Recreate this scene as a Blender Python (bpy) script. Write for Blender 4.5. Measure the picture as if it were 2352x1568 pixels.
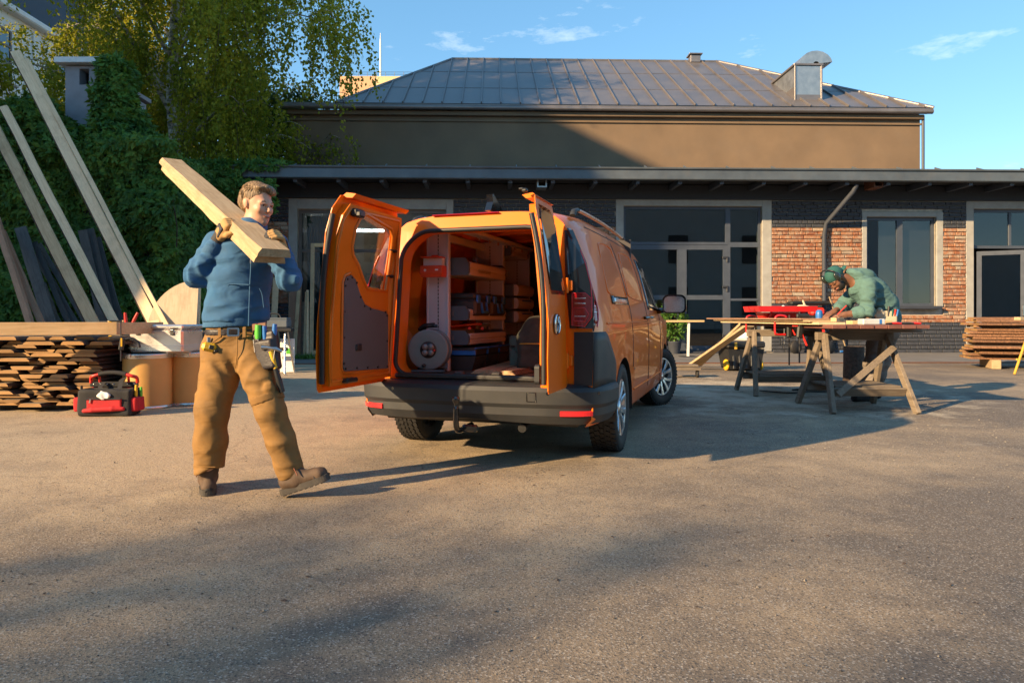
import bpy, bmesh, math, random
import numpy as np
from mathutils import Vector as V, Matrix, Euler
from mathutils.geometry import delaunay_2d_cdt
R = math.radians
PI = math.pi
rng = random.Random(7)
nprng = np.random.default_rng(7)
for o in list(bpy.data.objects): bpy.data.objects.remove(o)
SC = bpy.context.scene
COL = SC.collection

# ------------------------------------------------------------------ camera
FPX, CX, HY, CAMH = 1600.0, 1176.0, 728.0, 1.03      # focal length and horizon in units of a 2352 x 1568 frame
cam_d = bpy.data.cameras.new('camera'); cam = bpy.data.objects.new('camera', cam_d); COL.objects.link(cam)
cam.location = (0, 0, CAMH); cam.rotation_euler = (R(90), 0, 0)
cam_d.sensor_width = 36; cam_d.lens = 36 * FPX / 2352
cam_d.shift_y = -(784 - HY) / 2352
cam_d.clip_start = 0.05; cam_d.clip_end = 3000
SC.camera = cam

# ------------------------------------------------------------------ sky and sun
SUN_AZ, SUN_EL = R(33.5), R(21.5)                      # shadows run to the right and away from the camera
LDIR = V((math.cos(SUN_AZ) * math.cos(SUN_EL), math.sin(SUN_AZ) * math.cos(SUN_EL), -math.sin(SUN_EL)))
w = bpy.data.worlds.new('World'); SC.world = w; w.use_nodes = True
nt = w.node_tree; nt.nodes.clear()
sky = nt.nodes.new('ShaderNodeTexSky'); sky.sky_type = 'NISHITA'; sky.sun_disc = False
sky.sun_elevation = SUN_EL; sky.sun_rotation = math.atan2(-LDIR.x, -LDIR.y)
sky.air_density = 1.0; sky.dust_density = 0.1; sky.ozone_density = 1.6; sky.altitude = 2600
tc = nt.nodes.new('ShaderNodeTexCoord')
mp = nt.nodes.new('ShaderNodeMapping'); mp.inputs['Scale'].default_value = (1.0, 1.0, 3.2)
nz = nt.nodes.new('ShaderNodeTexNoise'); nz.inputs['Scale'].default_value = 5.5; nz.inputs['Detail'].default_value = 7; nz.inputs['Roughness'].default_value = .62
cr = nt.nodes.new('ShaderNodeValToRGB'); cr.color_ramp.elements[0].position = .60; cr.color_ramp.elements[1].position = .82
cr.color_ramp.elements[1].color = (.5, .5, .5, 1)
mx = nt.nodes.new('ShaderNodeMix'); mx.data_type = 'RGBA'
mx.inputs['B'].default_value = (7.2, 7.6, 8.2, 1)
gm = nt.nodes.new('ShaderNodeGamma'); gm.inputs[1].default_value = .6
hs = nt.nodes.new('ShaderNodeHueSaturation'); hs.inputs['Saturation'].default_value = 1.48
tn = nt.nodes.new('ShaderNodeMix'); tn.data_type = 'RGBA'; tn.blend_type = 'MULTIPLY'; tn.inputs['Factor'].default_value = 1; tn.inputs['B'].default_value = (1.60, 1.74, 1.62, 1)
bg = nt.nodes.new('ShaderNodeBackground'); bg.inputs['Strength'].default_value = 0.125
wo = nt.nodes.new('ShaderNodeOutputWorld')
L = nt.links.new
L(tc.outputs['Generated'], mp.inputs['Vector']); L(mp.outputs[0], nz.inputs['Vector']); L(nz.outputs['Fac'], cr.inputs[0])
L(cr.outputs[0], mx.inputs['Factor']); L(sky.outputs[0], mx.inputs['A']); L(mx.outputs['Result'], gm.inputs[0]); L(gm.outputs[0], hs.inputs['Color']); L(hs.outputs[0], tn.inputs['A']); L(tn.outputs['Result'], bg.inputs[0]); L(bg.outputs[0], wo.inputs[0])
sun_d = bpy.data.lights.new('sun', 'SUN'); sun = bpy.data.objects.new('sun', sun_d); COL.objects.link(sun)
sun_d.energy = 5.0; sun_d.angle = R(0.8); sun_d.color = (1.0, 0.70, 0.38)
sun.rotation_euler = LDIR.to_track_quat('-Z', 'Y').to_euler(); sun.location = (-20, -10, 20)
vs = SC.view_settings; vs.view_transform = 'Standard'; vs.look = 'None'; vs.exposure = 1.22; vs.gamma = 1.0; vs.use_curve_mapping = False
SC.cycles.max_bounces = 7; SC.cycles.transparent_max_bounces = 12; SC.cycles.caustics_reflective = False; SC.cycles.caustics_refractive = False
SC.cycles.sample_clamp_indirect = 6.0

def G(x, y):
    """the ground point seen at frame position x, y"""
    d = FPX * CAMH / (y - HY); return V(((x - CX) / FPX * d, d, 0))
def AT(x, y, d):
    """the point at depth d seen at frame position x, y"""
    return V(((x - CX) / FPX * d, d, CAMH + (HY - y) / FPX * d))

# ------------------------------------------------------------------ mesh helpers
class MB:
    def __init__(s): s.v = []; s.f = []; s.m = []; s.s = []
    def add(s, verts, faces, mi=0, smooth=False, M=None):
        b = len(s.v)
        if M is not None: verts = [M @ V(p) for p in verts]
        s.v.extend([tuple(p) for p in verts])
        for f in faces: s.f.append([i + b for i in f]); s.m.append(mi); s.s.append(smooth)
        return s
    def convex(s, verts, faces, mi=0, smooth=False, M=None):
        c = sum((V(p) for p in verts), V()) / len(verts); out = []
        for f in faces:
            a = [V(verts[i]) for i in f]; n = V()
            for i in range(len(a)): n += (a[i] - c).cross(a[(i + 1) % len(a)] - c)
            fc = sum(a, V()) / len(a)
            out.append(list(f) if n.dot(fc - c) >= 0 else list(f)[::-1])
        return s.add(verts, out, mi, smooth, M)
    def box(s, c, size, bev=0.0, mi=0, M=None, rot=None):
        hx, hy, hz = size[0] / 2, size[1] / 2, size[2] / 2
        T = Matrix.Translation(V(c))
        if rot is not None: T = T @ Euler(rot).to_matrix().to_4x4()
        if M is not None: T = M @ T
        b = min(bev, hx * .9, hy * .9, hz * .9)
        if b <= 0:
            vs_ = [(x * hx, y * hy, z * hz) for x in (-1, 1) for y in (-1, 1) for z in (-1, 1)]
            return s.convex(vs_, [(0, 1, 3, 2), (4, 5, 7, 6), (0, 1, 5, 4), (2, 3, 7, 6), (0, 2, 6, 4), (1, 3, 7, 5)], mi, False, T)
        vs_ = []; ix = {}
        for x in (-1, 1):
            for y in (-1, 1):
                for z in (-1, 1):
                    for a in range(3):
                        p = [x * (hx - b), y * (hy - b), z * (hz - b)]; p[a] = (x, y, z)[a] * (hx, hy, hz)[a]
                        ix[(x, y, z, a)] = len(vs_); vs_.append(tuple(p))
        fs = []
        cyc = [(-1, -1), (1, -1), (1, 1), (-1, 1)]
        for a in range(3):
            o = [i for i in range(3) if i != a]
            for sg in (-1, 1):
                q = []
                for c1, c2 in cyc:
                    k = [0, 0, 0]; k[a] = sg; k[o[0]] = c1; k[o[1]] = c2; q.append(ix[(k[0], k[1], k[2], a)])
                fs.append(q)
            for c1, c2 in cyc:                       # edge parallel to axis a
                k0 = [0, 0, 0]; k0[a] = -1; k0[o[0]] = c1; k0[o[1]] = c2; k1 = list(k0); k1[a] = 1
                fs.append([ix[(*k0, o[0])], ix[(*k1, o[0])], ix[(*k1, o[1])], ix[(*k0, o[1])]])
        for x in (-1, 1):
            for y in (-1, 1):
                for z in (-1, 1): fs.append([ix[(x, y, z, a)] for a in range(3)])
        return s.convex(vs_, fs, mi, False, T)
    def beam(s, p0, p1, w_, h_, up=(0, 0, 1), bev=0.0, mi=0, ext=0.0):
        p0, p1 = V(p0), V(p1); d = p1 - p0; ln = d.length + 2 * ext; y = d.normalized(); u = V(up)
        if abs(y.dot(u.normalized())) > .98: u = V((1, 0, 0)) if abs(y.x) < .9 else V((0, 1, 0))
        x = y.cross(u).normalized(); z = x.cross(y)
        M = Matrix((x, y, z)).transposed().to_4x4(); M.translation = (p0 + p1) / 2
        return s.box((0, 0, 0), (w_, ln, h_), bev, mi, M)
    def tube(s, path, r, n=8, mi=0, closed=False, cap=True, smooth=True, M=None, sx=1.0):
        P = [V(p) for p in path]; k = len(P); rs = r if isinstance(r, (list, tuple)) else [r] * k
        vs_ = []; fs = []
        nrm = None
        for i in range(k):
            if closed: t = P[(i + 1) % k] - P[i - 1]
            else: t = P[min(i + 1, k - 1)] - P[max(i - 1, 0)]
            t = t.normalized() if t.length > 1e-9 else V((0, 0, 1))
            if nrm is None:
                a = V((0, 0, 1)) if abs(t.z) < .9 else V((1, 0, 0)); nrm = t.cross(a).normalized()
            nrm = (nrm - t * nrm.dot(t)); nrm = nrm.normalized() if nrm.length > 1e-6 else t.orthogonal().normalized()
            b = t.cross(nrm)
            for j in range(n):
                a = 2 * PI * j / n; vs_.append(P[i] + nrm * (math.cos(a) * rs[i] * sx) + b * (math.sin(a) * rs[i]))
        kk = k if closed else k - 1
        for i in range(kk):
            for j in range(n):
                a, b2 = i * n + j, i * n + (j + 1) % n; c, d = ((i + 1) % k) * n + (j + 1) % n, ((i + 1) % k) * n + j
                fs.append([a, b2, c, d])
        s.add(vs_, fs, mi, smooth, M)
        if cap and not closed:
            s.add(vs_[:n], [list(range(n))[::-1]], mi, False, M); s.add(vs_[-n:], [list(range(n))], mi, False, M)
        return s
    def cyl(s, p0, p1, r, n=16, mi=0, M=None): return s.tube([p0, p1], r, n, mi, M=M)
    def lathe(s, prof, n=24, M=None, mi=0, smooth=True, cap=True, flat_caps=True):
        vs_ = []; fs = []
        for r_, z_ in prof:
            for j in range(n):
                a = 2 * PI * j / n; vs_.append((r_ * math.cos(a), r_ * math.sin(a), z_))
        for i in range(len(prof) - 1):
            for j in range(n): fs.append([i * n + j, i * n + (j + 1) % n, (i + 1) * n + (j + 1) % n, (i + 1) * n + j])
        s.add(vs_, fs, mi, smooth, M)
        if cap:
            if prof[0][0] > 1e-5: s.add(vs_[:n], [list(range(n))[::-1]], mi, False, M)
            if prof[-1][0] > 1e-5: s.add(vs_[-n:], [list(range(n))], mi, False, M)
        return s
    def prism(s, outline, z0, z1, M=None, mi=0, smooth=False):
        n = len(outline); ar = sum(outline[i][0] * outline[(i + 1) % n][1] - outline[(i + 1) % n][0] * outline[i][1] for i in range(n))
        o = list(outline) if ar > 0 else list(outline)[::-1]
        vs_ = [(p[0], p[1], z0) for p in o] + [(p[0], p[1], z1) for p in o]
        fs = [[i, (i + 1) % n, n + (i + 1) % n, n + i] for i in range(n)]
        s.add(vs_, fs, mi, smooth, M)
        s.add(vs_[:n], [list(range(n))[::-1]], mi, False, M); s.add(vs_[n:], [list(range(n))], mi, False, M)
        return s
    def loft(s, secs, closed=True, cap=True, mi=0, smooth=True, M=None):
        n = len(secs[0]); vs_ = [p for q in secs for p in q]; fs = []
        for i in range(len(secs) - 1):
            for j in range(n if closed else n - 1):
                fs.append([i * n + j, i * n + (j + 1) % n, (i + 1) * n + (j + 1) % n, (i + 1) * n + j])
        s.add(vs_, fs, mi, smooth, M)
        if cap and closed:
            s.add(secs[0], [list(range(n))[::-1]], mi, False, M); s.add(secs[-1], [list(range(n))], mi, False, M)
        return s
    def panel(s, outline, holes, t0, t1, mapf, step=0.0, mi=0, smooth=False, two_sided=True):
        """a sheet with holes in 2-D (a, b), given thickness t0..t1 and carried to 3-D by mapf(a, b, t)"""
        pts = []; edges = []
        def ring(r):
            b = len(pts); n = len(r); pts.extend([V((p[0], p[1])) for p in r]); edges.extend([(b + i, b + (i + 1) % n) for i in range(n)])
        ring(outline)
        for h in holes: ring(h)
        if step > 0:
            xs = [p[0] for p in outline]; ys = [p[1] for p in outline]
            a = min(xs) + step / 2
            while a < max(xs):
                b = min(ys) + step / 2
                while b < max(ys):
                    if inpoly((a, b), outline) and not any(inpoly((a, b), h) for h in holes): pts.append(V((a, b)))
                    b += step
                a += step
        vo, _, fo, _, _, _ = delaunay_2d_cdt(pts, edges, [], 0, 1e-6)
        fs = []
        for f in fo:
            c = sum((vo[i] for i in f), V((0, 0))) / len(f)
            if inpoly(c, outline) and not any(inpoly(c, h) for h in holes): fs.append(list(f))
        s.add([mapf(p[0], p[1], t1) for p in vo], fs, mi, smooth)
        if two_sided: s.add([mapf(p[0], p[1], t0) for p in vo], [f[::-1] for f in fs], mi, smooth)
        if two_sided and abs(t1 - t0) > 1e-6:
            for r, flip in [(outline, False)] + [(h, True) for h in holes]:
                n = len(r); ar = sum(r[i][0] * r[(i + 1) % n][1] - r[(i + 1) % n][0] * r[i][1] for i in range(n))
                q = list(r) if (ar > 0) != flip else list(r)[::-1]
                vs_ = [mapf(p[0], p[1], t0) for p in q] + [mapf(p[0], p[1], t1) for p in q]
                s.add(vs_, [[i, (i + 1) % n, n + (i + 1) % n, n + i] for i in range(n)], mi, False)
        return s
    def mesh(s, name):
        me = bpy.data.meshes.new(name); me.from_pydata([tuple(p) for p in s.v], [], s.f)
        me.polygons.foreach_set('material_index', s.m); me.polygons.foreach_set('use_smooth', s.s); me.update()
        return me
    def build(s, name, mats, parent=None, loc=None, rot=None, fix=False):
        me = s.mesh(name)
        if fix:
            bm = bmesh.new(); bm.from_mesh(me); bmesh.ops.remove_doubles(bm, verts=bm.verts, dist=1e-5); bmesh.ops.recalc_face_normals(bm, faces=bm.faces); bm.to_mesh(me); bm.free()
        return link(name, me, mats, parent, loc, rot)
def inpoly(p, r):
    x, y = p[0], p[1]; c = False; n = len(r)
    for i in range(n):
        x0, y0 = r[i][0], r[i][1]; x1, y1 = r[(i + 1) % n][0], r[(i + 1) % n][1]
        if (y0 > y) != (y1 > y) and x < (x1 - x0) * (y - y0) / (y1 - y0) + x0: c = not c
    return c
def link(name, me, mats, parent=None, loc=None, rot=None):
    o = bpy.data.objects.new(name, me)
    if mats is not None and not me.materials:
        for m_ in (mats if isinstance(mats, (list, tuple)) else [mats]): me.materials.append(MAT[m_] if isinstance(m_, str) else m_)
    COL.objects.link(o)
    if parent is not None: o.parent = parent
    if loc is not None: o.location = loc
    if rot is not None: o.rotation_euler = rot
    return o
def tag(o, label=None, cat=None, group=None, kind=None):
    if label: o['label'] = label
    if cat: o['category'] = cat
    if group: o['group'] = group
    if kind: o['kind'] = kind
    return o
def thing(name, label, cat, loc=(0, 0, 0), rz=0.0, group=None):
    o = bpy.data.objects.new(name, None); o.empty_display_size = .1; COL.objects.link(o); o.location = loc; o.rotation_euler = (0, 0, rz)
    return tag(o, label, cat, group)
def copy_tree(o, parent=None):
    c = o.copy(); COL.objects.link(c); c.parent = parent
    for ch in list(o.children): copy_tree(ch, c)
    return c
def fast_mesh(name, verts, quads, smooth=False):
    """numpy arrays to a mesh of quads (or triangles)"""
    k = quads.shape[1]; me = bpy.data.meshes.new(name); me.vertices.add(len(verts)); me.vertices.foreach_set('co', np.ascontiguousarray(verts, dtype=np.float32).ravel())
    me.loops.add(quads.size); me.loops.foreach_set('vertex_index', np.ascontiguousarray(quads, dtype=np.int32).ravel())
    me.polygons.add(len(quads)); me.polygons.foreach_set('loop_start', np.arange(0, quads.size, k, dtype=np.int32)); me.polygons.foreach_set('loop_total', np.full(len(quads), k, dtype=np.int32))
    me.polygons.foreach_set('use_smooth', np.full(len(quads), smooth)); me.update(calc_edges=True); me.validate()
    return me
def rrect(x0, y0, x1, y1, r, n=5):
    """a rounded rectangle; r one radius or four (lower left, lower right, upper right, upper left)"""
    rr = r if isinstance(r, (list, tuple)) else [r] * 4; out = []
    for (cx, cy, a0), q in zip(((x0, y0, 180), (x1, y0, 270), (x1, y1, 0), (x0, y1, 90)), rr):
        ox = cx + (q if cx == x0 else -q); oy = cy + (q if cy == y0 else -q)
        if q <= 1e-6: out.append((cx, cy)); continue
        for i in range(n + 1): a = R(a0 + 90 * i / n); out.append((ox + q * math.cos(a), oy + q * math.sin(a)))
    return out
def smooth_path(P, n=6, closed=False):
    """Catmull-Rom through the points"""
    P = [V(p) for p in P]; k = len(P); out = []
    for i in range(k if closed else k - 1):
        p0 = P[(i - 1) % k] if closed else P[max(i - 1, 0)]; p1 = P[i]; p2 = P[(i + 1) % k]; p3 = P[(i + 2) % k] if closed else P[min(i + 2, k - 1)]
        for j in range(n):
            t = j / n; out.append(.5 * ((2 * p1) + (p2 - p0) * t + (2 * p0 - 5 * p1 + 4 * p2 - p3) * t * t + (3 * p1 - p0 - 3 * p2 + p3) * t ** 3))
    if not closed: out.append(P[-1])
    return out

# ------------------------------------------------------------------ modelling soft bodies from distance fields
class SDF:
    """soft shapes blended together, turned into one continuous quad surface"""
    def __init__(s, lo, hi, res):
        s.lo = np.array(lo, dtype=np.float32); s.res = res; n = np.ceil((np.array(hi) - np.array(lo)) / res).astype(int) + 1; s.n = n
        ax = [s.lo[i] + np.arange(n[i], dtype=np.float32) * res for i in range(3)]
        s.X, s.Y, s.Z = np.meshgrid(*ax, indexing='ij', sparse=True); s.d = np.full(n, 9.0, dtype=np.float32)
    def _win(s, lo, hi):
        a = np.clip(np.floor((np.array(lo) - s.lo) / s.res).astype(int), 0, s.n); b = np.clip(np.ceil((np.array(hi) - s.lo) / s.res).astype(int) + 1, 0, s.n)
        return tuple(slice(int(p), int(q)) for p, q in zip(a, b))
    def _put(s, f, lo, hi, k, sub=False):
        m = max(.12, 3 * k); wn = s._win(np.array(lo) - m, np.array(hi) + m)
        if any(q.stop <= q.start for q in wn): return s
        d = f(s.X[wn[0]], s.Y[:, wn[1]], s.Z[:, :, wn[2]]); a = s.d[wn]
        if sub: d = -d; h = np.clip(.5 - .5 * (a - d) / max(k, 1e-5), 0, 1); s.d[wn] = a * (1 - h) + d * h + max(k, 1e-5) * h * (1 - h)
        else: h = np.clip(.5 + .5 * (a - d) / max(k, 1e-5), 0, 1); s.d[wn] = a * (1 - h) + d * h - max(k, 1e-5) * h * (1 - h)
        return s
    def cone(s, a, b, ra, rb, k=.02, flat=None, sub=False):
        """a tapered limb from a to b; flat = (direction, factor) presses it in one direction"""
        a, b = np.array(a, dtype=np.float32), np.array(b, dtype=np.float32); ab = b - a; L2 = max(float(ab @ ab), 1e-9); r = max(ra, rb) * 1.5
        def f(X, Y, Z):
            px, py, pz = X - a[0], Y - a[1], Z - a[2]; t = np.clip((px * ab[0] + py * ab[1] + pz * ab[2]) / L2, 0, 1)
            qx, qy, qz = px - t * ab[0], py - t * ab[1], pz - t * ab[2]
            if flat is not None:
                n = np.array(flat[0], dtype=np.float32); n = n / np.linalg.norm(n); e = qx * n[0] + qy * n[1] + qz * n[2]; g = 1 / flat[1] - 1
                qx, qy, qz = qx + n[0] * e * g, qy + n[1] * e * g, qz + n[2] * e * g
            return np.sqrt(qx * qx + qy * qy + qz * qz) - (ra + (rb - ra) * t)
        return s._put(f, np.minimum(a, b) - r, np.maximum(a, b) + r, k, sub)
    def chain(s, P, rs, k=.02, flat=None, sub=False):
        for i in range(len(P) - 1): s.cone(P[i], P[i + 1], rs[i], rs[i + 1], k, flat, sub)
        return s
    def ell(s, c, r, k=.02, rot=None, sub=False):
        c = np.array(c, dtype=np.float32); r = np.array(r, dtype=np.float32); m = np.array(Euler(rot).to_matrix()).T.astype(np.float32) if rot is not None else np.eye(3, dtype=np.float32); rm = float(r.max())
        def f(X, Y, Z):
            px, py, pz = X - c[0], Y - c[1], Z - c[2]; q = [m[i, 0] * px + m[i, 1] * py + m[i, 2] * pz for i in range(3)]
            k0 = np.sqrt((q[0] / r[0]) ** 2 + (q[1] / r[1]) ** 2 + (q[2] / r[2]) ** 2); k1 = np.sqrt((q[0] / r[0] ** 2) ** 2 + (q[1] / r[1] ** 2) ** 2 + (q[2] / r[2] ** 2) ** 2) + 1e-6
            return k0 * (k0 - 1) / k1
        return s._put(f, c - rm, c + rm, k, sub)
    def box(s, c, h, rad=.01, k=.01, rot=None, sub=False):
        c = np.array(c, dtype=np.float32); m = np.array(Euler(rot).to_matrix()).T.astype(np.float32) if rot is not None else np.eye(3, dtype=np.float32); rm = float(np.linalg.norm(h))
        def f(X, Y, Z):
            px, py, pz = X - c[0], Y - c[1], Z - c[2]; q = [np.abs(m[i, 0] * px + m[i, 1] * py + m[i, 2] * pz) - (h[i] - rad) for i in range(3)]
            return np.sqrt(sum(np.maximum(e, 0) ** 2 for e in q)) + np.minimum(np.maximum(q[0], np.maximum(q[1], q[2])), 0) - rad
        return s._put(f, c - rm, c + rm, k, sub)
    def warp(s, amp, *waves):
        """soft creases: a sum of sine waves (kx, ky, kz, phase, strength)"""
        e = 0
        for kx, ky, kz, ph, st in waves: e = e + st * np.sin(kx * s.X + ky * s.Y + kz * s.Z + ph + 1.3 * np.sin(.6 * kz * s.X - .5 * kx * s.Z + .7 * ky * s.Y + ph * 2))
        s.d = s.d + np.float32(amp) * e.astype(np.float32); return s
    def crease(s, c, ax, fr, amp, rad, ph=0.0):
        """sharp cloth folds running across ax round the point c"""
        ax = V(ax).normalized(); c = V(c); m = rad * 2.1; wn = s._win(np.array(c) - m, np.array(c) + m)
        if any(q.stop <= q.start for q in wn): return s
        X, Y, Z = s.X[wn[0]] - c.x, s.Y[:, wn[1]] - c.y, s.Z[:, :, wn[2]] - c.z; o = ax.orthogonal().normalized(); o2 = ax.cross(o)
        u = ax.x * X + ax.y * Y + ax.z * Z; p = o.x * X + o.y * Y + o.z * Z; q = o2.x * X + o2.y * Y + o2.z * Z
        u = u + .022 * np.sin(p * 17 + ph * 3) + .018 * np.sin(q * 21 + ph) + .25 * p * math.sin(ph * 5)
        s.d[wn] += (amp * np.exp(-(X * X + Y * Y + Z * Z) / rad ** 2) * (np.abs(np.sin(fr * u + ph)) * 1.6 - .9)).astype(np.float32); return s
    def cut(s, f): s.d = np.maximum(s.d, f(s.X, s.Y, s.Z)); return s
    def mesh(s, name, M=None):
        d = s.d; d = d.copy(); d[0] = d[-1] = 1; d[:, 0] = d[:, -1] = 1; d[:, :, 0] = d[:, :, -1] = 1
        ins = d < 0; nx, ny, nz_ = d.shape
        cor = [(0, 0, 0), (1, 0, 0), (0, 1, 0), (1, 1, 0), (0, 0, 1), (1, 0, 1), (0, 1, 1), (1, 1, 1)]
        cnt = sum(ins[a:nx - 1 + a, b:ny - 1 + b, c:nz_ - 1 + c].astype(np.int8) for a, b, c in cor)
        ii = np.argwhere((cnt > 0) & (cnt < 8)); idx = np.full((nx - 1, ny - 1, nz_ - 1), -1, dtype=np.int64); idx[ii[:, 0], ii[:, 1], ii[:, 2]] = np.arange(len(ii))
        acc = np.zeros((len(ii), 3)); num = np.zeros(len(ii)); vals = [d[ii[:, 0] + a, ii[:, 1] + b, ii[:, 2] + c] for a, b, c in cor]
        for p in range(8):
            for q in range(p + 1, 8):
                if sum(abs(cor[p][i] - cor[q][i]) for i in range(3)) != 1: continue
                x = (vals[p] < 0) != (vals[q] < 0); t = np.where(x, vals[p] / np.where(x, vals[p] - vals[q], 1), 0)
                for i in range(3): acc[:, i] += np.where(x, cor[p][i] + t * (cor[q][i] - cor[p][i]), 0)
                num += x
        co = (ii + acc / num[:, None]) * s.res + s.lo; quads = []
        for ax in range(3):
            a, b = [i for i in range(3) if i != ax]; sl0 = [slice(None)] * 3; sl1 = [slice(None)] * 3; sl0[ax] = slice(0, -1); sl1[ax] = slice(1, None)
            e = ins[tuple(sl0)] != ins[tuple(sl1)]; pp = np.argwhere(e); pp = pp[(pp[:, a] > 0) & (pp[:, b] > 0)]
            pp = pp[(pp[:, a] < d.shape[a] - 1) & (pp[:, b] < d.shape[b] - 1)]
            if not len(pp): continue
            def at(da, db):
                q = pp.copy(); q[:, a] -= da; q[:, b] -= db; return idx[q[:, 0], q[:, 1], q[:, 2]]
            Q = np.stack([at(1, 1), at(0, 1), at(0, 0), at(1, 0)], 1); flip = ins[pp[:, 0], pp[:, 1], pp[:, 2]]
            if ax == 1: flip = ~flip
            Q[~flip] = Q[~flip][:, ::-1]; quads.append(Q)
        Q = np.concatenate(quads); Q = Q[(Q >= 0).all(1)]
        if M is not None: m = np.array(M); co = co @ m[:3, :3].T + m[:3, 3]
        return fast_mesh(name, co, Q, True)
    def build(s, name, mats, parent=None, loc=None, rot=None, M=None): return link(name, s.mesh(name, M), mats, parent, loc, rot)

# ------------------------------------------------------------------ materials
MAT = {}
def new_mat(name):
    m_ = bpy.data.materials.new(name); m_.use_nodes = True; n = m_.node_tree; n.nodes.clear()
    out = n.nodes.new('ShaderNodeOutputMaterial'); p = n.nodes.new('ShaderNodeBsdfPrincipled'); n.links.new(p.outputs[0], out.inputs[0]); MAT[name] = m_
    return m_, n, p
def nd(n, kind, **kw):
    x = n.nodes.new(kind)
    for k, v_ in kw.items():
        if k in ('noise_dimensions', 'data_type', 'blend_type', 'operation', 'feature', 'wave_type', 'bands_direction', 'distance', 'musgrave_type', 'rings_direction'): setattr(x, k, v_)
        else: x.inputs[k.replace('_', ' ')].default_value = v_
    return x
def coords(n, kind='Object', scale=(1, 1, 1), rot=(0, 0, 0)):
    t = n.nodes.new('ShaderNodeTexCoord'); m_ = n.nodes.new('ShaderNodeMapping'); m_.inputs['Scale'].default_value = scale; m_.inputs['Rotation'].default_value = rot
    if kind == 'World': g = n.nodes.new('ShaderNodeNewGeometry'); n.links.new(g.outputs['Position'], m_.inputs['Vector'])
    else: n.links.new(t.outputs[kind], m_.inputs['Vector'])
    return m_.outputs[0]
def ramp(n, src, stops):
    r = n.nodes.new('ShaderNodeValToRGB'); e = r.color_ramp.elements
    while len(e) < len(stops): e.new(.5)
    for q, (p, c) in zip(e, stops): q.position = p; q.color = (*c, 1) if len(c) == 3 else c
    n.links.new(src, r.inputs[0]); return r.outputs[0]
def mixc(n, fac, a, b, blend='MIX'):
    x = n.nodes.new('ShaderNodeMix'); x.data_type = 'RGBA'; x.blend_type = blend
    for s_, v_ in (('Factor', fac), ('A', a), ('B', b)):
        if hasattr(v_, 'links') or hasattr(v_, 'is_linked'): n.links.new(v_, x.inputs[s_])
        elif s_ == 'Factor': x.inputs[s_].default_value = v_
        else: x.inputs[s_].default_value = (*v_, 1)
    return x.outputs['Result']
def bump(n, p, src, strength=.2, dist=.01):
    b = n.nodes.new('ShaderNodeBump'); b.inputs['Strength'].default_value = strength; b.inputs['Distance'].default_value = dist
    n.links.new(src, b.inputs['Height'])
    if p.inputs['Normal'].is_linked: n.links.new(p.inputs['Normal'].links[0].from_socket, b.inputs['Normal'])
    n.links.new(b.outputs[0], p.inputs['Normal'])
def dark(c, k): return tuple(x * k for x in c)
def simple(name, col, rough=.6, metal=0.0, var=.15, vscale=6.0, bmp=.1, bscale=60.0, coat=0.0, spec=.5, rand=0.0, dirt=0.0, kind='Object', bdist=.004, wrinkle=0.0):
    """paint, plastic, metal, cloth: one colour with soft variation, fine relief and a little dirt"""
    m_, n, p = new_mat(name); co = coords(n, kind)
    nz_ = nd(n, 'ShaderNodeTexNoise', Scale=vscale, Detail=5.0, Roughness=.6); n.links.new(co, nz_.inputs['Vector'])
    c = ramp(n, nz_.outputs['Fac'], [(.3, dark(col, 1 - var)), (.7, dark(col, 1 + var))])
    if rand > 0:
        oi = n.nodes.new('ShaderNodeObjectInfo'); hs = n.nodes.new('ShaderNodeHueSaturation'); mr = n.nodes.new('ShaderNodeMapRange'); mr.inputs['To Min'].default_value = 1 - rand; mr.inputs['To Max'].default_value = 1 + rand
        n.links.new(oi.outputs['Random'], mr.inputs['Value']); n.links.new(mr.outputs[0], hs.inputs['Value']); n.links.new(c, hs.inputs['Color']); c = hs.outputs[0]
    if dirt > 0:
        n2 = nd(n, 'ShaderNodeTexNoise', Scale=vscale * 2.3, Detail=8.0, Roughness=.7); n.links.new(co, n2.inputs['Vector'])
        f = ramp(n, n2.outputs['Fac'], [(.48, (0, 0, 0)), (.72, (dirt, dirt, dirt))]); c = mixc(n, f, c, (.16, .13, .10))
    n.links.new(c, p.inputs['Base Color'])
    rr = ramp(n, nz_.outputs['Fac'], [(.25, (max(rough - .08, .02),) * 3), (.75, (min(rough + .08, 1),) * 3)]); n.links.new(rr, p.inputs['Roughness'])
    p.inputs['Metallic'].default_value = metal; p.inputs['Specular IOR Level'].default_value = spec
    if coat: p.inputs['Coat Weight'].default_value = coat; p.inputs['Coat Roughness'].default_value = .03
    if wrinkle > 0:
        mw = n.nodes.new('ShaderNodeMapping'); mw.inputs['Scale'].default_value = (5, 5, 11); n.links.new(co, mw.inputs['Vector']); n5 = nd(n, 'ShaderNodeTexNoise', Scale=1.0, Detail=2.0, Roughness=.45, Distortion=.6); n.links.new(mw.outputs[0], n5.inputs['Vector'])
        bump(n, p, ramp(n, n5.outputs['Fac'], [(.35, (0, 0, 0)), (.65, (1, 1, 1))]), wrinkle, .02)
    if bmp > 0:
        n3 = nd(n, 'ShaderNodeTexNoise', Scale=bscale, Detail=4.0); n.links.new(co, n3.inputs['Vector']); bump(n, p, n3.outputs['Fac'], bmp, bdist)
    return m_
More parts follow.
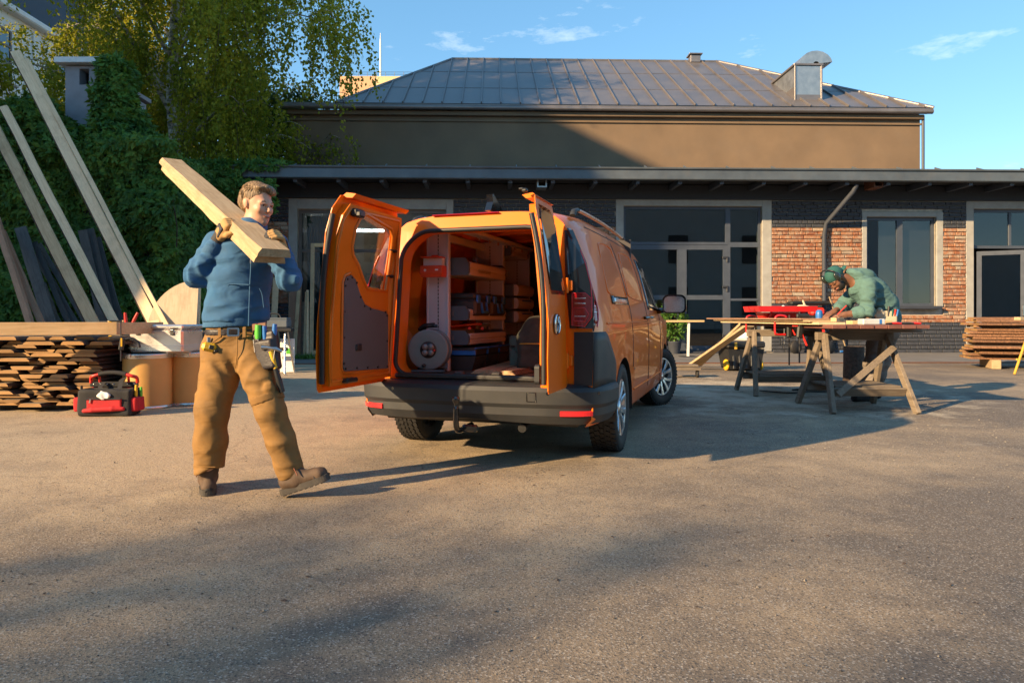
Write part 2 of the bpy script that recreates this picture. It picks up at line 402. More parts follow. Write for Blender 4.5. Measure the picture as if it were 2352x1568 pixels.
def wood(name, light, darkc, scale=1.0, rough=.75, grey=0.0, axis='Y', rand=.12, knots=.6, bmp=.25):
    """sawn timber with grain along one axis of the object"""
    m_, n, p = new_mat(name); st = {'X': (.6, 9, 9), 'Y': (9, .6, 9), 'Z': (9, 9, .6)}[axis]; st = tuple(q * scale for q in st)
    oi = n.nodes.new('ShaderNodeObjectInfo'); t = n.nodes.new('ShaderNodeTexCoord'); ad = n.nodes.new('ShaderNodeVectorMath'); ad.operation = 'ADD'
    sc = n.nodes.new('ShaderNodeVectorMath'); sc.operation = 'SCALE'; n.links.new(oi.outputs['Random'], sc.inputs['Scale']); sc.inputs[0].default_value = (13, 7, 19)
    n.links.new(t.outputs['Object'], ad.inputs[0]); n.links.new(sc.outputs[0], ad.inputs[1])
    m2 = n.nodes.new('ShaderNodeMapping'); m2.inputs['Scale'].default_value = st; n.links.new(ad.outputs[0], m2.inputs['Vector'])
    n1 = nd(n, 'ShaderNodeTexNoise', Scale=2.2, Detail=7.0, Roughness=.65, Distortion=1.2); n.links.new(m2.outputs[0], n1.inputs['Vector'])
    n2 = nd(n, 'ShaderNodeTexNoise', Scale=9.0, Detail=4.0, Roughness=.6); n.links.new(m2.outputs[0], n2.inputs['Vector'])
    c = ramp(n, n1.outputs['Fac'], [(.28, darkc), (.5, tuple(.35 * a + .65 * b for a, b in zip(darkc, light))), (.72, light)])
    c = mixc(n, .35, c, ramp(n, n2.outputs['Fac'], [(.3, dark(darkc, .8)), (.65, light)]))
    if knots > 0:
        m3 = n.nodes.new('ShaderNodeMapping'); m3.inputs['Scale'].default_value = tuple(q * .28 for q in st); n.links.new(ad.outputs[0], m3.inputs['Vector'])
        vo = nd(n, 'ShaderNodeTexVoronoi', Scale=1.6, Randomness=1.0); n.links.new(m3.outputs[0], vo.inputs['Vector'])
        c = mixc(n, ramp(n, vo.outputs['Distance'], [(.04, (knots,) * 3), (.13, (0, 0, 0))]), c, dark(darkc, .45))
    n4 = nd(n, 'ShaderNodeTexNoise', Scale=2.6, Detail=7.0, Roughness=.7); n.links.new(ad.outputs[0], n4.inputs['Vector']); c = mixc(n, ramp(n, n4.outputs['Fac'], [(.50, (0, 0, 0)), (.74, (.55, .55, .55))]), c, dark(darkc, .62))
    hs = n.nodes.new('ShaderNodeHueSaturation'); mr = n.nodes.new('ShaderNodeMapRange'); mr.inputs['To Min'].default_value = 1 - rand; mr.inputs['To Max'].default_value = 1 + rand
    n.links.new(oi.outputs['Random'], mr.inputs['Value']); n.links.new(mr.outputs[0], hs.inputs['Value']); n.links.new(c, hs.inputs['Color']); n.links.new(hs.outputs[0], p.inputs['Base Color'])
    p.inputs['Roughness'].default_value = rough; p.inputs['Specular IOR Level'].default_value = .25; bump(n, p, n2.outputs['Fac'], bmp, .004)
    return m_
def glass(name, tint, rough=.0, alpha=.12, spec=.5):
    """window glass: a clear, tinted pane that mirrors its surroundings"""
    m_, n, p = new_mat(name); n.nodes.remove(p); out = [x for x in n.nodes if x.type == 'OUTPUT_MATERIAL'][0]
    tr = n.nodes.new('ShaderNodeBsdfTransparent'); tr.inputs[0].default_value = (*tint, 1); gl = n.nodes.new('ShaderNodeBsdfGlossy'); gl.inputs['Roughness'].default_value = rough
    fr = n.nodes.new('ShaderNodeFresnel'); fr.inputs[0].default_value = 1.5; mr = n.nodes.new('ShaderNodeMapRange'); mr.inputs['To Min'].default_value = alpha; mr.inputs['To Max'].default_value = 1
    mi = n.nodes.new('ShaderNodeMixShader'); n.links.new(fr.outputs[0], mr.inputs[0]); ge = n.nodes.new('ShaderNodeNewGeometry'); sb = n.nodes.new('ShaderNodeMath'); sb.operation = 'SUBTRACT'; sb.inputs[0].default_value = 1; n.links.new(ge.outputs['Backfacing'], sb.inputs[1]); mu = n.nodes.new('ShaderNodeMath'); mu.operation = 'MULTIPLY'; n.links.new(mr.outputs[0], mu.inputs[0]); n.links.new(sb.outputs[0], mu.inputs[1]); n.links.new(mu.outputs[0], mi.inputs[0]); n.links.new(tr.outputs[0], mi.inputs[1]); n.links.new(gl.outputs[0], mi.inputs[2]); n.links.new(mi.outputs[0], out.inputs[0])
    return m_
def emit(name, col, st):
    m_, n, p = new_mat(name); p.inputs['Base Color'].default_value = (*col, 1); p.inputs['Emission Color'].default_value = (*col, 1); p.inputs['Emission Strength'].default_value = st
    return m_

# ------------------------------------------------------------------ the palette
def make_palette():
    simple('grit_pale', (.24, .205, .165), .9, var=.2); simple('grit_dark', (.045, .042, .042), .9, var=.3); simple('shaving', (.62, .52, .37), .9, var=.15); simple('bark_red', (.17, .085, .045), .95, var=.4, vscale=22, bmp=.9, bscale=40, bdist=.02, rand=.25)
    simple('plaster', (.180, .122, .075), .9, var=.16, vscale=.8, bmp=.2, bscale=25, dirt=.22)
    simple('slate_paint', (.035, .042, .058), .7, var=.15, bmp=.3, bscale=50)
    simple('frame_grey', (.062, .075, .10), .5, var=.12, bmp=.05)
    simple('frame_brown', (.13, .105, .085), .55, var=.15)
    simple('cement', (.34, .335, .31), .85, var=.14, vscale=3, bmp=.2, bscale=60, dirt=.2)
    simple('roof_metal', (.22, .20, .195), .40, metal=.55, var=.14, vscale=1.5, bmp=.06, bscale=8, bdist=.02, dirt=.10)
    simple('gutter_metal', (.105, .125, .14), .45, metal=.3, var=.2, vscale=2, bmp=.1, bscale=8, dirt=.25)
    simple('dark_soffit', (.03, .034, .042), .8)
    simple('galvanised', (.42, .43, .42), .38, metal=.8, var=.15, vscale=5, bmp=.05)
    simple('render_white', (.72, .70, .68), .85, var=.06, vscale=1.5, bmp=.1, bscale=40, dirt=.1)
    simple('render_orange', (.62, .36, .20), .85, var=.06)
    simple('render_cream', (.70, .50, .27), .85, var=.06)
    simple('chimney_grey', (.27, .28, .31), .9, var=.15, vscale=3, bmp=.3, bscale=50)
    simple('cap_metal', (.60, .62, .62), .5, metal=.2, var=.1)
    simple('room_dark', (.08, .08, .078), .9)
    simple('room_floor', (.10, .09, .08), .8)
    simple('curtain_teal', (.05, .12, .12), .8, var=.3, vscale=3)
    simple('blind_brown', (.05, .035, .03), .8, var=.2)
    simple('black_plastic', (.018, .019, .021), .45, var=.2, bmp=.05)
    simple('rubber', (.014, .014, .015), .7, var=.25, bmp=.2, bscale=120, dirt=.12)
    simple('seal_rubber', (.016, .016, .017), .5, bmp=.05)
    simple('steel', (.55, .55, .55), .3, metal=1.0, var=.1)
    simple('steel_dark', (.09, .09, .095), .45, metal=.7, var=.2)
    simple('chrome', (.75, .75, .76), .12, metal=1.0, var=.04, bmp=0)
    simple('red_paint', (.52, .015, .018), .35, var=.12, coat=.3, bmp=.05)
    simple('red_plastic', (.60, .03, .022), .4, var=.1, bmp=.05)
    simple('red_cloth', (.42, .012, .018), .8, var=.2, bmp=.5, bscale=220)
    simple('black_cloth', (.018, .018, .020), .85, var=.25, bmp=.6, bscale=200)
    simple('yellow_plastic', (.72, .42, .025), .45, var=.08)
    simple('yellow_paint', (.52, .31, .03), .55, var=.15, dirt=.25)
    simple('blue_plastic', (.03, .16, .48), .4, var=.1)
    simple('green_plastic', (.10, .48, .05), .4, var=.1)
    simple('white_plastic', (.70, .70, .68), .45, var=.05)
    simple('paper_white', (.78, .77, .74), .8, var=.06)
    simple('rust', (.13, .05, .025), .8, var=.3, vscale=20)
    glass('pane_glass', (.66, .74, .80), alpha=.05)
    glass('clear_plastic', (.92, .92, .90), alpha=.06)
    emit('tube_light', (1.0, .93, .80), 16.0)
    # bricks: every one its own shade
    m_, n, p = new_mat('brick_bare'); co = coords(n, 'Object'); oi = n.nodes.new('ShaderNodeObjectInfo')
    c = ramp(n, oi.outputs['Random'], [(0, (.27, .09, .045)), (.3, (.37, .135, .06)), (.6, (.43, .18, .085)), (.78, (.34, .14, .075)), (.86, (.46, .27, .16)), (.94, (.50, .41, .31)), (1, (.17, .09, .06))])
    ad = n.nodes.new('ShaderNodeVectorMath'); ad.operation = 'ADD'; g = n.nodes.new('ShaderNodeNewGeometry'); n.links.new(g.outputs['Position'], ad.inputs[0])
    n1 = nd(n, 'ShaderNodeTexNoise', Scale=9.0, Detail=8.0, Roughness=.7); n.links.new(ad.outputs[0], n1.inputs['Vector'])
    c = mixc(n, ramp(n, n1.outputs['Fac'], [(.43, (0, 0, 0)), (.64, (.8, .8, .8))]), c, (.48, .385, .295))
    n2 = nd(n, 'ShaderNodeTexNoise', Scale=30.0, Detail=5.0); n.links.new(ad.outputs[0], n2.inputs['Vector'])
    c = mixc(n, .5, c, ramp(n, n2.outputs['Fac'], [(.3, (.25, .25, .25)), (.7, (1, 1, 1))]), 'MULTIPLY')
    n.links.new(c, p.inputs['Base Color']); p.inputs['Roughness'].default_value = .9; bump(n, p, n1.outputs['Fac'], .6, .012)
    simple('brick_painted', (.042, .046, .058), .75, var=.3, vscale=12, bmp=.5, bscale=30, rand=.2, kind='World', bdist=.01)
    simple('mortar', (.44, .385, .31), .95, var=.25, vscale=9, bmp=.6, bscale=30, kind='World', bdist=.01)
    # timber
    wood('timber_fresh', (.55, .415, .255), (.33, .215, .11), 1.0)
    wood('timber_pale', (.80, .62, .40), (.58, .42, .25), 1.0, knots=.5)
    wood('timber_pine', (.70, .50, .27), (.52, .33, .15), .8, axis='X')
    wood('timber_red', (.42, .24, .15), (.27, .14, .085), 1.0)
    wood('timber_grey', (.115, .112, .110), (.058, .055, .053), 1.0, rough=.9, rand=.3)
    wood('timber_old', (.26, .215, .165), (.13, .10, .075), 1.0, rough=.85)
    wood('timber_old_x', (.26, .215, .165), (.13, .10, .075), 1.0, rough=.85, axis='X')
    wood('timber_end', (.40, .24, .105), (.22, .115, .045), .6, rand=.28, knots=0, axis='X')
    wood('ply', (.52, .43, .31), (.40, .31, .21), .5, axis='Z', knots=.3)
    wood('ply_red', (.34, .20, .13), (.25, .14, .09), .6, axis='Z', knots=.2)
    wood('table_board', (.24, .105, .085), (.14, .06, .05), 1.0, rough=.6, knots=.2)
    simple('bark', (.075, .048, .035), .95, var=.45, vscale=25, bmp=.9, bscale=45, bdist=.02, rand=.25)
    simple('kraft', (.60, .335, .095), .55, var=.08, vscale=3, bmp=.06, bscale=20, coat=.15, dirt=.06)
    simple('hoop_steel', (.62, .61, .58), .3, metal=.85, var=.12, vscale=8, bmp=.05)
    simple('case_alu', (.66, .63, .61), .30, metal=.85, var=.06, vscale=5, bmp=.04, bscale=15)
    simple('van_inner', (.66, .165, .007), .42, var=.06, coat=.25, bmp=.04)
    simple('bumper_plastic', (.023, .025, .028), .55, var=.12, vscale=4, bmp=.25, bscale=300, bdist=.001, dirt=.06)
    simple('trim_grey', (.095, .10, .108), .6, var=.08, bmp=.2, bscale=300, bdist=.001)
    simple('gloss_black', (.008, .008, .009), .08, var=.1, coat=1.0, bmp=0)
    simple('lamp_red', (.30, .006, .008), .12, var=.15, coat=1.0, bmp=0)
    simple('reflector_red', (.70, .02, .025), .2, var=.1, coat=1.0, bmp=.1, bscale=200)
    simple('alloy', (.62, .62, .64), .3, metal=.9, var=.06, coat=.5, bmp=0)
    simple('alloy_dark', (.05, .05, .055), .4, metal=.6)
    simple('alu', (.60, .62, .66), .45, metal=.2, var=.08, vscale=2, bmp=.05)
    simple('box_grey', (.085, .105, .125), .5, var=.1, bmp=.15, bscale=200, bdist=.001)
    simple('box_dark', (.05, .043, .042), .5, var=.12, bmp=.15, bscale=200, bdist=.001)
    simple('van_floor', (.075, .055, .042), .75, var=.35, vscale=8, bmp=.3, dirt=.5)
    simple('bulkhead', (.050, .045, .046), .7, var=.12)
    simple('floor_lip', (.03, .03, .032), .5, var=.2, bmp=.3, bscale=150, dirt=.35)
    glass('door_glass', (.93, .95, .95), alpha=.12)
    glass('dark_glass', (.10, .11, .12), alpha=.10)
    simple('alu_tray', (.66, .60, .55), .38, metal=.2, var=.06, bmp=.04)
    simple('first_aid_red', (.62, .075, .02), .45, var=.1)
    simple('reel_grey', (.20, .215, .22), .4, metal=.35, var=.1, dirt=.12)
    simple('olive_cloth', (.060, .055, .042), .9, var=.3, vscale=14, bmp=.5, bscale=160)
    simple('case_green', (.12, .15, .12), .55, var=.15)
make_palette()

# ------------------------------------------------------------------ ground
def ground_material():
    m_, n, p = new_mat('asphalt'); co = coords(n, 'World')
    big = nd(n, 'ShaderNodeTexNoise', Scale=.45, Detail=6.0, Roughness=.6); n.links.new(co, big.inputs['Vector'])
    mid = nd(n, 'ShaderNodeTexNoise', Scale=2.6, Detail=8.0, Roughness=.68); n.links.new(co, mid.inputs['Vector'])
    fine = nd(n, 'ShaderNodeTexNoise', Scale=110.0, Detail=5.0, Roughness=.7); n.links.new(co, fine.inputs['Vector'])
    sep = n.nodes.new('ShaderNodeSeparateXYZ'); n.links.new(co, sep.inputs[0])
    # bare asphalt to the right, trodden sand over it to the left
    mr = n.nodes.new('ShaderNodeMapRange'); mr.inputs['From Min'].default_value = -2.5; mr.inputs['From Max'].default_value = 4.0; mr.inputs['To Min'].default_value = .16; mr.inputs['To Max'].default_value = -.13; n.links.new(sep.outputs['X'], mr.inputs['Value'])
    mr2 = n.nodes.new('ShaderNodeMapRange'); mr2.inputs['From Min'].default_value = 1.6; mr2.inputs['From Max'].default_value = 4.6; mr2.inputs['To Min'].default_value = -.20; mr2.inputs['To Max'].default_value = .03; n.links.new(sep.outputs['Y'], mr2.inputs['Value']); a0 = n.nodes.new('ShaderNodeMath'); a0.operation = 'ADD'; n.links.new(mr.outputs[0], a0.inputs[0]); n.links.new(mr2.outputs[0], a0.inputs[1])
    a1 = n.nodes.new('ShaderNodeMath'); a1.operation = 'ADD'; n.links.new(big.outputs['Fac'], a1.inputs[0]); n.links.new(a0.outputs[0], a1.inputs[1])
    a2 = n.nodes.new('ShaderNodeMath'); a2.operation = 'MULTIPLY_ADD'; n.links.new(mid.outputs['Fac'], a2.inputs[0]); a2.inputs[1].default_value = .55; n.links.new(a1.outputs[0], a2.inputs[2])
    sand = ramp(n, a2.outputs[0], [(.58, (.165, .136, .110)), (.76, (.30, .235, .165)), (.98, (.49, .38, .25))])
    c = mixc(n, .75, sand, ramp(n, fine.outputs['Fac'], [(.3, (.35, .34, .34)), (.5, (.85, .84, .82)), (.72, (1.35, 1.3, 1.25))]), 'MULTIPLY')
    vo = nd(n, 'ShaderNodeTexVoronoi', Scale=170.0, Randomness=1.0); n.links.new(co, vo.inputs['Vector'])
    sp = n.nodes.new('ShaderNodeSeparateColor'); n.links.new(vo.outputs['Color'], sp.inputs[0])
    c = mixc(n, ramp(n, sp.outputs[0], [(.86, (0, 0, 0)), (.9, (.6, .6, .6))]), c, (.42, .38, .33))
    c = mixc(n, ramp(n, sp.outputs[1], [(.84, (0, 0, 0)), (.9, (.65, .65, .65))]), c, (.045, .043, .045))
    # sawdust trodden round the table
    vd = n.nodes.new('ShaderNodeVectorMath'); vd.operation = 'DISTANCE'; n.links.new(co, vd.inputs[0]); vd.inputs[1].default_value = (3.3, 9.6, 0); dn = nd(n, 'ShaderNodeTexNoise', Scale=1.7, Detail=8.0, Roughness=.72); n.links.new(co, dn.inputs['Vector'])
    dm = n.nodes.new('ShaderNodeMath'); dm.operation = 'MULTIPLY_ADD'; n.links.new(vd.outputs['Value'], dm.inputs[0]); dm.inputs[1].default_value = -.07; n.links.new(dn.outputs['Fac'], dm.inputs[2])
    c = mixc(n, ramp(n, dm.outputs[0], [(.33, (0, 0, 0)), (.50, (.75, .75, .75))]), c, (.52, .46, .36))
    # cracks
    cv = nd(n, 'ShaderNodeTexVoronoi', feature='DISTANCE_TO_EDGE', Scale=.33, Randomness=1.0); m2 = n.nodes.new('ShaderNodeMix'); m2.data_type = 'RGBA'
    wv = nd(n, 'ShaderNodeTexNoise', Scale=1.8, Detail=6.0); n.links.new(co, wv.inputs['Vector'])
    va = n.nodes.new('ShaderNodeVectorMath'); va.operation = 'MULTIPLY_ADD'; n.links.new(wv.outputs['Color'], va.inputs[0]); va.inputs[1].default_value = (.9, .9, 0); n.links.new(co, va.inputs[2]); n.links.new(va.outputs[0], cv.inputs['Vector'])
    crk = ramp(n, cv.outputs['Distance'], [(.0006, (.35,) * 3), (.002, (0, 0, 0))]); c = mixc(n, crk, c, (.05, .045, .042))
    n.links.new(c, p.inputs['Base Color']); p.inputs['Roughness'].default_value = .88; p.inputs['Specular IOR Level'].default_value = .35
    bump(n, p, fine.outputs['Fac'], .5, .006); bump(n, p, vo.outputs['Distance'], .4, .003); bump(n, p, mid.outputs['Fac'], .35, .03)
ground_material()
g = MB(); g.add([(-400, -300, 0), (400, -300, 0), (400, 900, 0), (-400, 900, 0)], [[0, 1, 2, 3]])
tag(g.build('ground', 'asphalt'), kind='structure')
simple('concrete', (.155, .15, .145), .85, var=.18, vscale=1.5, bmp=.3, bscale=40, dirt=.35, kind='World')
FA = R(1.65); FO = V((0, 19.6)); FEX = V((math.cos(FA), math.sin(FA))); FEY = V((-math.sin(FA), math.cos(FA)))
def fac(x, y, off=0.0):
    """a point of the workshop front (in the workshop's own axes) seen at frame position x, y; off = metres behind the front"""
    dx = (x - CX) / FPX; t = (off + FO.dot(FEY)) / (dx * FEY.x + FEY.y); p = V((dx * t, t)) - FO
    return V((p.dot(FEX), off, CAMH + (HY - y) / FPX * t))
def fl(lx, ly, z): q = FO + FEX * lx + FEY * ly; return V((q.x, q.y, z))
g = MB(); g.box((6, -2.1, .009), (38, 4.2, .018)); tag(g.build('pavement', 'concrete', None, (FO.x, FO.y, 0), (0, 0, FA)), kind='structure')
g = MB(); g.box((6, -4.235, .011), (38, .06, .022), .004); tag(g.build('kerb', 'rust', None, (FO.x, FO.y, 0), (0, 0, FA)), kind='structure')

# ------------------------------------------------------------------ the brick workshop
WS = thing('brick_workshop', 'long low brick workshop with dark painted walls, grey framed doors and deep metal eaves', 'building', (FO.x, FO.y, 0), FA)
X0, X1 = fac(330, 700).x, 17.0
def opening(xa, ya, xb, yb):
    a, b = fac(xa, ya), fac(xb, yb); return (a.x, b.z, b.x, a.z)          # left, bottom, right, top
OPA = opening(683, 480, 1025, 824); OPB = opening(1432, 473, 1750, 806); OPC = opening(1990, 498, 2150, 704)
OPD = opening(2235, 480, 2520, 812); OPD = (OPD[0], .02, OPD[2], OPD[3]); OPA = (OPA[0], .02, OPA[2], OPA[3]); OPB = (OPB[0], .06, OPB[2], OPB[3])
ZT = 5.0
def rect(q): return [(q[0], q[1]), (q[2], q[1]), (q[2], q[3]), (q[0], q[3])]
m = MB(); m.panel([(X0, 0), (X1, 0), (X1, ZT), (X0, ZT)], [rect(q) for q in (OPA, OPB, OPC, OPD)], .38, .012, lambda a, b, t: (a, t, b)); m.build('wall', 'mortar', WS, fix=True)
# cement surrounds
def surround(q, wl, wr, wt, bottom=False):
    m = MB(); x0, z0, x1, z1 = q; y = -.035; d = .10
    m.box(((x0 - wl + x0) / 2, y + d / 2, (z0 + z1 + wt) / 2), (wl, d, z1 + wt - z0), .008); m.box(((x1 + wr + x1) / 2, y + d / 2, (z0 + z1 + wt) / 2), (wr, d, z1 + wt - z0), .008)
    m.box(((x0 + x1) / 2, y + d / 2, z1 + wt / 2), (x1 - x0, d - .004, wt - .004), .008)
    return m.build('door_surround' if not bottom else 'window_surround', 'cement', WS)
surround(OPA, .24, .20, .28); surround(OPB, .22, .27, .25); surround(OPC, .14, .19, .14, True); surround(OPD, .22, .22, .25)
SUR = [(OPA[0] - .24, 0, OPA[2] + .20, OPA[3] + .28), (OPB[0] - .22, 0, OPB[2] + .27, OPB[3] + .25), (OPC[0] - .14, OPC[1] - .16, OPC[2] + .19, OPC[3] + .14), (OPD[0] - .22, 0, OPD[2] + .22, OPD[3] + .25)]
# bricks: the courses one can see, each brick its own piece
ZB0, ZB1 = 1.40, 3.58                                  # bare brick between the painted base and the darker courses under the eaves
CH, BL, BH = .108, .35, .165
def brick_mesh(ln, i):
    r_ = random.Random(i * 31 + int(ln * 100)); b = MB(); b.box((0, 0, 0), (ln, .10, CH - .019), .009); me = b.mesh('brick')
    for v_ in me.vertices: v_.co += V((r_.uniform(-.006, .006), r_.uniform(-.007, .005), r_.uniform(-.005, .005)))
    return me
BMS = {}
for kind_ in ('bare', 'painted'):
    for ln in (BL, BH):
        for i in range(6):
            me = brick_mesh(ln - .016, i); me.materials.append(MAT['brick_' + kind_]); BMS[(kind_, ln, i)] = me
spots = []
row = 0; z = CH * .55
while z < 4.35:
    x = X0 + rng.uniform(0, .2); odd = row % 3 == 1
    while x < X1 - .4:
        ln = BH if (odd and rng.random() < .9) or rng.random() < .12 else BL
        segs = [(x, x + ln - .0)]
        for q in SUR:
            if z + CH * .45 > q[1] and z - CH * .45 < q[3]:
                segs = [p_ for (a, b) in segs for p_ in ((a, min(b, q[0])), (max(a, q[2]), b)) if p_[1] - p_[0] > .045 and p_[0] >= a and p_[1] <= b]
        for a, b in segs:
            zn = rng.uniform(-.03, .03)
            bare = ZB0 - (.55 if (OPC[0] - .3 < x < OPD[0]) else 0) < z + zn < ZB1 + (.12 if x < 0 else 0)
            spots.append(((a + b) / 2, z, b - a, bare))
        x += ln
    z += CH; row += 1
def brick_rank(s_):
    p = fl(s_[0], 0, s_[1]); fx = CX + FPX * p.x / p.y; fy = HY - FPX * (p.z - CAMH) / p.y
    if fx > 2352 or fx < 380: return 9
    hid = (1042 < fx < 1530 and fy > 470) or (fx < 600 and fy < 640) or (465 < fx < 640 and fy < 720) or (735 < fx < 1300 and fy > 500)
    if hid: return 8
    if s_[3]: return 0
    return 1 if fy < 540 else 2
spots.sort(key=lambda s_: brick_rank(s_) + rng.random() * .1)
for k, (x, z, ln, bare) in enumerate(spots[:300]):
    full = BL if ln > .25 else BH; me = BMS[('bare' if bare else 'painted', full, rng.randrange(6))]; o = bpy.data.objects.new('brick', me); COL.objects.link(o); o.parent = WS
    o.location = (x + rng.uniform(-.003, .003), -.038 + rng.uniform(-.004, .006) + .05, z); o.rotation_euler = (0, rng.uniform(-.008, .008), 0); o.scale = ((ln - .016) / (full - .016), 1, 1)
for bare in (True, False):
    m = MB()
    for (x, z, ln, b_) in spots[300:]:
        if b_ == bare: m.box((x, .012 + rng.uniform(-.004, .004), z), (ln - .016, .10, CH - .019), .008)
    if m.v: tag(m.build('brick_courses', 'brick_bare' if bare else 'brick_painted', WS), kind='stuff')
# the inside, seen through the glass
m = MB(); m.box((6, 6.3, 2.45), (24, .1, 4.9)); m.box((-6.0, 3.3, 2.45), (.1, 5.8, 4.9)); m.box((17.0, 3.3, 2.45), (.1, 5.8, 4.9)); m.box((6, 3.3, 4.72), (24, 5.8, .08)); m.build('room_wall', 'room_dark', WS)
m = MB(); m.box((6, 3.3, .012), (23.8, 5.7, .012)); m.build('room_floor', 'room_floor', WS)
for px, py, ln, off in ((752, 509, 1.0, 2.2), (775, 521, 1.2, 2.6), (835, 530, 1.3, 3.0)):
    p = fac(px, py, off); m = MB(); m.tube([(p.x - ln / 2, p.y, p.z), (p.x + ln / 2, p.y, p.z)], .035, 10); t_ = m.build('tube_lamp', 'tube_light', WS)
    m = MB(); m.box((p.x, p.y, p.z + .06), (ln + .1, .09, .05), .01); m.tube([(p.x - ln * .4, p.y, p.z + .08), (p.x - ln * .4, p.y, 4.68)], .006, 5); m.tube([(p.x + ln * .4, p.y, p.z + .08), (p.x + ln * .4, p.y, 4.68)], .006, 5); m.build('lamp_housing', 'white_plastic', WS)
m = MB()
cx0 = OPA[0] + .1
pts = [(cx0 + i * .012, .62 + .05 * math.sin(i * .9), 0) for i in range(60)]
m.loft([[(p[0], p[1], .1) for p in pts], [(p[0], p[1] + .01, OPA[3] - .1) for p in pts]], closed=False); m.build('curtain', 'curtain_teal', WS)
# workbench clutter inside
m = MB(); m.box((5.6, 3.4, .85), (3.4, .8, .06), .01); m.box((4.3, 3.4, .42), (.08, .7, .8)); m.box((7.0, 3.4, .42), (.08, .7, .8)); m.build('workbench', 'timber_old_x', WS)
def sash(x0, z0, x1, z1, fw=.065, y=.08, d=.07, matf='frame_grey', bars=(), glassm='pane_glass', name='window', parent=WS, barsv=()):
    m = MB(); m.panel(rect((x0, z0, x1, z1)), [rect((x0 + fw, z0 + fw, x1 - fw, z1 - fw))], y + d, y, lambda a, b, t: (a, t, b)); f = m.build(name, matf, parent, fix=True)
    for zb in bars:
        m = MB(); m.box(((x0 + x1) / 2, y + d / 2, zb), (x1 - x0 - 2 * fw, d - .008, fw), .006); m.build('bar', matf, f)
    for xb in barsv:
        m = MB(); m.box((xb, y + d / 2, (z0 + z1) / 2), (fw, d - .008, z1 - z0 - 2 * fw), .006); m.build('bar', matf, f)
    zs = [z0 + fw] + sorted(bars) + [z1 - fw]
    xs = [x0 + fw] + sorted(barsv) + [x1 - fw]
    for i in range(len(zs) - 1):
        for j in range(len(xs) - 1):
            a = fw / 2 if i else 0; b = fw / 2 if i < len(zs) - 2 else 0; a2 = fw / 2 if j else 0; b2 = fw / 2 if j < len(xs) - 2 else 0
            m = MB(); m.box(((xs[j] + a2 + xs[j + 1] - b2) / 2, y + d * .55, (zs[i] + a + zs[i + 1] - b) / 2), (xs[j + 1] - b2 - xs[j] - a2 - .002, .012, zs[i + 1] - b - zs[i] - a - .002))
            m.build('pane', glassm, f)
    return f
def zpx(x, y): return fac(x, y).z
def xpx(x, y=650): return fac(x, y).x
# opening A
xa = xpx(742); xb = xpx(870)
sash(OPA[0] + .01, .05, xa + .35, OPA[3] - .01, .09, matf='frame_brown', bars=(zpx(700, 575),), name='glazed_door')
sash(xa + .35, .05, OPA[2] - .01, OPA[3] - .01, .09, matf='frame_brown', bars=(zpx(700, 575),), barsv=((xa + .35 + OPA[2]) / 2,), name='window')
# opening B
zt = zpx(1600, 561); xm = xpx(1674)
sash(OPB[0] + .005, zt, xm, OPB[3] - .005, .07, name='window'); sash(xm, zt, OPB[2] - .005, OPB[3] - .005, .07, name='window')
sash(xm, .08, OPB[2] - .005, zt, .07, bars=(zpx(1710, 688),), name='window')
zd = zpx(1600, 683); xd = xpx(1568)
for (a, b) in ((OPB[0] + .01, xd), (xd, xm)):
    dr = sash(a, .08, b, zt - .01, .135, bars=(zd,), name='glazed_door')
for zz in (zt - .42, zd - .1 + .35, .45):
    m = MB(); m.box((xm - .02, .062, zz), (.05, .03, .16), .006); m.box((xm - .10, .055, zz + .05), (.14, .02, .05), .006); m.build('hinge', 'steel_dark', WS)
m = MB(); m.box((xd + .04, .05, 1.15), (.03, .03, .35), .01); m.build('door_handle', 'steel_dark', WS)
m = MB(); m.box(((OPB[0] + OPB[2]) / 2, -.12, .045), (OPB[2] - OPB[0], .4, .05), .01); m.build('door_step', 'slate_paint', WS)
# window C
xm2 = (OPC[0] + OPC[2]) / 2
sash(OPC[0] + .005, OPC[1] + .01, xm2, OPC[3] - .005, .085, name='window'); sash(xm2, OPC[1] + .01, OPC[2] - .005, OPC[3] - .005, .085, name='window')
m = MB(); m.box(((OPC[0] + OPC[2]) / 2, .28, (OPC[1] + OPC[3]) / 2), (OPC[2] - OPC[0], .02, OPC[3] - OPC[1])); m.build('roller_blind', 'blind_brown', WS)
m = MB(); m.box(((OPC[0] + OPC[2]) / 2, -.08, OPC[1] - .03), (OPC[2] - OPC[0] + .12, .26, .09), .012); m.build('window_sill', 'slate_paint', WS)
# opening D with its leaf swung out
sash(OPD[0] + .005, zpx(2290, 570), OPD[2] - .005, OPD[3] - .005, .08, barsv=(xpx(2325),), name='window')
m = MB(); m.box((OPD[0] + .05, .11, 1.4), (.09, .08, 2.75), .01); m.build('door_post', 'frame_grey', WS)
leaf = bpy.data.objects.new('open_door', None); COL.objects.link(leaf); leaf.parent = WS; leaf.location = (OPD[0] + .1, .0, 0); leaf.rotation_euler = (0, 0, R(-28))
q = sash(0, .05, 1.15, zpx(2290, 578), .12, bars=(), y=-.04, name='door_leaf', parent=leaf)
m = MB(); m.box((1.08, -.07, 1.2), (.03, .04, .3), .01); m.build('door_handle', 'steel', leaf)
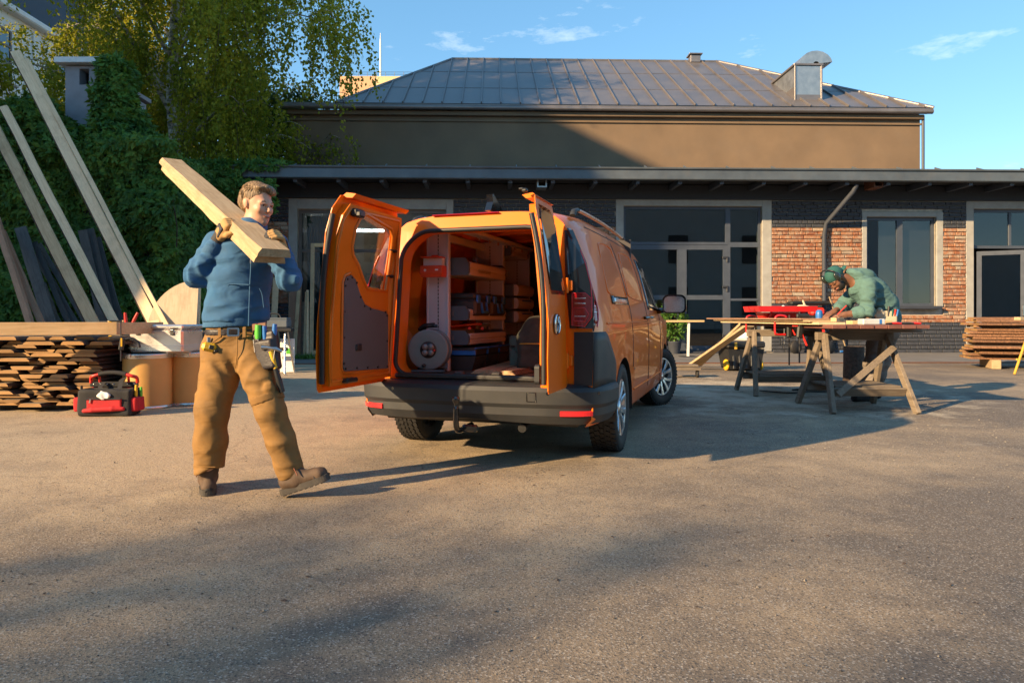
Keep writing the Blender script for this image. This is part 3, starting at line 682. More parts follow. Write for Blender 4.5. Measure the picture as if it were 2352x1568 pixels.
# eaves: soffit, rafter ends, gutter, roof edge
EV = -1.25
ge0 = fac(330, 400, EV).x; zg1, zg0 = fac(1200, 387, EV).z, fac(1200, 411, EV).z
m = MB(); m.box(((ge0 + X1) / 2, EV + .085, (zg0 + zg1) / 2), (X1 - ge0, .17, zg1 - zg0), .02); m.tube([(ge0, EV - .004, zg1), (X1, EV - .004, zg1)], .016, 8); m.build('gutter', 'gutter_metal', WS)
m = MB(); m.box(((ge0 + X1) / 2, EV + .08, zg1 + .045), (X1 - ge0, .26, .05), .008, rot=(R(12), 0, 0)); m.build('drip_edge', 'gutter_metal', WS)
m = MB(); m.add([(ge0, EV + .02, zg1 + .03), (X1, EV + .02, zg1 + .03), (X1, 4.0, zg1 + .75), (ge0, 4.0, zg1 + .75), (ge0, EV + .02, zg1 - .03), (X1, EV + .02, zg1 - .03), (X1, 4.0, zg1 + .69), (ge0, 4.0, zg1 + .69)], [[0, 1, 2, 3], [7, 6, 5, 4], [0, 4, 5, 1], [1, 5, 6, 2], [3, 7, 4, 0], [2, 6, 7, 3]]); m.build('roof', 'gutter_metal', WS)
m = MB(); m.box(((ge0 + X1) / 2, EV / 2 + .2, zg0 + .13), (X1 - ge0, -EV + .35, .04)); m.build('soffit', 'dark_soffit', WS)
m = MB(); m.box(((ge0 + X1) / 2, -.05, zg0 - .12), (X1 - ge0, .12, .40)); m.build('wall_plate', 'dark_soffit', WS)
x = fac(475, 417, EV + .1).x
while x < X1 - .3:
    m = MB(); m.box((x, EV / 2 + .12, zg0 - .005), (.11, -EV - .08, .15), .006); m.build('rafter', 'frame_grey', WS); x += 1.135
x = ge0 + .4; i = 0
while x < X1 - .3:
    h_ = .055; m = MB(); y0 = EV + .0; z0 = zg1 + .05
    m.add([(x - .012, y0, z0), (x + .012, y0, z0), (x + .012, y0 + .3, z0 + .06), (x - .012, y0 + .3, z0 + .06), (x - .012, y0 + .3, z0 + .06 + h_), (x + .012, y0 + .3, z0 + .06 + h_)], [[0, 1, 2, 3], [0, 4, 5, 1], [0, 3, 4], [1, 5, 2], [2, 5, 4, 3]]); m.build('roof_seam', 'gutter_metal', WS); x += 1.15 + .1 * math.sin(i * 2.1); i += 1
for px, matb in ((1245, 'galvanised'), (2018, 'rust')):
    p = fac(px, 419, EV + .25); m = MB(); m.panel(rect((p.x - .13, p.z - .13, p.x + .13, p.z + .13)), [rect((p.x - .095, p.z - .095, p.x + .095, p.z + .095))], EV + .75, EV + .25, lambda a, b, t: (a, t, b)); m.build('vent_duct', matb, WS, fix=True)
# downpipe
p0 = fac(1968, 424, EV + .2); p1 = fac(1960, 440, EV + .25); p2 = fac(1898, 512, -.12); p3 = fac(1893, 540, -.12)
m = MB(); m.tube([p0, p1, p2, p3, (p3.x, -.12, .12), (p3.x, -.25, .05)], .062, 12); m.build('downpipe', 'slate_paint', WS)
m = MB()
for z in (3.3, 1.6): m.tube([(p3.x - .07, -.12, z), (p3.x + .07, -.12, z)], .03, 6); m.box((p3.x, -.05, z), (.16, .12, .03))
m.build('pipe_bracket', 'slate_paint', WS)

# ------------------------------------------------------------------ the rendered hall behind
HW = 4.2
HL = thing('rendered_hall', 'tall rendered hall with a hipped standing seam metal roof behind the workshop', 'building', (FO.x, FO.y, 0), FA)
hx0, hx1 = fac(668, 300, HW).x, fac(2113, 300, HW).x; hz = fac(1400, 262, HW).z
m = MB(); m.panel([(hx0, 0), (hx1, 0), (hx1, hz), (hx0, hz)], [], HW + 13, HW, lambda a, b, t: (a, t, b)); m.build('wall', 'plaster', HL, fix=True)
m = MB(); m.box(((hx0 + hx1) / 2, HW - .03, hz - .28), (hx1 - hx0 + .06, .05, .07), .01); m.build('string_course', 'plaster', HL)
m = MB(); m.box(((hx0 + hx1) / 2, HW - .07, hz - .05), (hx1 - hx0 + .16, .16, .16), .02); m.build('cornice', 'plaster', HL)
m = MB(); ov = .28
m.tube([(hx0 - ov, HW - .26, hz + .10), (hx1 + ov, HW - .26, hz + .10)], .085, 10); m.box(((hx0 + hx1) / 2, HW - .12, hz + .16), (hx1 - hx0 + 2 * ov, .34, .14), .02); m.build('gutter', 'roof_metal', HL)
m = MB(); m.tube([(hx1 + .08, HW - .05, hz), (hx1 + .08, HW - .05, 5.2)], .05, 8); m.build('downpipe', 'frame_grey', HL)
RB = 5.6; e0, e1 = fac(776, 250, HW).x, hx1 + ov; ye = HW - .32; ze = hz + .22; yr = HW + RB; zr = fac(1300, 138, yr).z; r0, r1 = fac(1040, 137, yr).x, fac(1650, 140, yr).x; yb = 2 * yr - ye
m = MB(); m.add([(e0, ye, ze), (e1, ye, ze), (r1, yr, zr), (r0, yr, zr), (e1, yb, ze), (e0, yb, ze)], [[0, 1, 2, 3], [1, 4, 2], [4, 5, 3, 2], [5, 0, 3], [0, 5, 4, 1]]); m.build('roof', 'roof_metal', HL, fix=True)
def roof_pt(x, s_):
    """a point of the front slope: s_ from eave (0) to ridge (1)"""
    return V((x, ye + (yr - ye) * s_, ze + (zr - ze) * s_))
nrm = V((0, -(zr - ze), yr - ye)).normalized()
x = e0 + .25
while x < e1 - .1:
    s1 = 1.0
    if x < r0: s1 = (x - e0) / (r0 - e0)
    elif x > r1: s1 = (e1 - x) / (e1 - r1)
    m = MB(); a, b = roof_pt(x, 0), roof_pt(x, s1)
    if (b - a).length > .2: m.beam(a + nrm * .03, b + nrm * .03, .04, .075, up=nrm, bev=.008); m.build('roof_seam', 'roof_metal', HL)
    x += .66
for s_ in (.3, .66):
    x = e0 + .25
    xa_, xb_ = e0 + (r0 - e0) * s_, e1 - (e1 - r1) * s_; m = MB(); off_ = 0
    m.beam(roof_pt(xa_, s_) + nrm * .006, roof_pt(xb_, s_) + nrm * .006, .02, .008, up=nrm); m.build('roof_joint', 'roof_metal', HL)
m = MB()
for a, b in (((e0, ye, ze), (r0, yr, zr)), ((r0, yr, zr), (r1, yr, zr)), ((r1, yr, zr), (e1, ye, ze))): m.tube([a, b], .055, 8)
m.build('ridge_cap', 'roof_metal', HL)
# roof ventilation box with its bent duct, and the small ridge vent
vx0, vx1 = fac(1822, 240, HW + .6).x, fac(1882, 240, HW + .6).x; vz0 = fac(1850, 247, HW + .5).z; vz1 = fac(1850, 152, HW + .5).z
vy0, vy1 = HW + .45, HW + 2.6
m = MB(); m.box(((vx0 + vx1) / 2, (vy0 + vy1) / 2, (vz0 + vz1) / 2), (vx1 - vx0, vy1 - vy0, vz1 - vz0), .015); vb = m.build('vent_housing', 'galvanised', HL)
m = MB(); m.box(((vx0 + vx1) / 2, (vy0 + vy1) / 2, vz1 + .03), (vx1 - vx0 + .12, vy1 - vy0 + .1, .07), .01); m.build('housing_lid', 'roof_metal', vb)
for xx in (vx0, vx1):
    m = MB(); m.box((xx, vy0 - .005, (vz0 + vz1) / 2), (.06, .06, vz1 - vz0), .006); m.build('corner_trim', 'roof_metal', vb)
m = MB(); m.box((vx0 - .005, vy0 + .55, vz0 + .35), (.02, .95, .75)); m.box(((vx0 + vx1) / 2, vy0 - .006, vz0 + .22), (vx1 - vx0 - .1, .02, .42)); m.build('base_flashing', 'roof_metal', vb)
xc = (vx0 + vx1) / 2; m = MB(); path = [(xc - .35 + .42 * (1 - math.cos(a)), vy0 + .6, vz1 + .08 + .42 * math.sin(a)) for a in [PI * i / 10 for i in range(8)]]
secs = []
for i, a in enumerate([R(q) for q in (0, 15, 35, 55, 75, 95, 115, 135, 155, 172)]):
    cxx = xc + .30; c0 = V((cxx - .10 * math.cos(a), 0, vz1 + .08 + .08 * math.sin(a))); c1 = V((cxx - .58 * math.cos(a), 0, vz1 + .08 + .46 * math.sin(a)))
    secs.append([(c0.x, vy0 + .02, c0.z), (c0.x, vy0 + .8, c0.z), (c1.x, vy0 + .8, c1.z), (c1.x, vy0 + .02, c1.z)])
m.loft(secs, smooth=False); m.build('duct_elbow', 'galvanised', vb, fix=True)
p = fac(1598, 136, yr - .2); m = MB(); m.box((p.x, yr, zr + .05), (.42, .4, .3), .01); m.box((p.x, yr, zr + .24), (.56, .55, .05), .01); m.build('ridge_vent', 'roof_metal', HL)

# ------------------------------------------------------------------ farther buildings
FB = thing('orange_block', 'distant flat roofed block in orange and cream render with a roof railing and mast', 'building', (0, 62, 0))
a, b, c = AT(780, 175, 62), AT(862, 175, 62), AT(1010, 175, 62)
m = MB(); m.box(((a.x + b.x) / 2, 2, a.z / 2), (b.x - a.x, 4, a.z)); m.build('wall', 'render_orange', FB)
m = MB(); m.box(((b.x + c.x) / 2, 2.05, c.z / 2), (c.x - b.x, 4, c.z)); m.build('wall', 'render_cream', FB)
m = MB()
for k in range(12): xx = a.x + (c.x - a.x) * k / 11; m.tube([(xx, .2, a.z), (xx, .2, a.z + .42)], .02, 5)
for zz in (.22, .42): m.tube([(a.x, .2, a.z + zz), (c.x, .2, a.z + zz)], .018, 5)
m.build('roof_railing', 'steel_dark', FB)
p = AT(869, 66, 62); m = MB(); m.tube([(p.x, 1, a.z), (p.x, 1, p.z - .8), (p.x, 1, p.z)], [.09, .07, .02], 8); m.build('mast', 'white_plastic', FB)

WB = thing('white_building', 'pale rendered building with a dark mansard roof behind the birch at the left edge, with added unseen wings that cast shade', 'building', (-20, 0, 0))
def wing(y0, y1, h_, dpt, roof_h):
    m = MB(); m.box((-dpt / 2, (y0 + y1) / 2, h_ / 2), (dpt, y1 - y0, h_), 0); m.build('wall', 'render_white', WB)
    m = MB(); m.box((.12 - dpt / 2, (y0 + y1) / 2, h_ + .12), (dpt + .5, y1 - y0 + .3, .26), .05); m.build('cornice', 'render_white', WB)
    if roof_h > 0:
        i_ = 1.1; m = MB(); lo = [(.1, y0, h_ + .25), (.1, y1, h_ + .25), (-dpt, y1, h_ + .25), (-dpt, y0, h_ + .25)]; hi = [(-i_, y0 + .4, h_ + roof_h), (-i_, y1 - .4, h_ + roof_h), (-dpt + i_, y1 - .4, h_ + roof_h), (-dpt + i_, y0 + .4, h_ + roof_h)]
        m.loft([lo, hi], smooth=False); m.build('mansard_roof', 'slate_paint', WB, fix=True)
wing(24.0, 44.0, 13.1, 14, 3.9); wing(11.8, 24.0, 9.2, 12, 0); wing(3.6, 11.8, 14.8, 12, 3.7)  # low and nearest wings are unseen, added to shade hall, ivy and birch foot
for y0 in (25.9, 30.4, 34.9):
    for z0 in (5.6, 10.3):
        f = sash(0, 0, 1.9, 2.1, .09, y=-.03, bars=(1.45,), barsv=(.95,), matf='frame_brown', name='window', parent=WB); f.location = (.02, y0, z0); f.rotation_euler = (0, 0, R(90))
        m = MB(); m.box((.08, y0 + .95, z0 - .06), (.3, 2.2, .1), .02); m.build('window_sill', 'cement', WB)
m = MB()
for zz in (4.2, 9.0): m.box((.04, 34, zz), (.1, 19.6, .22), .03)
for yy in (25.2, 29.2, 33.7): m.box((.03, yy, 6.5), (.07, .35, 12.8), .01)
m.build('render_bands', 'render_white', WB)

# ------------------------------------------------------------------ leaves
def leaf_mat(name, c0, c1, c2, trans=.45, scale=2.0):
    m_, n, p = new_mat(name); out = [x for x in n.nodes if x.type == 'OUTPUT_MATERIAL'][0]; co = coords(n, 'World')
    n1 = nd(n, 'ShaderNodeTexNoise', Scale=scale, Detail=3.0); n.links.new(co, n1.inputs['Vector'])
    wn = nd(n, 'ShaderNodeTexWhiteNoise', noise_dimensions='3D'); sn = n.nodes.new('ShaderNodeVectorMath'); sn.operation = 'SNAP'; sn.inputs[1].default_value = (.11, .11, .11); n.links.new(co, sn.inputs[0]); n.links.new(sn.outputs[0], wn.inputs['Vector'])
    ad = n.nodes.new('ShaderNodeMath'); ad.operation = 'MULTIPLY_ADD'; n.links.new(wn.outputs['Value'], ad.inputs[0]); ad.inputs[1].default_value = .42; n.links.new(n1.outputs['Fac'], ad.inputs[2])
    c = ramp(n, ad.outputs[0], [(.42, c0), (.72, c1), (1.0, c2)]); n.links.new(c, p.inputs['Base Color']); p.inputs['Roughness'].default_value = .55; p.inputs['Specular IOR Level'].default_value = .3
    tr = n.nodes.new('ShaderNodeBsdfTranslucent'); n.links.new(mixc(n, .5, c, (.30, .34, .02)), tr.inputs[0]); mi = n.nodes.new('ShaderNodeMixShader'); mi.inputs[0].default_value = trans
    n.links.new(p.outputs[0], mi.inputs[1]); n.links.new(tr.outputs[0], mi.inputs[2]); n.links.new(mi.outputs[0], out.inputs[0])
leaf_mat('birch_leaf', (.15, .19, .02), (.31, .31, .026), (.50, .43, .032), .55, .8)
leaf_mat('dark_leaf', (.02, .042, .012), (.04, .07, .018), (.07, .10, .02), .3)
leaf_mat('ivy_leaf', (.028, .085, .018), (.065, .165, .030), (.13, .25, .04), .30, 1.6)
def bark_birch():
    m_, n, p = new_mat('birch_bark'); co = coords(n, 'Object', (1, 1, 1))
    n1 = nd(n, 'ShaderNodeTexNoise', Scale=3.0, Detail=8.0, Roughness=.7); mm = n.nodes.new('ShaderNodeMapping'); mm.inputs['Scale'].default_value = (1, 1, 3.5); n.links.new(co, mm.inputs['Vector']); n.links.new(mm.outputs[0], n1.inputs['Vector'])
    c = ramp(n, n1.outputs['Fac'], [(.38, (.05, .04, .035)), (.5, (.38, .33, .27)), (.62, (.62, .56, .47))]); n.links.new(c, p.inputs['Base Color']); p.inputs['Roughness'].default_value = .85; bump(n, p, n1.outputs['Fac'], .5, .03)
bark_birch()
def leaf_quads(P, D, N_, L_, W_, fold=.0):
    """diamond leaves: base points P, directions D, normals N_, lengths L_, widths W_"""
    D = D / np.linalg.norm(D, axis=1, keepdims=True); S = np.cross(D, N_); S /= np.linalg.norm(S, axis=1, keepdims=True) + 1e-9; Nn = np.cross(S, D)
    L_ = np.asarray(L_).reshape(-1, 1); W_ = np.asarray(W_).reshape(-1, 1)
    v = np.stack([P, P + D * L_ * .45 + S * W_ * .5 - Nn * W_ * fold, P + D * L_, P + D * L_ * .45 - S * W_ * .5 - Nn * W_ * fold], 1).reshape(-1, 3)
    return v, np.arange(len(v)).reshape(-1, 4)
def birch(name, label, loc, rz, seed, height=16.0, spread=6.4, strands=3300, bare=5.0, leafm='birch_leaf', lscale=1.0, mesh_from=None):
    root = thing(name, label, 'tree', loc, rz)
    r_ = np.random.default_rng(seed); rr = random.Random(seed)
    tr = MB(); hs_ = height / 16; tp = [(0, 0, -.1), (.12, .05, 2 * hs_), (.0, .0, 5 * hs_), (-.25 * hs_, .05, 8 * hs_), (-.15 * hs_, -.1, 11 * hs_), (.1, 0, height)]; tp = smooth_path(tp, 5); rad = [.30 * hs_ ** .7 * (1 - .92 * i / (len(tp) - 1)) ** .8 + .02 for i in range(len(tp))]
    tr.tube(tp, rad, 12); tr.build('trunk', 'birch_bark', root)
    br = MB(); tips = []
    def on_trunk(z): 
        k = min(range(len(tp)), key=lambda i: abs(tp[i].z - z)); return tp[k], rad[k]
    nl = 30
    for i in range(nl):
        z = bare + (height - bare - .6) * (i / nl) ** 1.05; p0, r0_ = on_trunk(z); a = i * 2.4 + rr.uniform(-.4, .4); f = (z - bare) / (height - bare)
        reach = spread * (1 - .55 * f ** 1.6) * rr.uniform(.65, 1.05) * (.75 if f < .1 else 1); up = rr.uniform(.35, .75) * reach * (1 + .3 * f)
        P = [p0, p0 + V((math.cos(a) * reach * .35, math.sin(a) * reach * .35, up * .62)), p0 + V((math.cos(a + .15) * reach * .72, math.sin(a + .15) * reach * .72, up)), p0 + V((math.cos(a + .2) * reach, math.sin(a + .2) * reach, up * .78))]
        P = smooth_path(P, 5); rs = [max(.012, r0_ * .42 * (1 - j / len(P)) ** 1.1) for j in range(len(P))]; br.tube(P, rs, 7)
        for j in range(3, len(P)):
            tips.append((P[j], f))
            if j % 3 == 0:
                b2 = a + rr.choice((-1, 1)) * rr.uniform(.5, 1.1); ln = rr.uniform(.6, 1.7); Q = smooth_path([P[j], P[j] + V((math.cos(b2) * ln * .5, math.sin(b2) * ln * .5, ln * .28)), P[j] + V((math.cos(b2) * ln, math.sin(b2) * ln, ln * .12))], 4); br.tube(Q, [.022, .02, .018, .016, .014, .012, .01, .008, .006][:len(Q)], 5)
                for q in Q[2:]: tips.append((q, f))
    br.build('branches', 'birch_bark', root)
    tw = MB(); PP = []; DD = []
    for s_ in range(strands):
        p, f = tips[rr.randrange(len(tips))]; p = p + V((rr.gauss(0, .22), rr.gauss(0, .22), rr.gauss(0, .18))); ln = rr.uniform(.7, 2.9) * (1.15 - .5 * f); sway = V((rr.gauss(0, .22), rr.gauss(0, .22), 0)); b = rr.uniform(0, 2 * PI); o = V((math.cos(b), math.sin(b), 0)) * rr.uniform(.1, .45)
        k = int(ln / .2) + 2; pts = []
        for j in range(k + 1): t = j / k; pts.append(p + o * math.sin(min(t * 2, 1) * PI / 2) + sway * t * t + V((0, 0, .12 * math.sin(t * 3) - ln * t)))
        if s_ % 3 == 0: tw.tube(pts, .006, 3, cap=False)
        n = int(ln * 30 * rr.uniform(.6, 1.1)); t = r_.random(n) * k; i0 = np.minimum(t.astype(int), k - 1); A = np.array([tuple(q) for q in pts]); q = A[i0] + (A[i0 + 1] - A[i0]) * (t - i0)[:, None]; q += r_.normal(0, .085, (n, 3)); PP.append(q)
    tw.build('twigs', 'bark', root)
    P = np.concatenate(PP); n = len(P); D = r_.normal(0, 1, (n, 3)); D[:, 2] = -np.abs(D[:, 2]) * 1.2 - .3; N_ = r_.normal(0, 1, (n, 3)); v, q = leaf_quads(P, D, N_, r_.uniform(.085, .15, n) * lscale, r_.uniform(.065, .11, n) * lscale, .15)
    link('crown', fast_mesh('crown', v, q), leafm, root)
    return root
BR = birch('birch_tree', 'tall weeping birch with white trunk and sunlit yellow green crown behind the ivy', (-10.6, 22.3, 0), R(20), 3)
OUT = birch('birch_tree', 'thin weeping birch beside the yard casting dappled shade on the near asphalt', (-16.0, -8.4, 0), R(200), 8, 7.6, 1.9, 150, 4.4)
BR['group'] = OUT['group'] = 'weeping birches round the yard'
DK = birch('broadleaf_tree', 'darker low leafy tree filling the gap between birch trunk and hall', (-8.6, 26.5, 0), R(80), 11, 9.4, 3.0, 700, 2.2, 'dark_leaf', 1.15)

# ------------------------------------------------------------------ the annex under the ivy, and its chimney
AX = thing('ivy_annex', 'low annex with dark wall and flat roof hidden under ivy', 'building', (0, 15.2, 0))
m = MB(); m.box((-11.2, 1.0, 2.25), (6.6, 2.0, 4.5)); m.build('wall', 'slate_paint', AX)
m = MB(); m.box((-11.2, 1.0, 4.56), (6.8, 2.3, .12), .02); m.build('roof', 'gutter_metal', AX)
c0, c1 = AT(150, 300, 15.7), AT(239, 300, 15.7); zc = AT(190, 152, 15.7).z
CHM = thing('chimney_stack', 'square grey rendered chimney with a pale metal cap half covered by ivy', 'chimney', ((c0.x + c1.x) / 2, 15.7, 4.62))
wch = c1.x - c0.x; hch = zc - 4.62
m = MB(); m.panel([(-wch / 2, 0), (wch / 2, 0), (wch / 2, hch), (-wch / 2, hch)], [rect((-.12, hch - .42, .10, hch - .06))], .25, 0, lambda a, b, t: (a, t, b)); m.box((-wch / 2 + .1, .62, hch / 2), (.2, .74, hch)); m.box((wch / 2 - .1, .62, hch / 2), (.2, .74, hch)); m.box((0, 1.0, hch / 2), (wch, .12, hch)); m.build('shaft', 'chimney_grey', CHM, fix=True)
m = MB(); m.box((-.02, .5, hch + .085), (wch + .26, 1.35, .13), .01); m.build('cap', 'cap_metal', CHM)
c2 = AT(306, 300, 16.6); m = MB(); m.box((c2.x - (c0.x + c1.x) / 2 - .3, 1.2, hch * .35), (.6, .6, hch * .9), .01); m.box((c2.x - (c0.x + c1.x) / 2 - .3, 1.2, hch * .8 + .1), (.75, .8, .1), .01); m.build('flue', 'chimney_grey', CHM)
m = MB(); p = AT(55, 290, 15.5); m.add([(p.x - .35, p.y, p.z - .25), (p.x + .35, p.y, p.z - .1), (p.x + .25, p.y + .8, p.z + .45), (p.x - .35, p.y + .8, p.z + .4)], [[0, 1, 2, 3]]); m.box((p.x, p.y + .55, p.z - .2), (.7, .5, .5))
o = m.build('roof_hatch', 'galvanised', AX); o.location = (0, -15.2, 0)

# ------------------------------------------------------------------ ivy
IV = thing('ivy', 'dense green creeper covering the annex wall, chimney side and gutter end', 'creeper', (-9, 15, 0))
def ivy():
    r_ = np.random.default_rng(5); P = []; D = []; N_ = []
    def noise(a, b): return .5 + .25 * np.sin(a * 2.3 + 1.7 * np.sin(b * 1.9)) + .25 * np.sin(b * 3.1 + 2.1 * np.sin(a * 1.3 + 2))
    def wall(n, xa, xb, za, zb, y, thick, nrm=(0, -1, 0), keep=None):
        x = r_.uniform(xa, xb, n); z = r_.uniform(za, zb, n); b = noise(x, z)
        if keep is not None: k = keep(x, z, b); x, z, b = x[k], z[k], b[k]
        n = len(x); p = np.stack([x, y - thick * b * r_.uniform(.35, 1.0, n) - .03, z], 1); P.append(p); nn = np.tile(np.array(nrm, dtype=float), (n, 1)) + r_.normal(0, .45, (n, 3)); N_.append(nn)
        d = r_.normal(0, .5, (n, 3)); d[:, 2] -= 1.0; d[:, 1] -= .35; D.append(d)
    def blob(n, c, rad, down=.7):
        u = r_.normal(0, 1, (n, 3)); u /= np.linalg.norm(u, axis=1, keepdims=True); u = u[u[:, 2] > -.5]; n = len(u); P.append(np.array(c) + u * np.array(rad) * (1 - .25 * r_.random((n, 1)))); N_.append(u + r_.normal(0, .4, (n, 3))); d = r_.normal(0, .6, (n, 3)) + u * .5; d[:, 2] -= down; D.append(d)
    wall(17500, -14.3, -7.2, .05, 4.85, 15.15, .75, keep=lambda x, z, b: (b > .18 + .35 * np.clip((1.6 - z) / 1.6, 0, 1)) | (r_.random(len(x)) < .25))
    wall(2600, -7.6, -6.1, 1.6, 4.6, 18.2, .5, keep=lambda x, z, b: (z > 4.75 - 1.5 * (b + .3) - (x < -7.0) * 1.6) & (b > .25))
    P.append(np.stack([-7.85 + r_.uniform(0, .45, 2600), r_.uniform(14.9, 17.3, 2600), r_.uniform(.1, 4.7, 2600)], 1)); N_.append(np.tile([1., -.5, 0], (2600, 1)) + r_.normal(0, .4, (2600, 3))); d = r_.normal(0, .5, (2600, 3)); d[:, 2] -= 1; D.append(d)
    # crest along the roof, mounds, and the mass on the chimney
    for px, py, d, rx, rz_, n in ((20, 300, 15.1, .55, .65, 900), (75, 275, 15.2, .6, .55, 900), (115, 300, 15.3, .5, .5, 800), (0, 345, 14.9, .5, .8, 900), (140, 345, 15.0, .5, .5, 700), (200, 358, 15.0, .6, .40, 800), (255, 330, 15.2, .55, .6, 1000), (270, 270, 15.5, .48, .75, 1300), (268, 205, 15.5, .34, .65, 1100), (262, 165, 15.5, .28, .35, 600), (285, 180, 15.9, .25, .4, 350), (300, 300, 15.7, .45, .55, 800), (330, 345, 15.6, .5, .5, 800), (365, 385, 15.9, .45, .35, 600), (236, 230, 15.4, .15, .4, 140), (238, 290, 15.3, .22, .5, 260), (165, 305, 15.4, .25, .25, 200)):
        c = AT(px, py, d); blob(n, c, (rx, .45, rz_))
    for k in range(13):                               # along the gutter
        px = 385 + k * 21; c = AT(px, 384 - 4 * math.sin(k * 1.7), 18.25); blob(170 - k * 8, c, (.34, .22, .17 + .05 * math.sin(k * 2.3)))
    for k in range(60):                               # hanging trails
        px = r_.uniform(372, 545); c = AT(px, 392, 18.2); ln = r_.uniform(.4, 2.6) * (1.15 if px < 460 else .7 if px < 520 else .4); n = int(ln * 34); t = r_.random(n) ** .8; p = np.stack([c.x + .12 * np.sin(t * 5 + k) + r_.normal(0, .09, n), c.y - .1 + r_.normal(0, .08, n), c.z - t * ln], 1); P.append(p); N_.append(np.tile([0., -1, .2], (n, 1)) + r_.normal(0, .5, (n, 3))); d = r_.normal(0, .5, (n, 3)); d[:, 2] -= 1; D.append(d)
    for k in range(26):                               # trails hanging on the annex wall
        x = r_.uniform(-13.5, -7.3); ln = r_.uniform(.5, 1.6); z0 = r_.uniform(1.8, 3.2); n = int(ln * 40); t = r_.random(n); p = np.stack([x + .1 * np.sin(t * 6 + k) + r_.normal(0, .07, n), 14.75 + r_.normal(0, .08, n), z0 - t * ln], 1); P.append(p); N_.append(np.tile([0., -1, .2], (n, 1)) + r_.normal(0, .5, (n, 3))); d = r_.normal(0, .5, (n, 3)); d[:, 2] -= 1; D.append(d)
    P = np.concatenate(P); D = np.concatenate(D); N_ = np.concatenate(N_); n = len(P); D /= np.linalg.norm(D, axis=1, keepdims=True); N_ /= np.linalg.norm(N_, axis=1, keepdims=True)
    S = np.cross(D, N_); S /= np.linalg.norm(S, axis=1, keepdims=True) + 1e-9; sz = r_.uniform(.08, .23, n); vs_ = []; qs = []; k = 0
    for ang, f in ((-1.15, .75), (0, 1.0), (1.15, .75)):
        d2 = D * math.cos(ang) + S * math.sin(ang); v, q = leaf_quads(P, d2, N_, sz * f, sz * f * .52, .18); vs_.append(v); qs.append(q + k); k += len(v)
    v = np.concatenate(vs_) - np.array([-9, 15, 0]); tag(link('foliage', fast_mesh('foliage', v, np.concatenate(qs)), 'ivy_leaf', IV), kind='stuff')
    st = MB()
    for k in range(34):
        x = r_.uniform(-13.8, -7.3); pts = [V((x + 9, .02, .0))]
        for j in range(7): pts.append(pts[-1] + V((r_.uniform(-.25, .25), 0, r_.uniform(.45, .75))))
        for q in pts: q.y = .1
        st.tube(pts, .014, 5)
    st.build('stems', 'bark', IV)
ivy()
# building across the yard, seen in the window glass
OB = thing('opposite_building', 'long low pale building on the far side of the yard', 'building', (4, -19, 0))
m = MB(); m.box((0, -4, 5.2), (60, 8, 10.4)); m.build('wall', 'render_white', OB)
m = MB(); m.box((0, -4, 10.8), (61, 8.6, .8), .1); m.build('roof', 'roof_metal', OB)
for k in range(9):
    for zz in (1.2, 5.6):
        m = MB(); m.box((-26 + k * 6.4, .02, zz + 1.2), (1.7, .1, 2.4), .02); m.build('window', 'slate_paint', OB)

# ------------------------------------------------------------------ timber stack and the things around it
def plank_mesh(w_, th, ln, seed, name='plank'):
    """a waney board along +Y: flat faces, sloping barky edges, end grain in front"""
    r_ = random.Random(seed); m = MB(); secs_ = []; k = 7; b0, b1 = r_.uniform(.02, .05), r_.uniform(.02, .05)
    for i in range(k):
        y = ln * i / (k - 1); e0, e1 = r_.uniform(-.012, .012), r_.uniform(-.012, .012); s_ = r_.uniform(-.002, .002)
        secs_.append([(-w_ / 2 + e0, y, s_), (w_ / 2 + e1, y, s_), (w_ / 2 + e1 - b1 * .35, y, th * .55), (w_ / 2 + e1 - b1, y, th), (-w_ / 2 + e0 + b0, y, th), (-w_ / 2 + e0 + b0 * .35, y, th * .55)])
    n = 6
    for i in range(k - 1):
        for j in range(n):
            q = [secs_[i][j], secs_[i + 1][j], secs_[i + 1][(j + 1) % n], secs_[i][(j + 1) % n]]; m.add(q, [[0, 1, 2, 3]], 1 if j in (1, 2, 4, 5) else 0)
    m.add(secs_[0], [list(range(n))], 2); m.add(secs_[-1], [list(range(n))[::-1]], 2)
    me = m.mesh(name)
    return me
PL = []
for i, w_ in enumerate((.20, .24, .28, .33, .26, .18, .36, .22)):
    me = plank_mesh(w_, .036, 3.0, i)
    for mm in ('timber_old', 'bark', 'timber_end'): me.materials.append(MAT[mm])
    PL.append((w_, me))
ST = thing('timber_stack', 'stack of rough waney edged boards with sunlit sawn ends at the left', 'timber stack', (-4.48, 7.62, 0))
z = .06
m = MB()
for y in (.35, 1.5, 2.6): m.box((-1.3, y, .03), (2.6, .09, .06), .006)
m.build('bearer', 'timber_old_x', ST)
lay = 0
while z < .80:
    x = 0.0 + rng.uniform(-.05, .02); 
    if z > .70: x = .16
    while x > -2.3:
        w_, me = PL[rng.randrange(len(PL))]; o = bpy.data.objects.new('plank', me); COL.objects.link(o); o.parent = ST; x -= w_ / 2; o.location = (x, rng.uniform(-.10, .06), z + rng.uniform(0, .004)); 
        if rng.random() < .4: o.rotation_euler = (0, PI, rng.uniform(-.01, .01)); o.location.z += .036
        else: o.rotation_euler = (0, 0, rng.uniform(-.01, .01))
        x -= w_ / 2 + rng.uniform(.004, .10)
    z += .038
    if lay % 2: z += .014
    lay += 1
ZST = z
m = MB()
for y in (.4, 1.5, 2.5): m.box((-1.1, y, ZST - .002 + .012), (2.2, .04, .024), .003)
m.build('sticker', 'timber_old_x', ST)
ZST += .024
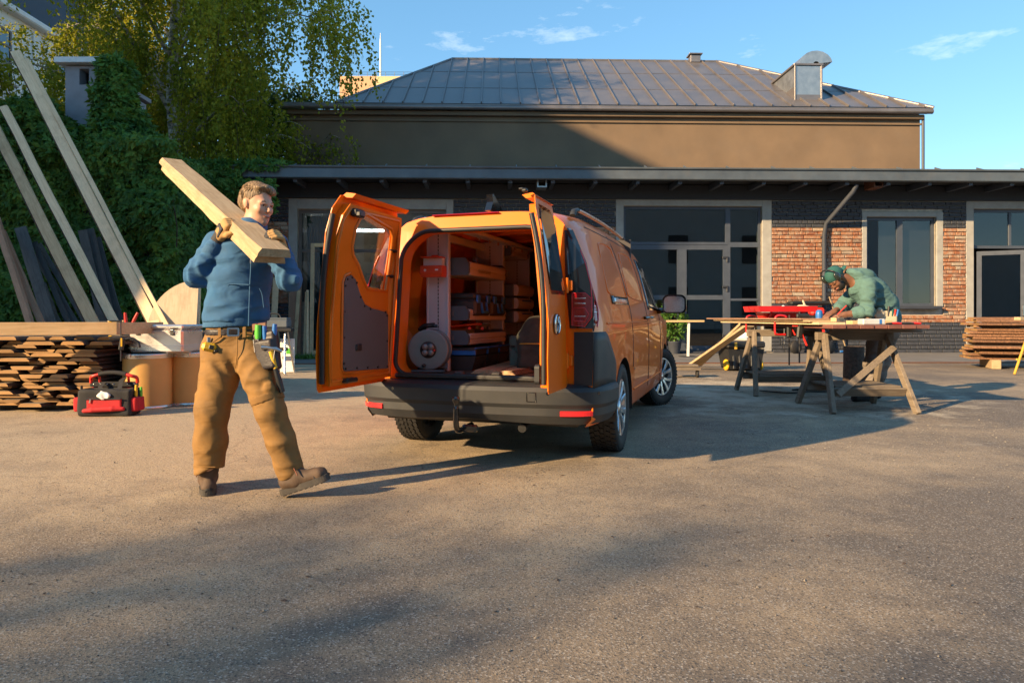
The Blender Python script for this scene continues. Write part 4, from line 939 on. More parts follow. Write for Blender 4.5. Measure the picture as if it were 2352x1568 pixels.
# the planed frame clamped together on top
FRM = thing('pine_rails', 'planed pine rails joined at a corner and clamped on top of the stack', 'rails', (-4.25, 7.50, ZST), R(21))
FH = .975 - ZST
m = MB(); m.box((-1.2, 0, FH / 2), (2.4, .055, FH), .003); m.build('long_rail', 'timber_pine', FRM)
m = MB(); m.box((.30, .034, FH / 2 - .002), (.62, .055, FH - .004), .003, M=Matrix.Rotation(R(48), 4, 'Z')); m.build('corner_rail', 'timber_pine', FRM)
m = MB(); m.box((-.55, .42, FH / 2 - .004), (.05, .78, FH - .01), .003); m.build('cross_rail', 'timber_fresh', FRM)
CL = thing('bar_clamp', 'black one handed bar clamp with yellow pads gripping the frame corner', 'clamp', (-4.20, 7.455, ZST), R(15))
m = MB(); m.box((.02, -.03, -.07), (.008, .022, .42), .001); m.build('bar', 'steel_dark', CL)
m = MB(); m.box((-.03, -.03, FH + .012), (.12, .03, .018), .005); m.box((-.08, -.03, FH + .004), (.03, .03, .012), .003, mi=1); m.build('fixed_jaw', ['black_plastic', 'yellow_plastic'], CL)
m = MB(); m.box((-.03, -.03, -.035), (.12, .03, .03), .006); m.box((-.08, -.03, -.014), (.03, .03, .012), .003, mi=1); m.box((.03, -.03, -.10), (.05, .035, .14), .012, rot=(0, .15, 0)); m.tube(smooth_path([(.05, -.03, -.05), (.13, -.03, -.04), (.19, -.03, -.09), (.20, -.03, -.14)], 5), .013, 7); m.box((.03, -.049, -.08), (.016, .003, .09), 0, mi=1); m.build('trigger_grip', ['black_plastic', 'yellow_plastic'], CL)
# jar, brush, pliers on the stack
JP = AT(250, 738, 8.3); JR = thing('glass_jar', 'clear glass jar of odds and ends on the timber stack', 'jar', (JP.x, 8.3, ZST))
m = MB(); m.lathe([(.0, .0), (.055, .0), (.06, .01), (.06, .10), (.052, .115), (.052, .125), (.048, .125), (.048, .112), (.055, .10), (.055, .012), (.0, .008)], 24); m.build('glass', 'clear_plastic', JR)
m = MB(); m.box((.01, 0, .05), (.035, .03, .08), .004, rot=(.1, .1, .3)); m.build('scraps', 'first_aid_red', JR)
PB = thing('paint_brush', 'paint brush with wooden handle laid across the glass jar', 'brush', (JP.x, 8.3, ZST + .132)); m = MB(); m.tube([(-.02, 0, 0), (.06, .0, .004), (.18, 0, .006)], [.012, .014, .012], 8); m.build('handle', 'timber_fresh', PB); m = MB(); m.box((-.06, 0, 0), (.09, .05, .022), .008); m.build('bristles', 'black_plastic', PB)
for k, (px, py, d, tl, lab) in enumerate(((290, 738, 8.1, -.1, 'red handled clamp standing upright behind the frame corner'), (303, 738, 8.2, .5, 'red handled clamp leaning over beside the upright one'))):
    p = AT(px, py, d); t = thing('hand_clamp', lab, 'clamp', (p.x, d, ZST), 0, 'red handled clamps on the stack'); m = MB(); m.tube([(0, 0, .10), (tl * .06, 0, .16), (tl * .14, 0, .24)], [.013, .019, .014], 10); m.build('handle', 'red_plastic', t); m = MB(); m.tube([(0, 0, 0), (0, 0, .11)], .010, 8); m.build('bar', 'steel_dark', t)
p = AT(76, 742, 7.0); t = thing('red_strap', 'flat red strap lying on the timber stack', 'strap', (p.x, 7.75, ZST)); m = MB(); m.loft([[(x_, 0, z_), (x_, .05, z_)] for x_, z_ in ((-.10, .045), (-.08, .012), (.0, .008), (.06, .02), (.10, .05), (.09, .02), (.0, .03), (-.1, .06))], closed=False); m.build('webbing', 'red_cloth', t)

# ------------------------------------------------------------------ drums and the metal case
def drum(loc, rz, label):
    t = thing('fibre_drum', label, 'drum', loc, rz, 'cardboard drums by the timber stack'); r_ = .255; h = .62
    m = MB(); m.lathe([(r_, .03), (r_ + .001, .3), (r_, h - .05)], 48, cap=False); m.build('shell', 'kraft', t)
    m = MB(); m.lathe([(0, .004), (r_ + .004, .0), (r_ + .010, .008), (r_ + .008, .022), (r_ + .002, .034)], 48); m.build('base_hoop', 'hoop_steel', t)
    m = MB(); m.lathe([(r_ + .003, h - .055), (r_ + .008, h - .045), (r_ + .004, h - .034), (r_ + .012, h - .026), (r_ + .014, h - .008), (r_ + .006, h), (r_ - .012, h - .002), (r_ - .02, h - .012), (0, h - .012)], 48); m.build('lid', 'hoop_steel', t)
    m = MB(); m.box((-.06, -r_ - .014, h - .02), (.022, .012, .04), .003); m.build('lid_latch', 'steel', t)
    return t
g1 = G(310, 942); drum((g1.x, g1.y + .27, 0), 0, 'cardboard drum with steel lid beside the red tool bag'); g2 = G(412, 933); drum((g2.x + .01, g2.y + .27, 0), .6, 'cardboard drum with steel lid behind the walking man')
cp = AT(376, 800, 8.05); BX = thing('aluminium_case', 'riveted aluminium case with black clasps standing on the two drums', 'case', (cp.x - .0, 8.12, .621), R(-7))
m = MB(); m.box((0, 0, .135), (.66, .42, .27), .022); m.box((0, -.001, .085), (.664, .424, .012), .004); m.box((0, -.001, .062), (.664, .424, .006), .002); m.build('body', 'case_alu', BX)
m = MB(); m.box((0, 0, .298), (.675, .435, .05), .016); m.build('lid', 'case_alu', BX)
for x in (-.21, .21):
    m = MB(); m.box((x, -.218, .24), (.05, .014, .075), .006); c_ = m.build('clasp', 'black_plastic', BX)
    m = MB(); m.tube([(x - .03, -.226, .225), (x - .03, -.232, .262), (x + .03, -.232, .262), (x + .03, -.226, .225)], .004, 6); m.build('wire_bail', 'steel', c_)
m = MB(); m.box((-.336, 0, .175), (.012, .14, .09), .006); hp = m.build('handle_plate', 'hoop_steel', BX); m = MB(); m.tube([(-.342, -.05, .20), (-.375, -.045, .16), (-.375, .045, .16), (-.342, .05, .20)], .008, 7); m.build('handle', 'hoop_steel', hp)
for k in range(7): m = MB(); m.lathe([(.006, 0), (.004, .003), (0, .004)], 8, Matrix.Translation((-.27 + k * .09, -.2185, .29)) @ Matrix.Rotation(R(90), 4, 'X')); m.build('rivet', 'steel', BX)

# ------------------------------------------------------------------ the red tool bag
gb = G(235, 957); BG = thing('tool_bag', 'red and black open top tool bag with padded handle on the ground', 'tool bag', (gb.x, gb.y + .13, 0), R(3))
s_ = SDF((-.34, -.2, -.02), (.34, .2, .40), .012)
s_.box((0, 0, .14), (.27, .125, .14), .03, .02).warp(.003, (14, 5, 20, 0, 1), (20, 9, 5, 2, 1)); s_.box((0, .0, .33), (.235, .075, .17), .02, .005, sub=True); s_.cut(lambda X, Y, Z: -Z + 0 * X + 0 * Y); s_.build('body', 'black_cloth', BG)
m = MB(); m.loft([[(x, .11 + .006 * math.sin(x * 20), z) for z in (.24, .29, .33)] for x in np.linspace(-.24, .24, 13)], closed=False); m.loft([[(x, .118 + .006 * math.sin(x * 20), z) for z in (.24, .29, .33)] for x in np.linspace(-.24, .24, 13)], closed=False); m.build('back_wall', 'red_cloth', BG)
m = MB(); m.box((0, .098, .315), (.50, .02, .055), .006); bnd = m.build('top_band', 'black_cloth', BG)
for k in range(7): m = MB(); m.lathe([(.007, 0), (.005, .004), (0, .005)], 8, Matrix.Translation((-.21 + k * .07, .087, .318)) @ Matrix.Rotation(R(90), 4, 'X')); m.build('rivet', 'chrome', bnd)
s2 = SDF((-.24, -.22, .02), (.26, -.08, .24), .009); s2.box((.01, -.125, .135), (.175, .016, .055), .012, .01).warp(.002, (30, 5, 9, 0, 1)); s2.build('front_pocket', 'red_cloth', BG)
s2 = SDF((-.26, -.24, .0), (.28, -.08, .18), .009); s2.chain([(-.19, -.128, .062), (-.1, -.142, .075), (.1, -.142, .085), (.20, -.128, .082)], [.022, .028, .028, .022], .01); s2.build('roll_pocket', 'red_cloth', BG)
m = MB(); m.box((.01, -.145, .185), (.36, .012, .016), .004); m.build('zip', 'black_plastic', BG); m = MB(); m.box((-.12, -.152, .165), (.014, .008, .045), .003, rot=(0, .25, 0)); m.build('zip_pull', 'steel', BG)
for sd in (-1, 1):
    s2 = SDF((sd * .31 - .07, -.14, .02), (sd * .31 + .07, .14, .24), .010); s2.box((sd * .285, 0, .12), (.035, .10, .075), .02, .01).warp(.003, (9, 26, 12, 0, 1)); s2.build('side_pocket', 'red_cloth', BG)
    m = MB(); m.tube(smooth_path([(sd * .24, .10, .33), (sd * .235, .09, .385), (sd * .20, .06, .405), (sd * .13, .06, .425)], 5), [.018] * 16, 8); m.tube([(sd * .15, .10, .335), (sd * .15, .08, .42)], .013, 7); m.build('handle_arm', 'red_plastic', BG)
m = MB(); m.tube(smooth_path([(-.14, .06, .424), (-.07, .06, .438), (0, .06, .442), (.07, .06, .438), (.14, .06, .424)], 4), .023, 10); m.build('handle_grip', 'black_cloth', BG)
m = MB(); m.loft([[(x, y, z), (x + .05, y - .01, z)] for x, y, z in ((-.12, .08, .34), (-.13, .02, .30), (-.08, -.06, .27), (.02, -.07, .255), (.10, -.04, .29), (.07, .05, .36), (.09, .09, .385))], closed=False); m.build('strap', 'black_cloth', BG)
for nm, lab, x, y, mt, h_ in (('screwdriver', 'yellow and black screwdriver standing in the tool bag side pocket', .29, -.02, 'yellow_plastic', .10), ('marker', 'green marker standing in the tool bag side pocket', .30, .06, 'green_plastic', .07), ('pliers', 'black pliers standing in the other tool bag side pocket', -.295, .0, 'black_plastic', .09)):
    t = thing(nm, lab, nm, (BG.location.x + x, BG.location.y + y, .13)); m = MB(); m.tube([(0, 0, .06), (0, 0, .09), (.0, 0, .09 + h_)], [.013, .016, .012], 8); m.build('handle', mt, t); m = MB(); m.tube([(0, 0, 0), (0, 0, .07)], .006, 6); m.build('shaft', 'steel', t)
t = thing('parts_bag', 'crumpled clear bag of screws in the tool bag front pocket', 'bag', (BG.location.x + .02, BG.location.y - .14, .19)); s2 = SDF((-.1, -.06, -.02), (.1, .06, .1), .008); s2.box((0, 0, .03), (.055, .012, .04), .008, .01, (0, .5, .1)).warp(.006, (40, 10, 50, 0, 1)); s2.build('film', 'paper_white', t)

# ------------------------------------------------------------------ boards leaning on the ivy
def lean_board(x0, y0, d0, x1, y1, d1, w_, th, mat_, label, bark=0, group='boards leaning against the ivy', seed=0, face=None):
    a, b = AT(x0, y0, d0), AT(x1, y1, d1); a.z = max(a.z, .02); dv = (b - a); ln = dv.length; y = dv.normalized(); x = y.cross(V((0, -1, .3)) if face is None else V(face)).normalized(); z = x.cross(y); M = Matrix((x, y, z)).transposed().to_4x4(); M.translation = a
    r_ = random.Random(seed); t = bpy.data.objects.new('leaning_board', None); COL.objects.link(t); t.matrix_world = M; tag(t, label, 'board', group)
    m = MB(); secs_ = []; k = 9
    for i in range(k): yy = ln * i / (k - 1); e = r_.uniform(-.008, .008); c = (.35 * w_ if (i == k - 1) else 0); secs_.append([(-w_ / 2 + e, yy, 0), (w_ / 2 + e, yy - c, 0), (w_ / 2 + e, yy - c, th), (-w_ / 2 + e, yy, th)])
    m.loft(secs_, smooth=False); m.build('board', mat_, t, fix=True)
    if bark:
        m = MB(); m.loft([[(s_[0][0] * 1.0 - .002, s_[0][1], -.002), (s_[0][0] - .028, s_[0][1], th * .5), (s_[0][0] - .002, s_[0][1], th + .002)] for s_ in [[(q[0][0] + r_.uniform(-.008, .004), q[0][1])] for q in secs_]], closed=True, smooth=False); m.build('bark_edge', 'bark', t, fix=True)
    return t
lean_board(416, 866, 12.0, 37, 118, 14.5, .185, .05, 'timber_pale', 'longest pale board with dark bark on one edge, topmost against the ivy', 1, seed=1)
lean_board(444, 866, 11.9, 63, 137, 14.4, .075, .045, 'timber_pale', 'long narrow pale board beside the longest one', 0, seed=2)
lean_board(327, 866, 12.0, 10, 245, 14.3, .145, .05, 'timber_pale', 'pale board with bark edge, second from the left of the bright ones', 1, seed=3)
lean_board(279, 866, 11.8, -25, 265, 14.2, .19, .05, 'timber_fresh', 'wide pale board with rough bark and brown heartwood stripe, leftmost bright one', 1, seed=4)
lean_board(112, 866, 11.6, -6, 500, 13.6, .10, .09, 'timber_red', 'squared reddish post at the left edge leaning on the ivy', 0, seed=5)
lean_board(152, 866, 11.7, 8, 530, 13.7, .09, .08, 'timber_red', 'squared reddish post leaning just beside the leftmost post', 0, seed=6)
gl = 'weathered grey boards leaning against the ivy'
lean_board(152, 866, 12.4, 48, 520, 14.0, .22, .03, 'timber_grey', 'wide grey weathered board behind the reddish posts', 0, gl, 7)
lean_board(207, 866, 12.5, 80, 556, 14.0, .10, .03, 'timber_grey', 'thin grey weathered board slanting right of the wide grey one', 0, gl, 8)
lean_board(240, 866, 12.5, 84, 585, 14.1, .12, .03, 'timber_grey', 'thin grey weathered board, middle of the slanting fan', 0, gl, 9)
lean_board(268, 866, 12.6, 90, 560, 14.2, .10, .03, 'timber_grey', 'thin grey weathered board, flattest of the slanting fan', 0, gl, 10)
lean_board(175, 866, 12.6, 95, 650, 13.7, .16, .03, 'timber_grey', 'short grey weathered board low in the slanting fan', 0, gl, 15)
lean_board(262, 866, 12.6, 190, 528, 14.2, .17, .03, 'timber_grey', 'tall dark grey board, left one of the steep trio', 0, gl, 11)
lean_board(285, 866, 12.7, 206, 525, 14.3, .17, .03, 'timber_grey', 'tall dark grey board, middle one of the steep trio', 0, gl, 12)
lean_board(306, 866, 12.8, 222, 545, 14.3, .16, .03, 'timber_grey', 'tall dark grey board, right one of the steep trio', 0, gl, 13)
# rounded plywood sheet
pp = AT(445, 740, 12.2); PY = thing('plywood_sheet', 'upright plywood sheet with one rounded corner behind the aluminium case', 'plywood sheet', (pp.x, 12.2, 0)); rad = .86; zt = AT(445, 640, 12.2).z
ol = [(0, 0), (0, zt)] + [(-rad * math.sin(a), zt - rad + rad * math.cos(a)) for a in np.linspace(.06, PI / 2, 14)] + [(-rad, 0)]
m = MB(); m.prism(ol, -.011, .011, Matrix.Rotation(R(83), 4, 'X')); m.build('sheet', 'ply', PY)
lean_board(452, 850, 13.0, 455, 640, 13.3, .10, .05, 'timber_pale', 'short pale batten standing beside the plywood sheet', 0, 'loose timber by the workshop', 20)

# ------------------------------------------------------------------ the van
def paint():
    m_, n, p = new_mat('van_orange'); co = coords(n, 'Object')
    n1 = nd(n, 'ShaderNodeTexNoise', Scale=900.0, Detail=2.0); n.links.new(co, n1.inputs['Vector'])
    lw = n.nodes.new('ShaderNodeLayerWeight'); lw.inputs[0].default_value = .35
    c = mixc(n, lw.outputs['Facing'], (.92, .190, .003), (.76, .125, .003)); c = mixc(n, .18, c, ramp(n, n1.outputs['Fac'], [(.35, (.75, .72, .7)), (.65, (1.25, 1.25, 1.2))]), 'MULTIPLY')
    n.links.new(c, p.inputs['Base Color']); p.inputs['Metallic'].default_value = .0; p.inputs['Roughness'].default_value = .36; p.inputs['Specular IOR Level'].default_value = .25; p.inputs['Coat Weight'].default_value = .45; p.inputs['Coat Roughness'].default_value = .025; p.inputs['Coat IOR'].default_value = 1.42
    n2 = nd(n, 'ShaderNodeTexNoise', Scale=2.2, Detail=2.0); n.links.new(co, n2.inputs['Vector']); bump(n, p, n2.outputs['Fac'], .05, .03)
paint()
YAW = R(18.48)
VAN = thing('panel_van', 'orange panel van parked at an angle with both rear doors open', 'van', (-.004, 5.676, 0), -YAW)
R0, WHB = .335, 2.97
AR = .385
def zb_at(y):
    z = .27 if 0 < y < WHB else .30
    for y0 in (0.0, WHB):
        d = AR * AR - (y - y0) ** 2
        if d > 0: z = max(z, .335 + math.sqrt(d) * 1.0)
    return z
def roof_at(y): return float(np.interp(y, [-.85, -.7, -.3, .6, 1.4, 2.0, 2.3, 2.6, 2.9, 3.15, 3.5, 3.75, 3.86], [1.775, 1.80, 1.825, 1.84, 1.835, 1.80, 1.74, 1.54, 1.32, 1.14, 1.05, .93, .76]))
def bw_at(y): return float(np.interp(y, [-.85, -.80, -.68, -.45, 0, 1.5, 2.6, 3.2, 3.6, 3.78, 3.86], [.845, .868, .895, .915, .925, .928, .92, .905, .85, .76, .62]))
BASE = [(.055, .27), (.012, .32), (.0, .52), (-.004, .72), (.0, .88), (.006, .98), (.022, 1.08), (.05, 1.20), (.085, 1.33), (.122, 1.46), (.160, 1.57), (.198, 1.66), (.245, 1.73), (.31, 1.785), (.42, 1.815), (.58, 1.832), (.76, 1.838), (.925, 1.84)]
def lean(z): return .115 * max(0, (z - 1.0) / .8) ** 2
def profile(y):
    zb, r_, bw = zb_at(y), roof_at(y), bw_at(y); out = []
    bel = min(.98, r_ - .12)
    for i, (ins, z) in enumerate(BASE):
        if z <= .98: z2 = zb + (z - .27) * (bel - zb) / (.98 - .27)
        else: z2 = bel + (z - .98) * (r_ - bel) / (1.84 - .98)
        k = min(1.0, (r_ - .6) / 1.2) if z > .98 else 1
        x = bw - ins if i < len(BASE) - 1 else 0.0
        if i < 2 and zb > .31: x = bw - .004
        out.append((x * (bw / .925 if False else 1) if x > 0 else 0.0, z2))
    # keep the upper points inside the narrowing nose
    f = bw / .925
    out = [(bw - (bw - x) * (1 if i < 5 else f) if i < len(out) - 1 else 0.0, z) for i, (x, z) in enumerate(out)]
    return out
def sx(y, z):
    """half width of the body at y, z"""
    pr = profile(y); zs = [p[1] for p in pr]; xs = [p[0] for p in pr]
    return float(np.interp(z, zs, xs))
def wl(y): return max(0.0, min(1.0, (.3 - y) / 1.1))
def skin(y, z, off=0.0, side=1):
    """a point of the body side, pushed out by off"""
    x = sx(y, z); dzx = (sx(y, z + .02) - sx(y, z - .02)) / .04; n = V((1, 0, -dzx)).normalized()
    dyx = (sx(y + .03, z) - sx(y - .03, z)) / .06; n = V((1, -dyx, -dzx)).normalized()
    return V((side * (x + n.x * off), y + lean(z) * wl(y) + n.y * off, z + n.z * off))
ys = sorted(set([-.84, -.80, -.74, -.66, -.58, -.5, -.44] + [round(-AR * math.cos(a), 4) for a in np.linspace(0.02, PI - .02, 15)] + [round(WHB - AR * math.cos(a), 4) for a in np.linspace(0.02, PI - .02, 15)] + [.5, .8, 1.1, 1.4, 1.7, 2.0, 2.2, 2.4, 3.42, 3.55, 3.66, 3.75, 3.82, 3.86]))
secs = []
for y in ys:
    h = [(x, y + lean(z) * wl(y), z) for x, z in profile(y)]
    secs.append(h + [(-x, yy, z) for x, yy, z in h[-2::-1]])
bd = MB(); n = len(secs[0]); vs_ = [p for s_ in secs for p in s_]
def face_mat(i, j):
    yc = (ys[i] + ys[i + 1]) / 2; k = min(j, n - 2 - j); zc = (secs[i][j][2] + secs[i][j + 1][2] + secs[i + 1][j][2] + secs[i + 1][j + 1][2]) / 4
    return 1 if yc > 2.25 and yc < 3.1 and zc > 1.12 and k >= 14 else 0
for i in range(len(secs) - 1):
    for j in range(n - 1):
        bd.add([], [], 0)
for mi_ in (0, 1):
    fs = [[i * n + j, (i + 1) * n + j, (i + 1) * n + j + 1, i * n + j + 1] for i in range(len(secs) - 1) for j in range(n - 1) if face_mat(i, j) == mi_]
    bd.add(vs_, fs, mi_, True)
bd.add(secs[-1], [list(range(n))], 0, False)
BODY = bd.build('body', ['van_orange', 'gloss_black'], VAN, fix=True)
# rear frame with the load opening
OPN = rrect(-.605, .615, .605, 1.655, [.10, .10, .20, .20], 8)
OPN = [(x * (1 - .10 * max(0, (z - 1.15) / .5) ** 1.5), z) for x, z in OPN]
prr = profile(-.84); ring = [(x, z) for x, z in prr if z >= .5]; ring = [(ring[0][0], .40)] + ring; ring = [(-x, z) for x, z in ring[::-1]][:] + ring[1:] if False else ring + [(-x, z) for x, z in ring[-2::-1]]
m = MB(); m.panel(ring, [OPN], .035, 0.0, lambda a, b, t: (a, -.84 + lean(b) + t, b), step=.12); m.build('rear_frame', 'van_orange', VAN, fix=True)
m = MB(); m.tube([(a, -.85 + lean(b), b) for a, b in OPN], .017, 8, closed=True); m.build('door_seal', 'seal_rubber', VAN)
# jambs running inwards
m = MB(); ins = [(x * .985, .62 + (z - .62) * .99) for x, z in OPN]
m.loft([[(a, -.835 + lean(b), b) for a, b in OPN], [(a, -.70 + lean(b) * .9, b) for a, b in ins]], cap=False); m.build('door_jamb', 'van_inner', VAN)
# load space: floor, walls, roof lining, bulkhead
BK = 1.42
m = MB(); m.box((0, (BK - .80) / 2, .600), (1.36, BK + .80 - .0, .03), .004); m.build('load_floor', 'van_floor', VAN)
m = MB(); m.box((0, -.815, .608), (1.22, .10, .035), .012)
for k in (-.12, .16): m.box((k, -.80, .63), (.07, .06, .03), .01)
m.build('sill_trim', 'floor_lip', VAN)
def inner_wall(side):
    m = MB(); zz = [.615, .80, .95, 1.10, 1.25, 1.40, 1.52, 1.62, 1.69, 1.735]; yy = np.linspace(-.72, BK, 26); rows = []
    for i, y in enumerate(yy):
        rows.append([(side * (np.interp(z, [.6, .9, 1.1, 1.4, 1.62, 1.735], [.70, .755, .745, .70, .60, .42]) - (.055 if i % 5 in (0, 1) else 0) - (.10 if abs(y) < .38 and z < .92 else 0)), y, z) for z in zz])
    m.loft(rows, closed=False, smooth=False); return m.build('inner_wall', 'van_inner', VAN)
inner_wall(-1); inner_wall(1)
m = MB(); yy = np.linspace(-.72, BK, 18); m.loft([[(x, y, 1.74 + .035 * (1 - (x / .45) ** 2) - (.02 if i % 4 == 0 else 0)) for x in np.linspace(-.45, .45, 9)] for i, y in enumerate(yy)], closed=False, smooth=False); m.build('roof_lining', 'van_inner', VAN)
for y in (-.35, .25, .85):
    m = MB(); m.tube([(x, y, 1.715 + .035 * (1 - (x / .5) ** 2)) for x in np.linspace(-.48, .48, 9)], .022, 6, sx=1.6); m.build('roof_rib', 'van_inner', VAN)
m = MB(); m.box((0, -.70, 1.695), (.42, .05, .045), .015); m.box((-.13, -.73, 1.69), (.10, .03, .035), .01); m.box((.14, -.73, 1.69), (.10, .03, .035), .01); m.build('load_lamp', 'alu', VAN)
m = MB(); m.box((0, BK, 1.18), (1.5, .03, 1.2))
for z in (.85, 1.12, 1.40): m.box((0, BK - .02, z), (1.46, .03, .035), .01); m.box((0, BK - .018, z + .07), (1.46, .02, .05), .01)
m.build('bulkhead', 'bulkhead', VAN)
# floor pan and running gear
m = MB(); m.box((0, 1.5, .36), (1.56, 4.1, .14), .03); m.box((0, -.52, .36), (1.50, .5, .16), .03); m.build('underbody', 'black_plastic', VAN)
m = MB(); m.tube([(-.66, 0, .30), (.66, 0, .30)], .055, 10); m.tube([(-.62, -.35, .28), (.62, -.35, .28)], .035, 8); m.box((.0, -.52, .33), (.42, .26, .14), .05); m.tube([(.34, -.55, .31), (.36, -.85, .27)], .03, 10)
for s_ in (-1, 1): m.tube([(s_ * .56, -.05, .30), (s_ * .56, -.05, .55)], .045, 10); m.tube([(s_ * .63, -.35, .29), (s_ * .52, -.35, .29)], .05, 10)
m.build('rear_axle', 'black_plastic', VAN)
for y0 in (0, WHB):
    for s_ in (-1, 1):
        m = MB(); arc = [(y0 - (AR + .0) * math.cos(a), .335 + (AR) * math.sin(a)) for a in np.linspace(-.15, PI + .15, 17)]
        m.loft([[(s_ * (bw_at(y0) - .004), y, z) for y, z in arc], [(s_ * .62, y, z) for y, z in arc]], closed=False); m.build('wheel_housing', 'black_plastic', VAN)
# rear bumper
bp = [(.932, -.395), (.934, -.50), (.925, -.62), (.900, -.74), (.850, -.835), (.760, -.895), (.60, -.935), (.40, -.955), (.2, -.965), (0, -.968)]
bp = bp + [(-x, y) for x, y in bp[-2::-1]]; bp = smooth_path([(x, y, 0) for x, y in bp], 3)
sec = [(-.16, .305), (-.07, .310), (-.035, .318), (-.004, .375), (-.002, .425), (.014, .452), (.016, .535), (.002, .562), (-.03, .578), (-.15, .592)]
rows = []
for i, p in enumerate(bp):
    t = (bp[min(i + 1, len(bp) - 1)] - bp[max(i - 1, 0)]).normalized(); nn = V((-t.y, t.x, 0)) * -1
    if nn.dot(V((p.x, p.y + .3, 0))) < 0: nn = -nn
    e = min(i, len(bp) - 1 - i) / 3.0; drop = .0
    rows.append([(p.x + nn.x * o_, p.y + nn.y * o_, z + (.02 * max(0, 1 - abs(p.x) / .45) if z < .33 else 0) - drop) for o_, z in sec])
m = MB()
for k in range(len(sec) - 1): m.loft([[r_[k], r_[k + 1]] for r_ in rows], closed=False)
BUMP = m.build('bumper', 'bumper_plastic', VAN)
def bump_pt(k, o_, z):
    k = max(0, min(len(bp) - 1.001, k)); i = int(k); p = bp[i].lerp(bp[i + 1], k - i); t = (bp[min(i + 1, len(bp) - 1)] - bp[max(i - 1, 0)]).normalized(); nn = V((t.y, -t.x, 0))
    if nn.dot(V((p.x, p.y + .3, 0))) < 0: nn = -nn
    return V((p.x + nn.x * o_, p.y + nn.y * o_, z))
for ks in (np.linspace(12.2, 17.2, 9), np.linspace(len(bp) - 1 - 16.8, len(bp) - 1 - 11.0, 9)):
    m = MB(); m.loft([[bump_pt(k, -.008, .372), bump_pt(k, .008, .376), bump_pt(k, .008, .404), bump_pt(k, -.004, .41)] for k in ks], smooth=False); m.build('reflector', 'reflector_red', BUMP, fix=True)
for k in (11, 18.5, 27 + 8.5, 27 + 16):
    a, b = bump_pt(k, .006, .525), bump_pt(k, .017, .525); m = MB(); m.tube([a, b], .011, 10); m.build('parking_sensor', 'gloss_black', BUMP)
m = MB(); m.tube([(.43, -.972, .47), (.49, -.969, .47), (.49, -.967, .53), (.43, -.970, .53)], .0025, 4, closed=True); m.build('towing_cover', 'gloss_black', BUMP)
m = MB(); m.lathe([(.0, .032), (.014, .029), (.024, .02), (.027, .004), (.022, -.012), (.014, -.022), (.014, -.05), (.019, -.055), (.019, -.062)], 16, Matrix.Translation((-.03, -1.08, .475)))
m.tube(smooth_path([(-.03, -1.08, .42), (-.03, -1.08, .33), (-.03, -1.06, .28), (-.03, -1.0, .262), (-.03, -.8, .27)], 4), .020, 10); m.box((.03, -.98, .275), (.11, .04, .05), .01); m.build('tow_hook', 'gloss_black', VAN)
